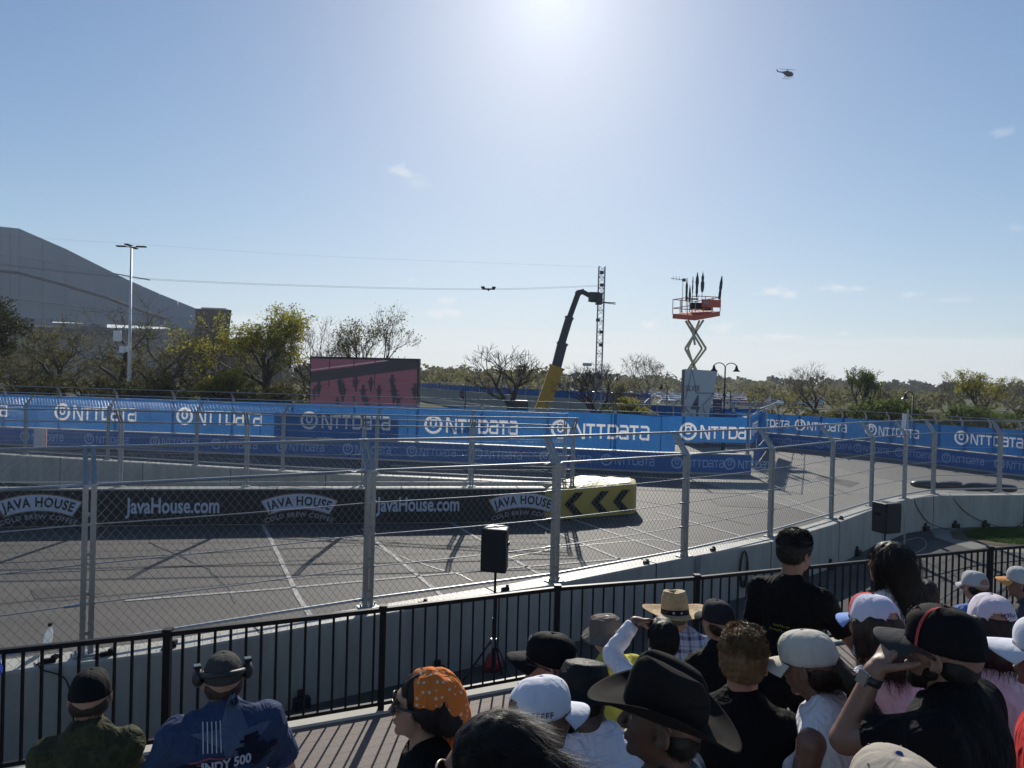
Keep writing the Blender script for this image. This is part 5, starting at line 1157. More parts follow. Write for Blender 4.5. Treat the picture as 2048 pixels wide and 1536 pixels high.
def nets(prims, h):
    lo = np.full(3, 1e9); hi = -lo
    for p in prims:
        if p['sub']: continue
        if p['t'] == 'e': m = p['r'].max(); lo = np.minimum(lo, p['c']-m); hi = np.maximum(hi, p['c']+m)
        else:
            m = max(p['ra'], p['rb']); lo = np.minimum(lo, np.minimum(p['a'], p['b'])-m); hi = np.maximum(hi, np.maximum(p['a'], p['b'])+m)
    lo -= h*3; hi += h*3
    n = np.ceil((hi-lo)/h).astype(int)+1; B = 6; n = ((n+B-1)//B)*B; nb = n//B
    ctr = np.stack(np.meshgrid(*[(np.arange(nb[i])*B+B/2-.5)*h+lo[i] for i in range(3)], indexing='ij'), -1).reshape(-1, 3)
    dc = sdf(ctr, prims); act = np.abs(dc) < B*h*1.05+.01
    D = np.repeat(np.repeat(np.repeat(np.where(dc < 0, -1., 1.).reshape(nb), B, 0), B, 1), B, 2)
    ai = np.stack(np.unravel_index(np.nonzero(act)[0], nb), -1)
    off = np.stack(np.meshgrid(*[np.arange(B)]*3, indexing='ij'), -1).reshape(-1, 3)
    idx = (ai[:, None, :]*B+off[None]).reshape(-1, 3)
    D[idx[:, 0], idx[:, 1], idx[:, 2]] = sdf(idx*h+lo, prims)
    ins = D < 0
    c8 = [ins[i:n[0]-1+i, j:n[1]-1+j, k:n[2]-1+k] for i in (0, 1) for j in (0, 1) for k in (0, 1)]
    s = sum(c.astype(np.int8) for c in c8); cell = (s > 0) & (s < 8); ci = np.stack(np.nonzero(cell), -1)
    vid = np.full(cell.shape, -1, dtype=np.int64); vid[cell] = np.arange(len(ci))
    acc = np.zeros((len(ci), 3)); cnt = np.zeros(len(ci)); cor = [(i, j, k) for i in (0, 1) for j in (0, 1) for k in (0, 1)]
    for a in range(8):
        for b in range(a+1, 8):
            da = np.array(cor[a]); db = np.array(cor[b])
            if np.abs(da-db).sum() != 1: continue
            va = D[tuple((ci+da).T)]; vb = D[tuple((ci+db).T)]; m = (va < 0) != (vb < 0)
            t = np.where(m, va/np.where(m, va-vb, 1), 0); pt = ci+da+(db-da)*t[:, None]
            acc[m] += pt[m]; cnt[m] += 1
    V = acc/cnt[:, None]*h+lo
    Fq = []
    for ax in range(3):
        sl = [slice(1, n[i]-1) for i in range(3)]; sl[ax] = slice(0, n[ax]-1); s2 = list(sl); s2[ax] = slice(1, n[ax])
        A = ins[tuple(sl)]; Bq = ins[tuple(s2)]; e = np.stack(np.nonzero(A != Bq), -1)
        if not len(e): continue
        flip = A[tuple(e.T)]; e = e+np.array([sl[i].start for i in range(3)])
        u, v = (ax+1) % 3, (ax+2) % 3; du = np.eye(3, dtype=int)[u]; dv = np.eye(3, dtype=int)[v]
        q = np.stack([vid[tuple((e-du-dv).T)], vid[tuple((e-dv).T)], vid[tuple(e.T)], vid[tuple((e-du).T)]], 1)
        q[~flip] = q[~flip][:, ::-1]; Fq.append(q)
    Fq = np.concatenate(Fq); Fq = Fq[(Fq >= 0).all(1)]
    return V, Fq
def vnormals(V, Fq):
    a = V[Fq[:, 2]]-V[Fq[:, 0]]; b = V[Fq[:, 3]]-V[Fq[:, 1]]; fn = np.cross(a, b); N_ = np.zeros_like(V)
    for i in range(4): np.add.at(N_, Fq[:, i], fn)
    return N_/np.maximum(np.linalg.norm(N_, axis=1), 1e-9)[:, None]
def wrinkle(V, Fq, amp, f, fold=None, seed=0.0):
    if amp == 0: return V
    N_ = vnormals(V, Fq); o = Vector((seed, seed*.7, 0)); out = V.copy()
    for i in range(len(V)):
        p = Vector(V[i]); q = Vector((p.x*f*.75, p.y*f*.75, p.z*f*.55))+o
        w = noise.noise(q)+.5*noise.noise(q*2.3)
        w = 1-abs(w)*2.2
        out[i] += N_[i]*amp*(w-.4)
    return out
def npmesh(name, V, Fq, m, parent, xf=None, smooth=True, mi=None):
    me = bpy.data.meshes.new(name); me.vertices.add(len(V)); me.vertices.foreach_set('co', np.ascontiguousarray(V, dtype=np.float32).ravel())
    nf = len(Fq); me.loops.add(nf*4); me.polygons.add(nf); me.loops.foreach_set('vertex_index', Fq.ravel().astype(np.int32)); me.polygons.foreach_set('loop_start', np.arange(nf, dtype=np.int32)*4)
    me.update(calc_edges=True)
    for q in (m if isinstance(m, (list, tuple)) else [m]): me.materials.append(q)
    if mi is not None: me.polygons.foreach_set('material_index', mi.astype(np.int32))
    if smooth: me.polygons.foreach_set('use_smooth', [True]*nf)
    if xf is not None: me.transform(xf)
    o = bpy.data.objects.new(name, me); COL.objects.link(o); o.parent = parent; return o
def head_prims(fem=0.0, jaw=1.0, nose=1.0):
    j = jaw*(1-.1*fem)
    P = [E_((0, -.015, .035), (.076, .096, .083)), E_((0, -.05, .0), (.066, .055, .07), .03), E_((0, .030, -.025), (.060, .058, .078), .03), E_((0, .036, -.072), (.043*j, .044, .034), .025), E_((0, .072, -.096), (.017*j, .015, .014), .018),
         E_((0, .078, .028), (.046, .016, .014), .018), C_((0, .092, .008), (0, .108*nose, -.028), .007, .0115, .012), E_((-.011, .098, -.033), (.009, .011, .008), .006), E_((.011, .098, -.033), (.009, .011, .008), .006),
         E_((.034, .062, -.022), (.020, .018, .018), .022), E_((-.034, .062, -.022), (.020, .018, .018), .022),
         E_((.032, .094, .004), (.015, .012, .010), .014, sub=True), E_((-.032, .094, .004), (.015, .012, .010), .014, sub=True),
         E_((0, .088, -.056), (.021, .012, .0055), .006), E_((0, .086, -.067), (.018, .011, .0065), .005), C_((-.018, .098, -.0612), (.018, .098, -.0612), .0022, .0022, .004, sub=True), E_((0, .094, -.079), (.014, .006, .005), .01, sub=True)]
    for s in (-1, 1):
        r = RZ(s*.38) @ RX(-.18)
        P += [E_((s*.080, -.012, -.008), (.0095, .019, .032), .008, r), E_((s*.086, -.006, -.004), (.006, .010, .018), .006, r, sub=True), E_((s*.079, .0, -.03), (.007, .009, .010), .005, r)]
    return P
def hand_prims(W, d, n, side, curl=.5, sc=1.0, spread=.12, thumb=.7, curls=None):
    """W wrist, d finger direction, n palm normal; side +1 thumb toward d x n"""
    W, d, n = Vector(W), Vector(d).normalized(), Vector(n).normalized(); n = (n-d*n.dot(d)).normalized(); x = d.cross(n)*side
    P = [C_(W, W+d*.03*sc, .024*sc, .026*sc, .02)]
    for k in range(4):
        o = x*(.030-.020*k)*sc; P.append(C_(W+d*.015*sc+o*.5, W+d*.082*sc+o*(1), .013*sc, .0115*sc, .012))
    ln = [(.040, .026, .020), (.045, .029, .021), (.041, .027, .020), (.032, .021, .018)]
    for k in range(4):
        p = W+d*(.085-.004*abs(k-1))*sc+x*(.030-.020*k)*sc; a = spread*(1.5-k)*.5; dd = (d*math.cos(a)+x*math.sin(a)).normalized(); r = (.0090, .0092, .0088, .0078)[k]*sc; c = curls[k] if curls else curl
        for j in range(3):
            ax = dd.cross(n).normalized(); an = c*(.9, 1.1, .7)[j]; dd = (dd*math.cos(an)+n*math.sin(an)).normalized(); n2 = (n-dd*n.dot(dd)); 
            q = p+dd*ln[k][j]*sc; P.append(C_(p, q, r, r*.92, .004)); p = q; r *= .92
            if n2.length > .2: pass
    p = W+d*.025*sc+x*.026*sc; dd = (d*.6+x*.75+n*.3*thumb).normalized()
    for j, l_ in enumerate((.042, .034, .027)):
        q = p+dd*l_*sc; P.append(C_(p, q, (.0135, .0105, .0095)[j]*sc, (.011, .0098, .0082)[j]*sc, .008 if j == 0 else .004)); p = q; dd = (dd+d*.35*thumb+n*.35*thumb-x*.18*thumb).normalized()
    return P
SK = {}
def skin(tone):
    base = {'light': (.34, .19, .13), 'mid': (.21, .115, .075), 'tan': (.17, .09, .058), 'dark': (.085, .045, .03), 'ruddy': (.36, .17, .12)}[tone]
    if tone in SK: return SK[tone]
    m = mat('skin_'+tone, base, .5, var=.10, vs=30, bump=.12, bs=220); p = m.node_tree.nodes['Principled BSDF']; p.inputs['Subsurface Weight'].default_value = .25; p.inputs['Subsurface Radius'].default_value = (.02, .008, .005); p.inputs['Subsurface Scale'].default_value = .5
    SK[tone] = m; return m
def hairm(c): return mat('hair_%d_%d' % (c[0]*999, c[1]*999), c, .55, var=.4, vs=60, stretch=(1, 1, .2), spec=.22)
def cloth(name, c, rough=.85, var=.06, trans=0.0, **kw): return mat(name, c, rough, var=var, vs=14, bump=.10, bs=600, fold=kw.pop('fold', .12 if 'twill' in name else .55), trans=trans, spec=kw.pop('spec', .12), **kw)
def plaid():
    if 'plaid' in MC: return MC['plaid']
    m = cloth('plaid', (.4, .45, .6)); t = m.node_tree; n = t.nodes; l = t.links; p = n['Principled BSDF']; co = n.new('ShaderNodeTexCoord'); sp = n.new('ShaderNodeSeparateXYZ'); l.new(co.outputs['Object'], sp.inputs[0])
    def st(ax, f, ph, th):
        a = n.new('ShaderNodeMath'); a.operation = 'MULTIPLY_ADD'; a.inputs[1].default_value = f; a.inputs[2].default_value = ph; l.new(sp.outputs[ax], a.inputs[0])
        b = n.new('ShaderNodeMath'); b.operation = 'FRACT'; l.new(a.outputs[0], b.inputs[0]); c = n.new('ShaderNodeMath'); c.operation = 'LESS_THAN'; c.inputs[1].default_value = th; l.new(b.outputs[0], c.inputs[0]); return c.outputs[0]
    def add(a, b):
        q = n.new('ShaderNodeMath'); q.operation = 'ADD'
        for i, v in enumerate((a, b)): l.new(v, q.inputs[i])
        return q.outputs[0]
    s = add(add(st(0, 13, 0, .28), st(2, 13, .2, .28)), add(st(0, 13, .5, .06), st(2, 13, .7, .06)))
    q = n.new('ShaderNodeMath'); q.operation = 'MULTIPLY'; q.inputs[1].default_value = .45; q.use_clamp = True; l.new(s, q.inputs[0])
    r = n.new('ShaderNodeValToRGB'); r.color_ramp.elements[0].color = (.42, .46, .62, 1); r.color_ramp.elements[1].color = (.015, .02, .05, 1); l.new(q.outputs[0], r.inputs[0]); l.new(r.outputs[0], p.inputs['Base Color']); return m
def camo():
    if 'camo' in MC: return MC['camo']
    m = cloth('camo', (.1, .1, .05)); t = m.node_tree; n = t.nodes; l = t.links; p = n['Principled BSDF']; co = n.new('ShaderNodeTexCoord'); z = n.new('ShaderNodeTexNoise'); z.inputs['Scale'].default_value = 13; z.inputs['Detail'].default_value = 3; l.new(co.outputs['Object'], z.inputs['Vector'])
    r = n.new('ShaderNodeValToRGB'); r.color_ramp.interpolation = 'CONSTANT'; r.color_ramp.elements[0].color = (.040, .042, .022, 1); r.color_ramp.elements[1].position = .47; r.color_ramp.elements[1].color = (.055, .058, .028, 1)
    e = r.color_ramp.elements.new(.58); e.color = (.047, .045, .026, 1); l.new(z.outputs['Fac'], r.inputs[0]); l.new(r.outputs[0], p.inputs['Base Color']); return m
def strands(V, N_, sel, n, ln, flow, wid, seed, curl=0.0, lift=.2, segs=4):
    rnd = random.Random(seed); b = MB(); ids = np.nonzero(sel)[0]
    if not len(ids): return b
    for k in range(n):
        i = ids[rnd.randrange(len(ids))]; p = Vector(V[i]); nn = Vector(N_[i]); f = Vector(flow(p)) if callable(flow) else Vector(flow); f = f+Vector((rnd.gauss(0, .22), rnd.gauss(0, .22), rnd.gauss(0, .15))); d = (f-nn*f.dot(nn)*.85).normalized()+nn*lift; d.normalize()
        L_ = ln*rnd.uniform(.5, 1.1); ph = rnd.random()*6.28; cax = nn.cross(d); cax.normalize(); side = (cax*math.cos(.5)+nn*math.sin(.5)); pts = []; q = p-nn*.001
        for s in range(segs+1):
            w = wid*(1-.75*s/segs); o = cax*math.sin(ph+s*1.9)*curl+nn*(math.cos(ph+s*1.9)*curl*.8); c = q+o; pts += [c-side*w/2, c+side*w/2]; q = q+d*L_/segs; d = (d+f*.18-nn*lift*.35).normalized()
        b.add(pts, [(2*s, 2*s+1, 2*s+3, 2*s+2) for s in range(segs)])
    return b
def joinmb(V, Fq, b):
    if b and b.v: return np.concatenate([V, np.array(b.v)]), np.concatenate([Fq, np.array(b.f)+len(V)])
    return V, Fq
def tm(Rm, t): M_ = Matrix([list(r) for r in Rm]).to_4x4(); M_.translation = Vector(t); return M_
CROWN = dict(rx=.087, ry=.109, h=.112, z0=.012)
def crown_pt(a, v, o=0.0, g=CROWN, seams=True):
    ph = v*math.pi/2; r = math.cos(ph)**.72 if ph < 1.57 else 0.0; x, y = math.sin(a), math.cos(a)
    sm = 0.0
    if seams:
        da = abs(((a/(math.pi/3))+.5) % 1-.5)*math.pi/3; sm = -.0034*math.exp(-(da/.045)**2)
    z = g['z0']+g['h']*math.sin(ph)**.92+.012*max(0, y)*(1-v)
    bump = .010*max(0, y)**2*math.sin(ph*2)
    return Vector((x*((g['rx'])*r+o+sm), y*((g['ry'])*r+o+sm+bump)-.010, z+o*math.sin(ph)*1.0))
def cap(par, RH, tH, m_c, m_b, seed=0, opening=True, g=CROWN, billlen=.072, curve=.022, button=None, yaw=0.0, front=None, name='cap', flat=False, wr=.0035):
    """baseball cap in the head frame: crown, bill, button, strap"""
    X_ = tm(RH @ RZ(yaw) @ RX(R(3)), tH); nu, nv = 72, 16; b = MB(); b.mi = []
    vs = []
    for j in range(nv+1):
        for i in range(nu):
            a = 2*math.pi*i/nu; p = crown_pt(a, j/nv*.995, 0, g); w = noise.noise(Vector((p.x*22+seed, p.y*22, p.z*22)))*wr*(1 if abs(math.atan2(p.x, p.y)) > .7 else .5); p = p+Vector((p.x, p.y, p.z-.03)).normalized()*w; vs.append(p)
    fs = []; mi = []
    for j in range(nv):
        for i in range(nu):
            a = 2*math.pi*(i+.5)/nu; back = abs(((a-math.pi+math.pi) % (2*math.pi))-math.pi)
            if opening and back < .42 and (j/nv < .30*math.sqrt(max(0, 1-(back/.44)**2))) and j > 0: continue
            fs.append((j*nu+i, j*nu+(i+1) % nu, (j+1)*nu+(i+1) % nu, (j+1)*nu+i)); mi.append(1 if (front and back > math.pi-.98) else 0)
    b.v = [tuple(v) for v in vs]; b.f = fs; b.mi = mi
    root = b.build(name, [m_c, front or m_c], par, smooth=True, xf=X_)
    if len(root.data.polygons) and root.data.polygons[len(root.data.polygons)//2].normal.z < 0: root.data.flip_normals()
    so_ = root.modifiers.new('s', 'SOLIDIFY'); so_.thickness = .0022; so_.offset = -1
    b = MB(); n1, n2 = 20, 8
    def bp(u, v, off):
        a = (u-.5)*2*1.12; p = crown_pt(a, .0, .001, g, False); ext = billlen*math.cos((u-.5)*math.pi*.86)**.55; q = p+Vector((math.sin(a)*.30*ext*v, ext*v*1.0, 0)); s_ = (u-.5)*2
        q.z += -.010*v-curve*(abs(s_)**2)*v-(.0 if flat else .006)*v*v+off-curve*.25*abs(s_)**2; return q
    vs = [bp(i/n1, j/n2, o) for o in (0, -.004) for j in range(n2+1) for i in range(n1+1)]; W_ = n1+1; K = W_*(n2+1)
    fs = [(j*W_+i, j*W_+i+1, (j+1)*W_+i+1, (j+1)*W_+i) for j in range(n2) for i in range(n1)]; fs = fs+[tuple(K+i for i in reversed(f)) for f in fs]+[(n2*W_+i, n2*W_+i+1, K+n2*W_+i+1, K+n2*W_+i) for i in range(n1)]+[(j*W_+e, (j+1)*W_+e, K+(j+1)*W_+e, K+j*W_+e) for j in range(n2) for e in (0, n1)]
    b.add(vs, fs); b.build('bill', m_b, root, smooth=True, xf=X_)
    b = MB(); tp = crown_pt(0, .995, .001, g); b.sph((0, 0, tp.z), (.0065, .0065, .004), 10, 6); b.build('button', button or m_c, root, smooth=True, xf=X_)
    if opening:
        b = MB(); n_ = 12
        for i in range(n_):
            q = []
            for aa in (math.pi-.45+.9*i/n_, math.pi-.45+.9*(i+1)/n_):
                for zz in (-.002, .014): p = crown_pt(aa, .0, .0015, g, False); p.z += zz; q.append(p)
            b.add([q[0], q[2], q[3], q[1]], [(0, 1, 2, 3)])
        b.build('strap', m_b, root, smooth=True, xf=X_)
    b = MB()
    for i in range(6):
        for (da) in (.75,):
            p = crown_pt((i+.5)*math.pi/3, .62, .0008, g); b.sph(p, (.0022, .0022, .0022), 6, 4)
    b.build('eyelet', m_c, root, xf=X_)
    return root, X_, g
def capdecal(root, X_, g, shapes, a0, v0, sc, m, name='emblem', off=.003):
    """2D shape laid on the crown; x -> around, y -> up"""
    b = MB()
    for vs_, fs_ in shapes: b.add([crown_pt(a0-v[0]*sc/.095, max(0, v0+v[1]*sc/.13), off, g, False) for v in vs_], fs_)
    o = b.build(name, m, root, xf=X_); return o
def glasses(par, RH, tH, m_f, m_l, w=1.0, thick=.0025, temple=.009, name='glasses', lh=.02):
    X_ = tm(RH, tH); t = MB(); z = .004; y = .108
    fr = MB()
    for s in (-1, 1):
        pts = [(s*(.034+.027*math.cos(a)*w), y-.012*abs(math.cos(a)*w+.3*1)**2*.6, z-.004+lh*math.sin(a)) for a in [2*math.pi*k/16 for k in range(17)]]; fr.tube(pts, thick, 5)
        fr.tube([(s*.060, y-.010, z+.008), (s*.072, y-.035, z+.008), (s*.082, .02, z+.006), (s*.084, -.012, z-.004)], [temple*.5]*4, 5)
    fr.tube([(-.008, y, z+.002), (.008, y, z+.002)], thick, 5); root = fr.build(name, m_f, par, smooth=True, xf=X_)
    for s in (-1, 1):
        b = MB(); n_ = 16; c = (s*.034, y-.003, z-.004); b.add([c]+[(s*(.034+.026*math.cos(a)*w), y-.012*abs(math.cos(a)*w+.3)**2*.6, z-.004+(lh-.001)*math.sin(a)) for a in [2*math.pi*k/n_ for k in range(n_)]], [(0, 1+k, 1+(k+1) % n_) for k in range(n_)]); b.build('lens', m_l, root, smooth=True, xf=X_)
    return root
m_gl = mat('dark_lens', (.01, .01, .012), .08, var=0, spec=.8); m_gf = mat('glasses_frame', (.012, .012, .013), .3, var=0)
m_eye = mat('eye_white', (.22, .20, .19), .7, var=0); m_iris = mat('iris', (.02, .012, .008), .15, var=0)
PEOPLE = {}
def person(key, px, py, d, yaw, label, hp=0.0, hy=0.0, hr=0.0, pose='sit', lean=.12, side=0.0, b=1.0, sw=.165, tone='mid', shirt=None, sleeve='tee', arms=None, hair=None, face=False, fem=0.0, res=.006, pants=None, hands=None, wr=.006, beard=None, shx=0.0, size=1.0, seed=None, hood=False, group=None, capped=False, rise=None):
    rise = (.055 if pose == 'sit' else .03) if rise is None else rise
    seed = seed if seed is not None else len(PEOPLE)+1
    pos = atd(px, py, d); al = math.atan2(pos.x, pos.y); hh = 1.20 if pose == 'sit' else 1.62
    t = tag(empty('person', (pos.x, pos.y, pos.z-hh*size), R(yaw)-al), label, 'person', group or 'spectators in the grandstand'); t.scale = (size,)*3
    up0 = Matrix.Translation((0, 0, hh)); RH = RZ(R(hy)) @ RX(R(-hp)) @ RY(R(hr)); neck = npv((0, -.035, -.12))
    tH = neck-RH @ neck                         # head turns about the neck joint
    BT = RY(R(side)) @ RX(-lean); NB = npv((0, -.04, -.19)); RISE = npv((shx, .012, rise))
    def bt(p): return BT @ (npv(p)-NB)+NB+RISE
    S = {s: bt((s*sw, -.045, -.285)) for s in (-1, 1)}
    A = {-1: ((-.26*b, .02, -.56), (-.14, .30, -.70)), 1: ((.26*b, .02, -.56), (.14, .30, -.70))}
    if pose == 'stand': A = {-1: ((-.25*b, -.06, -.56), (-.24, .04, -.80)), 1: ((.25*b, -.06, -.56), (.24, .04, -.80))}
    if arms: A.update(arms)
    # skin: head, neck, arms, hands in one surface
    hd = xfp(head_prims(fem), RH, tH)
    hd.append(C_(RH @ npv((0, -.028, -.055))+tH, bt((0, -.04, -.20)), .054*(1-.1*fem), .060, .03))
    body = hd+[E_(bt((0, -.045, -.30)), (.12, .07, .10), .03, BT)]
    for s in (-1, 1):
        e, w = A[s]; body += [C_(bt((0, -.045, -.27)), S[s], .05, .045, .02), C_(S[s], e, .047*b**.5, .038, .015), C_(e, w, .039*b**.4, .026, .015)]
        hs = (hands or {}).get(s); 
        if hs is None:
            dd = (Vector(w)-Vector(e)).normalized(); hs = dict(d=dd, n=Vector((-s*.6, .1, -.8)), curl=.45)
        body += hand_prims(w, hs['d'], hs['n'], hs.get('side', s), hs.get('curl', .4), thumb=hs.get('thumb', .7), curls=hs.get('curls'), spread=hs.get('spread', .12))
    V, Fq = nets(body, res); npmesh('body', V, Fq, skin(tone), t, up0)
    # shirt
    k_ = .05
    tb = [C_((0, -.040, -.185), (0, -.045, -.215), .061, .072, k_)]
    for s in (-1, 1): tb += [C_((0, -.05, -.215), (s*sw*(.85 if sleeve != 'none' else .5), -.045, -.262 if sleeve != 'none' else -.235), .060, .060 if sleeve != 'none' else .045, k_), E_((s*sw*(.8 if sleeve == 'none' else 1), -.045, -.285), (.058, .062, .060) if sleeve != 'none' else (.03, .05, .04), k_)]
    tb += [E_((0, -.030, -.37), (sw+(.012 if sleeve != 'none' else -.03), .118*b**.6, .17), k_), E_((0, -.072, -.35), (sw-.01, .085, .15), k_), E_((0, -.015, -.58), (.160*b, .125*b**1.2, .22), .06), E_((0, -.01, -.76), (.175*b, .135*b, .12), .06)]
    tb = xfp(tb, BT, RISE, NB)
    if fem: tb += xfp([E_((s*.075, .065, -.40), (.06, .055, .06), .04) for s in (-1, 1)], BT, RISE, NB)
    tb.append(C_(RH @ npv((0, -.03, -.02))+tH, bt((0, -.005, -.17)), .050, .0535, .01, sub=True))
    for s in (-1, 1):
        e, w = npv(A[s][0]), npv(A[s][1])
        if sleeve == 'tee': tb.append(C_(S[s], S[s]+(e-S[s])*.62, .058*b**.5, .066*b**.6, .055, flat=True))
        elif sleeve == 'long': tb += [C_(S[s], e, .058*b**.5, .058*b**.5, .055), C_(e, e+(w-e)*.92, .058*b**.4, .038, .02, flat=True)]
    if hood: tb += xfp([E_((0, -.095, -.215), (.105, .055, .055), .02), E_((0, -.07, -.19), (.085, .05, .04), .02), E_((0, -.03, -.155), (.06, .07, .05), .01, sub=True)], BT, RISE, NB)
    tb.append(C_(bt((0, 0, -.98)), bt((0, 0, -1.3)), .4, .4, .01, sub=True)) if pose == 'sit' else None
    V, Fq = nets(tb, max(res, .008)*1.15); V = wrinkle(V, Fq, wr, 9, seed=seed*3.1)
    sh = npmesh('shirt', V, Fq, shirt, t, up0); bvh = BVHTree.FromPolygons([tuple(v) for v in V], [tuple(int(i) for i in f) for f in Fq])
    # legs
    L_ = []; hipz = -.80
    for s in (-1, 1):
        h0 = bt((s*.09, 0, hipz)); 
        if pose == 'sit': kn = npv((s*.17, h0[1]+.42, -.72)); an = kn+npv((s*.02, .02, -.42))
        else: h0 = npv((s*.09, -.02, -.82)); kn = npv((s*.12, .0, -1.18)); an = npv((s*.13, -.04, -1.52))
        L_ += [C_(h0, kn, .088*b, .066*b**.5, .04), C_(kn, an, .062*b**.5, .048, .03)]
    V, Fq = nets(L_+[E_(bt((0, -.01, -.79)), (.17*b, .13*b, .11), .05)], .016); V = wrinkle(V, Fq, .006, 8, seed=seed)
    npmesh('trousers', V, Fq, pants or cloth('dark_denim', (.03, .04, .07)), t, up0)
    for s in (-1, 1):
        h0 = bt((s*.09, 0, hipz)); an = npv((s*.19, h0[1]+.44, -1.14)) if pose == 'sit' else npv((s*.13, -.04, -1.54))
        V, Fq = nets([E_(an+npv((0, .06, -.025)), (.045, .13, .036), .02), C_(an, an+npv((0, 0, -.03)), .045, .045, .02)], .014); npmesh('shoe', V, Fq, mat('shoe_grey', (.12, .12, .12), .7), t, up0)
    # hair
    if hair:
        st = hair['style']; hm = hairm(hair.get('col', (.012, .010, .009)))
        if st == 'short' or st == 'curly':
            g = (.0 if capped else .004) if st == 'short' else .012; P = [E_((0, -.020, .040), (.080+g, .098+g, .083+g) if not capped else (.075, .084, .078), .02 if not capped else .005), E_((0, -.055, -.01), (.070+g*.6, .052+g*.5, .062), .03) if not capped else E_((0, -.046, -.022), (.079, .058, .062), .01), E_((0, .13, -.045), (.12, .085, .085), .012, sub=True), E_((0, -.02, -.105), (.1, .1, .05), .015, sub=True)]
            P += [E_((s*.088, .005, -.018), (.022, .030, .034), .008, sub=True) for s in (-1, 1)]
            if hair.get('top'): P.insert(1, E_((0, .0, .085), (.070, .085, .05), .02))
            if capped: P = [P[1], E_((0, -.01, .127), (.14, .16, .100), .008, RX(R(3)), sub=True), P[0]]+P[2:]
            V, Fq = nets(P, .0055); N_ = vnormals(V, Fq); V2 = V.copy()
            for i in range(len(V)): V2[i] += N_[i]*.005*noise.noise(Vector(V[i])*(55 if st == 'curly' else 35))*(1.6 if st == 'curly' and V[i][2] > .03 else (.5 if capped else 1.1))
            topsel = V[:, 2] > (.045 if st == 'curly' else -.2)
            if capped: topsel = V[:, 2] < -.012
            sb = strands(V2, N_, topsel, hair.get('n', 3000), hair.get('ln', .026 if st == 'short' else .036), (0, -.1, -.9) if st == 'short' else (lambda p: Vector((math.sin(p.x*60), math.cos(p.y*50), .3))), hair.get('w', .0016 if st == 'short' else .0030), seed, curl=.0 if st == 'short' else .0065, lift=(.03 if capped else .32) if st == 'short' else .45, segs=3 if st == 'short' else 6)
            if st == 'curly':
                s2_ = strands(V2, N_, V[:, 2] <= .05, 2500, .014, (0, -.1, -.9), .0014, seed+5, lift=.2, segs=2); V2, Fq = joinmb(V2, Fq, s2_)
            V2, Fq = joinmb(V2, Fq, sb); npmesh('hair', V2, Fq, hm, t, up0 @ tm(RH, tH))
        if st in ('long', 'pony', 'bun', 'bob'):
            gq = .006 if capped else 0
            P = [E_((0, -.020, .040), (.086-gq, .104-gq, .090), .02), E_((0, -.055, -.02), (.078-gq, .062, .075), .03), E_((0, .135, -.04), (.11, .085, .088), .012, sub=True)]
            ex = []
            if st == 'long' or st == 'bob':
                z1 = hair.get('z', -.34 if st == 'long' else -.17); bx, by = hair.get('dx', 0), hair.get('dy', -.10)
                ex = [C_((-.03, -.055, -.0), (-.05+bx, by, z1), .060, .045, .03), C_((.03, -.055, -.0), (.05+bx, by, z1*.95), .060, .045, .03), C_((0, -.06, -.0), (bx, by-.02, z1*1.05), .06, .035, .03), C_((-.07, -.0, .0), (-.075+bx*.8, -.02, z1*.7), .03, .025, .02), C_((.07, -.0, .0), (.075+bx*.8, -.02, z1*.7), .03, .025, .02)]
            if st == 'pony': z1 = hair.get('z', -.2); dx_ = hair.get('dx', 0.0); ex = [C_((0, -.10, .0), (dx_*.4, -.155, -.06), .030, .034, .015), C_((dx_*.4, -.155, -.06), (dx_, hair.get('dy', -.17), z1), .034, .018, .02)]
            if st == 'bun': ex = [E_((0, -.135, hair.get('bz', .03)), (.045, .04, .042), .012)]
            if capped: P = [E_((0, -.048, -.03), (.080, .058, .068), .02)]+ex+[E_((0, -.01, .122), (.14, .16, .100), .006, RX(R(3)), sub=True), E_((0, -.020, .040), (.075, .086, .078), .005), P[2]]; ex = []
            V, Fq = nets(P+ex, .0065); N_ = vnormals(V, Fq); V2 = V.copy()
            for i in range(len(V)):
                v = Vector(V[i]); V2[i] += N_[i]*(.003 if capped else .006)*noise.noise(Vector((v.x*50, v.y*50, v.z*(9 if st != 'bun' else 20))))
            fl = (lambda p: Vector((.0, -.9, -.15 if p.z > .0 else .4))) if st in ('bun', 'pony') else (lambda p: Vector((hair.get('dx', 0)*2, -.35 if p.z > .03 else -.05, -1)))
            if st == 'pony': fl = lambda p: Vector((0, -.9, -.2)) if p.y > -.11 else Vector((hair.get('dx', 0)*2, hair.get('dy', -.17)+.15, -1))
            sb = strands(V2, N_, V[:, 2] < (-.012 if capped else 9), hair.get('n', 3000), hair.get('ln', .10), fl, hair.get('w', .0016), seed, curl=hair.get('curl', .002), lift=hair.get('lift', .08), segs=6)
            V2, Fq = joinmb(V2, Fq, sb); npmesh('hair', V2, Fq, hm, t, up0 @ tm(RH, tH))
    if beard:
        P = [E_((0, .036, -.078), (.052, .052, .042), .02), E_((0, .0, -.05), (.070, .05, .035), .02), E_((0, .060, -.102), (.030, .028, .022+beard.get('len', 0)), .02), E_((0, .105, -.058), (.020, .030, .007), .006, sub=True), E_((0, .12, .0), (.08, .07, .052), .015, sub=True), E_((0, -.06, -.05), (.09, .06, .08), .02, sub=True), E_((0, .02, -.14), (.06, .05, .03), .01, sub=True)]
        V, Fq = nets(P, .0045); N_ = vnormals(V, Fq); sb = strands(V, N_, V[:, 2] > -9, 1400, .012+beard.get('len', 0)*.6, (0, .3, -1), .0011, seed, lift=.25, segs=2); V, Fq = joinmb(V, Fq, sb); npmesh('beard', V, Fq, hairm(beard['col']), t, up0 @ tm(RH, tH))
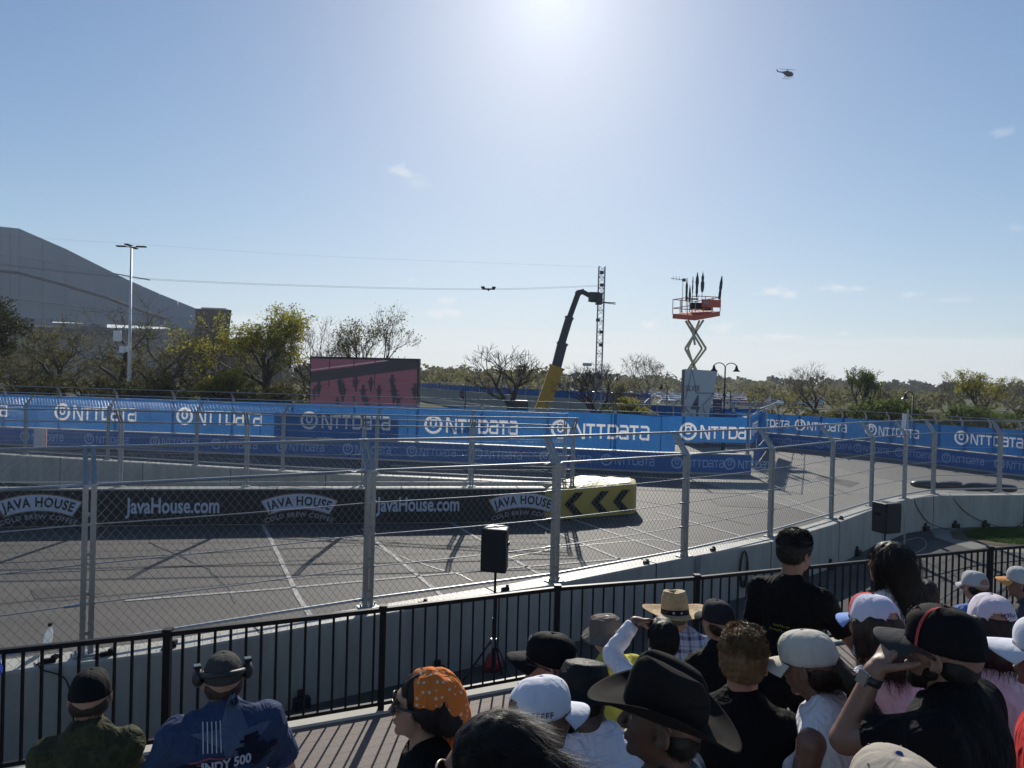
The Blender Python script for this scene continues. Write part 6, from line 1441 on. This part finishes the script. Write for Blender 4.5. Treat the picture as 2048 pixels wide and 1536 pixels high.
    if face:
        for s in (-1, 1):
            b_ = MB(); b_.sph((s*.031, .0710, .003), (.0115, .0115, .0115), 14, 10); ey = b_.build('eye', m_eye, t, smooth=True, xf=up0 @ tm(RH, tH)); b_ = MB(); b_.sph((s*.031, .0775, .002), (.0056, .0058, .0056), 10, 6); b_.build('iris', m_iris, ey, smooth=True, xf=up0 @ tm(RH, tH))
            b_ = MB(); b_.tube([(s*.012, .090, .021), (s*.030, .092, .026), (s*.048, .080, .020)], [.0028, .0034, .0016], 6); b_.build('eyebrow', hairm((hair or beard or {}).get('col', (.02, .015, .01))), t, smooth=True, xf=up0 @ tm(RH, tH))
    PEOPLE[key] = dict(t=t, RH=RH, tH=tH+npv((0, 0, hh)), bvh=bvh, hh=hh, shirt=sh, A=A, bt=bt, pos=pos); return PEOPLE[key]
def decal(p, shapes, cx, cz, sc, m, name, side=-1, off=.004, sub=2):
    """2D shapes laid on the back (side -1) or front of the shirt by projecting along y"""
    b = bmesh.new()
    for vs_, fs_ in shapes:
        vv = [b.verts.new((v[0], v[1], 0)) for v in vs_]
        for f in fs_:
            try: b.faces.new([vv[i] for i in f])
            except ValueError: pass
    bmesh.ops.triangulate(b, faces=b.faces[:])
    for _ in range(sub+1 if sub else 0):
        es = [e for e in b.edges if e.calc_length()*sc > .014]
        if es: bmesh.ops.subdivide_edges(b, edges=es, cuts=1); bmesh.ops.triangulate(b, faces=b.faces[:])
    last = -.1
    for v in b.verts:
        x, z = cx+v.co.x*sc, cz+v.co.y*sc; hit = p['bvh'].ray_cast(Vector((x, 1.0*side, z)), Vector((0, -side, 0)))
        y = hit[0].y if hit[0] else last; last = y; v.co = (x, y+side*off, z+p['hh'])
    me = bpy.data.meshes.new(name); b.to_mesh(me); b.free(); me.materials.append(m); o = bpy.data.objects.new(name, me); COL.objects.link(o); o.parent = p['shirt']; return o
def hat(par, RH, tH, prof, m, name, nu=96, mods=None, tilt=(0, 0, 0), th=.003):
    """prof: list of (r multiplier pairs) rings (rx, ry, z); mods(x,y,z,ring)->xyz"""
    X_ = tm(RH @ RZ(tilt[2]) @ RX(tilt[0]) @ RY(tilt[1]), tH); b = MB(); vs = []
    for k, (rx, ry, z) in enumerate(prof):
        for i in range(nu):
            a = 2*math.pi*i/nu; p = Vector((rx*math.sin(a), ry*math.cos(a), z)); vs.append(mods(p, k, a) if mods else p)
    fs = [(k*nu+i, k*nu+(i+1) % nu, (k+1)*nu+(i+1) % nu, (k+1)*nu+i) for k in range(len(prof)-1) for i in range(nu)]+[tuple((len(prof)-1)*nu+i for i in range(nu))]
    b.add(vs, fs); o = b.build(name, m, par, smooth=True, xf=X_); s = o.modifiers.new('s', 'SOLIDIFY'); s.thickness = th; s.offset = 0; return o, X_
def interp(keys, n):
    out = []
    for i in range(len(keys)-1):
        for j in range(n): f = j/n; out.append(tuple(a+(c-a)*f for a, c in zip(keys[i], keys[i+1])))
    return out+[keys[-1]]
def star(n=5, r=1, q=.42, a0=math.pi/2): v = [((r if k % 2 == 0 else q*r)*math.cos(a0+k*math.pi/n), (r if k % 2 == 0 else q*r)*math.sin(a0+k*math.pi/n)) for k in range(2*n)]; return [(0, 0)]+v, [(0, 1+k, 1+(k+1) % (2*n)) for k in range(2*n)]
def rectp(x0, y0, x1, y1): return [(x0, y0), (x1, y0), (x1, y1), (x0, y1)], [(0, 1, 2, 3)]
def marks(w, h, n, seed):
    """small print too fine to read in the photograph: a row of uneven strokes"""
    r = random.Random(seed); out = []; x = -w/2
    for k in range(n):
        cw = w/n; a = r.uniform(.0, .25)*h; b_ = r.uniform(.75, 1.0)*h; out.append(rectp(x+cw*.08, a-h/2, x+cw*.30, b_-h/2))
        if r.random() < .7: out.append(rectp(x+cw*.30, (a+b_)/2-h*.6, x+cw*.8, (a+b_)/2-h*.45))
        if r.random() < .5: out.append(rectp(x+cw*.30, b_-h*.65, x+cw*.75, b_-h*.5))
        x += cw
    return join2(out)
blk = cloth('black_cotton', (.006, .006, .007)); blk2 = cloth('black_cotton_worn', (.009, .009, .010)); wht = cloth('white_cotton', (.70, .71, .76)); navy = cloth('navy_cotton', (.03, .05, .12)); bcap = cloth('black_twill', (.007, .007, .008), .8)
skn = skin
# P1 camo hoodie
p = person('camo', 180, 1394, 3.25, -6, 'seated person in camouflage hoodie and black cap by the left railing', hp=8, lean=.45, b=.92, sw=.160, tone='light', shirt=camo(), sleeve='long', hood=True, hair=dict(style='short', col=(.03, .022, .016), n=700), arms={-1: ((-.23, .10, -.58), (-.13, .42, -.66)), 1: ((.23, .10, -.58), (.15, .42, -.66))}, pants=cloth('tan_cotton', (.32, .24, .16)), wr=.010, res=.007, capped=True)
cap(p['t'], p['RH'], p['tH'], bcap, bcap, 1, opening=False)
# P2 navy tee with headset
p = person('navy', 446, 1360, 3.3, 6, 'broad seated person in navy tee with star print, cap and headset on head', hp=6, rise=.078, lean=.30, b=1.26, sw=.20, tone='light', shirt=cloth('navy_tee', (.035, .055, .115)), hair=dict(style='short', col=(.05, .035, .025), n=700), arms={-1: ((-.33, .06, -.56), (-.2, .36, -.66)), 1: ((.33, .06, -.56), (.2, .36, -.66))}, pants=cloth('light_denim', (.22, .32, .45)), wr=.010, res=.007, capped=True)
cap(p['t'], p['RH'], p['tH'], cloth('charcoal_twill', (.05, .048, .045)), bcap, 2, opening=False)
X_ = tm(p['RH'], p['tH']); hs = MB(); hs.tube([(.092*math.sin(a)*1.05, -.112*math.cos(a)*1.02, .035+.02*math.cos(a)) for a in [-2.2+4.4*k/20 for k in range(21)]], .013, 8); ho = hs.build('headset', m_blackp, p['t'], smooth=True, xf=X_)
for s in (-1, 1):
    b_ = MB(); b_.sph((s*.108, -.01, .03), (.026, .040, .042), 14, 10); b_.build('ear_cup', m_blackp, ho, smooth=True, xf=X_); b_ = MB(); b_.box((s*.11, .0, .078), (.03, .045, .014)); b_.build('clip', mat('glossy_black', (.02, .02, .022), .12, var=0), ho, xf=X_)
ic = cloth('print_slate', (.075, .105, .17)); iw = cloth('print_white', (.42, .44, .50)); ir = cloth('print_red', (.25, .08, .09)); ik = cloth('print_black', (.012, .015, .03))
decal(p, [([(.0, .0), (.0, .22), (.07, .02), (.19, .02), (.09, -.07), (-.02, -.16), (-.05, -.04), (-.20, .03), (-.06, .04)], [(0, 1, 2), (0, 2, 3), (0, 3, 4), (0, 4, 5), (0, 5, 6), (0, 6, 7), (0, 7, 8), (0, 8, 1)])], .03, -.185, .9, ic, 'star_print', off=.005)
decal(p, [rectp(-.12+.022*k, -.02, -.114+.022*k, .12) for k in range(5)], .0, -.215, .8, iw, 'streak_print', off=.008)
decal(p, [([(-.19, -.05-.018*k), (-.1, -.03-.018*k), (-.02, -.045-.018*k), (-.02, -.036-.018*k), (-.1, -.021-.018*k), (-.19, -.041-.018*k)], [(0, 1, 4, 5), (1, 2, 3, 4)]) for k in range(4)], .02, -.225, .9, ir, 'stripe_print', off=.008)
decal(p, [rectp(.02, -.03, .16, -.018), rectp(.0, -.065, .18, -.05), rectp(.04, .0, .14, .012), rectp(.06, -.02, .13, .03), rectp(.03, -.05, .17, -.03), rectp(-.02, -.10, .2, -.09)], .02, -.215, .9, ik, 'tower_print', off=.008)
decal(p, [rectp(-.2, -.03, .16, .0), rectp(-.12, -.0, .08, .014), ([(-.24, -.03), (-.2, -.03), (-.2, .0)], [(0, 1, 2)]), rectp(.16, -.01, .22, .022)]+[mv2(([(0, 0)]+ringp(.03, 16), [(0, 1+k, 1+(k+1) % 16) for k in range(16)]), q_, -.02) for q_ in (-.17, .12)], .02, -.275, .95, ik, 'car_print', off=.010)
T = textmesh('INDY 500', .052, .002, .95); decal(p, [T], .0, -.282, 1.0, iw, 'lettering', off=.014, sub=0)
decal(p, [([(-.05, .045), (.05, .045), (.045, -.02), (0, -.06), (-.045, -.02)], [(0, 1, 2, 3, 4)])], .005, -.345, .9, ic, 'badge_print', off=.008, sub=2); T = textmesh('500', .05, .002, 1.0); decal(p, [T], .005, -.338, .9, iw, 'lettering', off=.014, sub=0)
# P3 orange bandana
p = person('bandana', 838, 1412, 2.5, 88, 'person in orange polka dot bandana and sunglasses, profile turned left', hp=-6, lean=.05, side=4, b=.95, sw=.155, tone='light', fem=1, shirt=blk, hair=dict(style='bob', col=(.016, .010, .009), z=-.03, n=1500, ln=.05), face=True, res=.005)
ban = [E_((0, -.028, .048), (.092, .104, .088), .02), E_((0, -.10, -.01), (.062, .052, .075), .03), C_((0, -.09, -.0), (.0, -.165, -.12), .072, .042, .03), C_((0, -.16, -.11), (.0, -.125, -.24), .042, .014, .02), C_((0, -.15, -.11), (-.02, -.10, -.21), .04, .012, .02), E_((0, .105, .02), (.14, .085, .12), .01, sub=True), E_((0, .03, -.09), (.12, .10, .085), .015, sub=True)]
V, Fq = nets(ban, .005); V = wrinkle(V, Fq, .006, 16, seed=4)
m_ban = cloth('orange_polka', (.80, .23, .05), trans=.25); nt_ = m_ban.node_tree; n_ = nt_.nodes; vo = n_.new('ShaderNodeTexVoronoi'); vo.inputs['Scale'].default_value = 46; vo.inputs['Randomness'].default_value = .35; co_ = n_.new('ShaderNodeTexCoord'); nt_.links.new(co_.outputs['Object'], vo.inputs['Vector'])
lt_ = n_.new('ShaderNodeMath'); lt_.operation = 'LESS_THAN'; lt_.inputs[1].default_value = .25; nt_.links.new(vo.outputs['Distance'], lt_.inputs[0]); mxn = n_.new('ShaderNodeMix'); mxn.data_type = 'RGBA'; nt_.links.new(lt_.outputs[0], mxn.inputs['Factor']); mxn.inputs[6].default_value = (.80, .23, .05, 1); mxn.inputs[7].default_value = (.75, .66, .52, 1)
pb = n_['Principled BSDF']; nt_.links.new(mxn.outputs[2], pb.inputs['Base Color']); trn = [q for q in n_ if q.type == 'BSDF_TRANSLUCENT'][0]; nt_.links.new(mxn.outputs[2], trn.inputs[0])
npmesh('bandana', V, Fq, m_ban, p['t'], tm(p['RH'], p['tH'])); glasses(p['t'], p['RH'], p['tH'], m_gf, m_gl, 1.15, .003, .010, 'sunglasses', .023)
# P4 foreground dark hair and gold rimmed sunglasses
p = person('darkhair', 990, 1552, 1.46, 62, 'nearest dark haired person with gold rimmed sunglasses, at the bottom edge', hp=4, hy=0, lean=.1, b=1, sw=.16, tone='tan', fem=1, shirt=blk, hair=dict(style='bun', col=(.010, .009, .009), n=9000, ln=.10, w=.0008, bz=.03, lift=.015), face=True, res=.0045)
glasses(p['t'], p['RH'], p['tH'], mat('gold_frame', (.72, .55, .40), .25, .6, var=0), m_gl, 1.15, .0028, .009, 'sunglasses', .024)
# P5 white cap turned right
p = person('whitecap', 1084, 1434, 2.3, -58, 'person in plain white cap with the bill pointing right', hp=4, hr=-6, lean=.3, b=1, sw=.16, tone='mid', shirt=cloth('pale_blue_cotton', (.35, .45, .62)), hair=dict(style='short', col=(.02, .013, .01), n=700), wr=.008, capped=True)
wcap = cloth('white_twill', (.66, .67, .73)); r_, X_, g_ = cap(p['t'], p['RH'], p['tH'], wcap, wcap, 5, wr=.004, billlen=.075)
T = marks(.12, .015, 9, 1); capdecal(r_, X_, g_, [mv2(T, 0, 0)], math.pi-.95, .10, 1.0, bcap, 'lettering')
# P7 black hat with white long sleeve
p = person('blackhat', 1164, 1392, 2.75, -12, 'person in floppy black hat and white long sleeved shirt behind the cowboy hat', hp=14, lean=.35, shx=.10, b=1.0, sw=.17, tone='dark', shirt=wht, sleeve='long', hair=dict(style='short', n=500), wr=.010, capped=True)
def floppy(pt, k, a): n__ = noise.noise(Vector((pt.x*14, pt.y*14, pt.z*10))); return Vector((pt.x*(1+.05*n__), pt.y*(1+.05*n__), pt.z+.006*n__))
hat(p['t'], p['RH'], p['tH'], interp([(.142, .165, .0), (.099, .122, .034), (.096, .119, .085), (.078, .098, .124), (.038, .048, .134), (.004, .004, .135)], 5), mat('black_nylon', (.008, .009, .010), .6, bump=.3, bs=60, spec=.2), 'hat', mods=floppy)
# P6 older man, black cap, grey beard
p = person('beard', 1096, 1326, 2.95, 86, 'grey bearded person in black cap and glasses, profile turned left', hp=-2, lean=.15, b=1.05, sw=.18, tone='ruddy', shirt=cloth('dark_navy', (.015, .02, .04)), hair=dict(style='short', col=(.16, .15, .14), n=900), beard=dict(col=(.42, .41, .39), len=.012), face=True, res=.0055, capped=True)
r_, X_, g_ = cap(p['t'], p['RH'], p['tH'], bcap, bcap, 6, billlen=.08); T = marks(.06, .03, 3, 2); capdecal(r_, X_, g_, [T], -.05, .42, 1.0, cloth('white_thread', (.6, .6, .6)), 'lettering'); glasses(p['t'], p['RH'], p['tH'], m_gf, mat('clear_lens', (.2, .2, .2), .05, var=0, spec=.8), 1.0, .002, .006, 'glasses', .016)
# P9 bucket hat, yellow tee
p = person('bucket', 1214, 1268, 4.45, 42, 'person in faded brown bucket hat and yellow tee, facing the track', hp=6, lean=.2, b=1.15, sw=.185, tone='light', shirt=cloth('yellow_cotton', (.52, .50, .10)), hair=dict(style='short', col=(.2, .18, .16), n=400), res=.008, capped=True)
m_buck = cloth('faded_brown', (.15, .125, .105), bump_=None) if False else cloth('faded_brown', (.15, .125, .105))
def buck(pt, k, a): n__ = noise.noise(Vector((pt.x*16, pt.y*16, pt.z*12)));  return Vector((pt.x*(1+.04*n__), pt.y*(1+.04*n__), pt.z+.008*n__+(.030*max(0, math.cos(a))**2 if k < 5 else 0)))
o_, X_ = hat(p['t'], p['RH'], p['tH'], interp([(.140, .165, -.035), (.092, .112, .012), (.090, .110, .06), (.080, .100, .098), (.060, .078, .112), (.004, .004, .115)], 5), m_buck, 'bucket_hat', mods=buck, nu=48)
# P8 dark hair, arm raised to shade the eyes
p = person('shade', 1325, 1282, 4.1, 14, 'dark haired person in white sweater raising one arm to shade the eyes', hp=0, lean=.1, b=.95, sw=.155, tone='mid', shirt=wht, sleeve='long', hair=dict(style='short', n=5000, ln=.03, w=.0020, top=True), arms={-1: ((-.275, .12, -.13), (-.13, .165, .055))}, hands={-1: dict(d=(.9, .05, .05), n=(.1, -.4, -.9), curl=.15, side=1)}, res=.007, wr=.009)
b_ = MB(); b_.tube([(-.155, .158, 1.22), (-.130, .165, 1.245)], .031, 14); b_.build('watch', m_blackp, p['t'], smooth=True)
# P10 straw hat
p = person('straw', 1348, 1229, 5.2, 12, 'person in wide straw hat and blue plaid shirt near the railing', hp=12, hr=6, lean=.3, shx=.09, b=1.1, sw=.19, tone='light', shirt=plaid(), sleeve='long', hair=dict(style='short', col=(.1, .08, .06), n=300), res=.009, capped=True)
m_straw = mat('straw', (.50, .36, .19), .75, var=.25, vs=40, bump=.5, bs=140, trans=.15)
def strawm(pt, k, a):
    z = pt.z; rr = math.hypot(pt.x, pt.y)
    if rr > .11: z += .030*abs(math.sin(a))**2*((rr-.11)/.1)+.010*math.cos(a)*((rr-.11)/.1)-.002+.0014*math.cos(rr*900)
    if z > .12: z -= .026*math.exp(-((pt.x)/.030)**2)*(1 if rr < .072 else .3); pt = Vector((pt.x*(1-.12*max(0, math.cos(a))), pt.y, z))
    return Vector((pt.x, pt.y, z+.0012*math.cos(z*1200)))
o_, X_ = hat(p['t'], p['RH'], p['tH'], interp([(.235, .245, .022), (.170, .185, .004), (.102, .120, .010), (.098, .116, .06), (.092, .108, .13), (.078, .094, .172), (.044, .056, .170), (.004, .004, .170)], 7), m_straw, 'straw_hat', mods=strawm, tilt=(R(4), R(-8), 0))
b_ = MB(); nu_ = 48; b_.grid(lambda u, v: Vector(((.1035-.003*v)*math.sin(6.2832*u), (.1215-.003*v)*math.cos(6.2832*u), .014+.036*v)), nu_, 3, True); b_.build('hat_band', cloth('navy_band', (.012, .014, .03)), o_, smooth=True, xf=X_)
b_ = MB()
for q_ in (math.pi-.25, math.pi+.30):
    b_.add([Vector((.1055*math.sin(q_+v[0]*.13), .1235*math.cos(q_+v[0]*.13), .032+v[1]*.011)) for v in star(5)[0]], star(5)[1])
b_.build('band_star', cloth('white_thread', (.6, .6, .6)), o_, xf=X_)
# P11 black cap
p = person('bcap2', 1436, 1242, 4.2, 38, 'person in black cap and black tee right of the straw hat', hp=4, lean=.2, b=1.0, sw=.175, tone='light', shirt=blk2, hair=dict(style='short', col=(.025, .018, .014), n=900), res=.008, capped=True)
cap(p['t'], p['RH'], p['tH'], cloth('soft_black_twill', (.022, .022, .025)), bcap, 7, opening=False, wr=.004)
# P13 cowboy hat
p = person('cowboy', 1318, 1440, 1.88, 84, 'person in big black cowboy hat, face in profile to the left', hp=-4, lean=.05, b=1.08, sw=.185, tone='dark', shirt=cloth('steel_blue_shirt', (.035, .055, .085)), sleeve='long', hair=dict(style='short', n=1800), beard=None, face=True, res=.0045, capped=True)
m_felt = mat('black_felt', (.016, .014, .013), .9, var=.1, vs=30, bump=.2, bs=500, spec=.1)
def cow(pt, k, a):
    x, y, z = pt; rr = math.hypot(x, y)
    if k <= 14:
        f = (14-k)/14; z += .055*f**1.2*abs(math.sin(a))**2.2-.018*f*abs(math.cos(a))**2; x *= 1-.16*f*abs(math.sin(a))
    if z > .09 and k > 14: 
        z += .014*y/.09; z -= .022*math.exp(-(x/.020)**2)*min(1, (z-.09)/.03); x *= 1-.16*max(0, math.cos(a))
    return Vector((x, y, z))
o_, X_ = hat(p['t'], p['RH'], p['tH'], interp([(.185, .205, .022), (.135, .158, .020), (.091, .111, .026)], 7)+interp([(.0905, .1105, .030), (.090, .110, .06), (.086, .106, .10), (.078, .098, .130), (.064, .082, .148), (.035, .045, .152), (.004, .005, .152)], 5), m_felt, 'cowboy_hat', mods=cow, tilt=(R(7), R(3), 0), th=.0035)
b_ = MB(); b_.grid(lambda u, v: Vector(((.0925)*math.sin(6.2832*u), (.1125)*math.cos(6.2832*u), .031+.014*v)), 48, 2, True); b_.build('hat_band', m_felt, o_, smooth=True, xf=X_)
# P14 curly blond
p = person('curly', 1487, 1322, 2.75, -4, 'person with curly blond hair seen from behind, black tee', hp=3, lean=.22, b=1.0, sw=.165, tone='ruddy', shirt=blk, hair=dict(style='curly', col=(.15, .085, .038), n=3600, top=True), res=.0055)
# P15 standing black tee
p = person('standing', 1588, 1104, 3.95, -22, 'tall standing person in plain black tee with short curly dark hair', hp=2, hy=-18, pose='stand', lean=-.02, size=.95, b=1.02, sw=.185, tone='mid', shirt=blk, hair=dict(style='curly', col=(.014, .012, .011), n=2200, top=True), arms={1: ((.36, .06, -.50), (.33, .34, -.62)), -1: ((-.27, .03, -.57), (-.27, .16, -.80))}, hands={1: dict(d=(0, .6, -.7), n=(-.4, -.3, -.8), curl=.6)}, pants=blk2, res=.007)
T = marks(.10, .018, 8, 3); T2 = marks(.16, .016, 11, 4); mg = cloth('print_olive', (.30, .28, .05)); decal(p, [mv2(T, 0, .016), mv2(T2, 0, -.014)], .0, -.42, 1.0, mg, 'lettering', sub=0)
# P16 cream cap woman
p = person('cream', 1634, 1326, 2.62, 70, 'person in cream cap with brown ponytail and white sleeveless top, looking down', hp=16, lean=.12, b=.98, sw=.155, tone='tan', fem=1, shirt=wht, sleeve='none', hair=dict(style='pony', col=(.045, .028, .018), z=-.24, dx=-.06, dy=-.26, n=2600, ln=.09, curl=.003), face=True, res=.005, arms={-1: ((-.205, -.01, -.53), (-.12, .2, -.70))}, capped=True)
crm = cloth('cream_twill', (.52, .49, .42)); r_, X_, g_ = cap(p['t'], p['RH'], p['tH'], crm, crm, 9, opening=False, billlen=.080, wr=.003); T = marks(.09, .014, 8, 5); capdecal(r_, X_, g_, [T], -.25, .30, 1.0, cloth('green_thread', (.12, .16, .12)), 'lettering')
# P17 long dark hair
p = person('longhair', 1772, 1130, 3.75, 52, 'standing person with very long wavy dark hair and white printed tee', hp=-2, hr=6, pose='stand', lean=.06, b=.9, sw=.145, tone='light', fem=1, shirt=wht, sleeve='tee', hair=dict(style='long', col=(.016, .012, .010), z=-.36, dx=.10, dy=-.24, n=5200, ln=.17, curl=.006, w=.0022, lift=.16), res=.007)
T = marks(.22, .06, 6, 6); decal(p, [mv2(T, 0, 0)], .0, -.52, 1.0, cloth('print_dark', (.06, .07, .12)), 'lettering', sub=0)
# P18 white/red/blue cap
p = person('tricolour', 1748, 1248, 2.95, 46, 'brown haired person in white cap with red front and blue bill', hp=8, hr=4, lean=.28, shx=.10, b=1.05, sw=.165, tone='light', fem=1, shirt=wht, hair=dict(style='bob', col=(.040, .027, .020), z=-.15, n=2600, ln=.09), res=.0065, capped=True)
lil = cloth('white_lilac_twill', (.58, .57, .68)); r_, X_, g_ = cap(p['t'], p['RH'], p['tH'], lil, cloth('blue_twill', (.22, .34, .66)), 11, opening=True, front=cloth('red_twill', (.62, .08, .08)), button=navy)
# P19 black cap, red stripe, hand at the glasses
wrp = (-.105, .150, -.082)
p = person('watch', 1882, 1304, 2.12, 74, 'person in black cap with red stripe, watch on wrist, hand raised to glasses', hp=0, lean=.12, b=1.28, sw=.195, tone='mid', shirt=blk, hair=dict(style='short', n=900, ln=.012), beard=dict(col=(.014, .011, .010), len=.0), face=True, res=.0042, capped=True,
           rise=.085, arms={-1: ((-.145, .215, -.300), wrp), 1: ((.28, .05, -.58), (.14, .30, -.70))}, hands={-1: dict(d=(.45, -.30, .72), n=(.7, -.6, -.35), side=-1, curls=[1.0, .9, .85, .9], thumb=.9, spread=.2)})
r_, X_, g_ = cap(p['t'], p['RH'], p['tH'], bcap, cloth('dark_grey_twill', (.035, .036, .040)), 13, opening=False, billlen=.090, g=dict(rx=.088, ry=.109, h=.122, z0=.016))
b_ = MB(); n_ = 24
for i in range(n_):
    v0, v1 = i/n_*.9, (i+1)/n_*.9; da = .10
    for a0_ in (math.pi/3*1.0,): b_.add([crown_pt(s_*a0_+q_*da/(math.cos(v_*1.57)**.72+.12)*.5, v_, .0022, g_, False) for (s_, q_, v_) in ((-1, -1, v0), (-1, 1, v0), (-1, 1, v1), (-1, -1, v1))], [(0, 1, 2, 3)]); b_.add([crown_pt(a0_+q_*da/(math.cos(v_*1.57)**.72+.12)*.5, v_, .0022, g_, False) for (q_, v_) in ((-1, v0), (1, v0), (1, v1), (-1, v1))], [(0, 1, 2, 3)])
b_.build('red_stripe', cloth('faded_red', (.42, .07, .07)), r_, smooth=True, xf=X_)
capdecal(r_, X_, g_, [rectp(-.035, -.028, .035, .028)], 0, .40, 1.0, cloth('white_thread', (.6, .6, .6)), 'patch', .0035); T = marks(.05, .03, 3, 7); capdecal(r_, X_, g_, [mv2(T, 0, .006)], 0, .40, 1.0, bcap, 'lettering', .0052); capdecal(r_, X_, g_, [rectp(-.03, -.022, .03, -.017)], 0, .40, 1.0, cloth('faded_red', (.42, .07, .07)), 'patch_stripe', .0052)
glasses(p['t'], p['RH'], p['tH'], m_gf, m_gl, 1.1, .0028, .009, 'glasses', .018)
E0, W0 = Vector((-.145, .215, -.300+p['hh'])), Vector(wrp)+Vector((0, 0, p['hh'])); dv = (W0-E0).normalized(); ws = W0-dv*.022
wt = MB(); wt.tube([ws-dv*.013, ws+dv*.013], .0325, 20); wo_ = wt.build('watch', m_blackp, p['t'], smooth=True)
q_ = Vector((-.95, .3, .1)); q_ = (q_-dv*q_.dot(dv)).normalized(); x_ = dv.cross(q_); Mx = Matrix((x_, dv, q_)).transposed(); b_ = MB(); b_.box(ws+q_*.037, (.038, .044, .012), Mx); b_.build('watch_case', mat('watch_steel', (.3, .3, .32), .2, .8, var=0), wo_, bevel=.006); b_ = MB(); b_.box(ws+q_*.0435, (.033, .039, .002), Mx); b_.build('watch_face', mat('watch_glass', (.01, .01, .012), .05, var=0, spec=.9), wo_)
# P20 white cap, right
pk = cloth('white_pink_twill', (.60, .54, .60))
p = person('pinkcap', 1984, 1248, 2.95, 14, 'person in white cap with script on its back, beside the right picture edge', hp=6, lean=.3, b=1.05, sw=.17, tone='light', fem=1, shirt=cloth('white_pinkish_cotton', (.68, .60, .64)), hair=dict(style='bob', col=(.03, .02, .016), z=-.12, n=1500), res=.007, capped=True)
r_, X_, g_ = cap(p['t'], p['RH'], p['tH'], pk, pk, 15, opening=True); T = marks(.08, .018, 6, 8); capdecal(r_, X_, g_, [T], math.pi-.5, .28, 1.0, navy, 'lettering')
# P21 right edge visor
p = person('visor', 2100, 1312, 2.35, 84, 'person cut off at the right picture edge, white cap bill and red tee', hp=2, lean=.1, b=1.1, sw=.18, tone='tan', shirt=cloth('red_cotton', (.45, .03, .03)), hair=dict(style='short', n=500), face=True, capped=True)
cap(p['t'], p['RH'], p['tH'], wcap, wcap, 17, billlen=.085)
# P22 cap at the bottom edge
p = person('bottom', 1800, 1652, 1.28, 25, 'beige cap crown with blue button, cut off at the bottom picture edge', hp=4, lean=.1, tone='light', shirt=wht, hair=dict(style='short', n=400), res=.008, capped=True)
bei = cloth('beige_twill', (.38, .34, .28)); cap(p['t'], p['RH'], p['tH'], bei, bei, 19, opening=False, button=cloth('blue_button', (.05, .07, .25)), g=dict(rx=.088, ry=.108, h=.110, z0=.018))
# P23 - P25 farther along the railing
p = person('greycap', 1953, 1172, 5.75, 40, 'person in light grey cap and blue shirt in the row by the right railing', hp=10, lean=.3, b=1.05, sw=.18, tone='light', shirt=cloth('blue_shirt', (.12, .19, .42)), sleeve='long', hair=dict(style='short', n=500), res=.009, capped=True)
gc = cloth('pale_grey_twill', (.42, .42, .42)); cap(p['t'], p['RH'], p['tH'], gc, gc, 21, opening=True)
p = person('orangebill', 2045, 1166, 5.45, 78, 'person in grey cap with orange bill at the right edge, dark grey tee', hp=2, lean=.1, b=1.1, sw=.19, tone='mid', shirt=cloth('dark_grey_cotton', (.06, .06, .062)), hair=dict(style='short', n=500), res=.009, capped=True)
cap(p['t'], p['RH'], p['tH'], gc, cloth('orange_twill', (.60, .28, .10)), 22, opening=False)
p = person('child', 1852, 1192, 4.9, 20, 'small dark haired head between the long haired person and the railing', hp=4, lean=.2, b=.9, sw=.14, tone='light', shirt=navy, hair=dict(style='short', col=(.03, .02, .015), n=900, top=True), res=.009, size=.85)
p = person('edgeblue', -96, 1212, 4.9, 30, 'person mostly outside the left picture edge, only a bright blue sleeve showing', hp=4, lean=.2, b=1.1, sw=.19, tone='light', shirt=cloth('royal_blue', (.02, .06, .40)), sleeve='long', hair=dict(style='short', n=300), res=.010)
# treads and benches under the crowd
ang = math.atan(.40); Rz = Matrix.Rotation(ang, 3, 'Z'); iv = Matrix.Translation(-tg.location)
for (yc, z, dep) in ((3.95, 1.80, 1.25), (2.9, 2.10, 1.0), (1.95, 2.42, 1.0), (.95, 2.74, 1.0)):
    b = MB(); b.box((1.2, yc+.48-.62*0, z-.04), (12.5, dep, .05), Rz); b.build('tread', m_tread, tg, xf=iv)
    b = MB(); b.box(Vector((1.2, yc+.48, z-.2))+Rz @ Vector((0, dep/2-.02, 0)), (12.5, .03, .3), Rz); b.build('riser', m_tread, tg, xf=iv)
for k, (yc, z) in enumerate(((3.55, 2.20), (2.52, 2.50), (1.60, 2.82))):
    a_ = Vector((1.2, yc+.48, 0))-Rz @ Vector((6, 0, 0)); c_ = Vector((1.2, yc+.48, 0))+Rz @ Vector((6, 0, 0)); bench(a_.x, a_.y, c_.x, c_.y, z, ['aluminium bench of the front row of spectators', 'aluminium bench of the second row of spectators', 'aluminium bench of the third row under the nearest spectators'][k])
print('people', len(PEOPLE))

# ================= air =================
hb = MB(); hb.box((0, 700, 39), (2400, 1500, 80)); ho_ = hb.build('haze'); ho_['kind'] = 'stuff'; ho_['label'] = 'thin pale air haze filling the whole scene'
mh = bpy.data.materials.new('haze'); mh.use_nodes = True; tt = mh.node_tree; tt.nodes.clear(); pv = tt.nodes.new('ShaderNodeVolumePrincipled'); oo = tt.nodes.new('ShaderNodeOutputMaterial'); tt.links.new(pv.outputs[0], oo.inputs['Volume'])
pv.inputs['Color'].default_value = (.85, .9, 1, 1); pv.inputs['Density'].default_value = .0002; pv.inputs['Anisotropy'].default_value = .25; ho_.data.materials.append(mh)
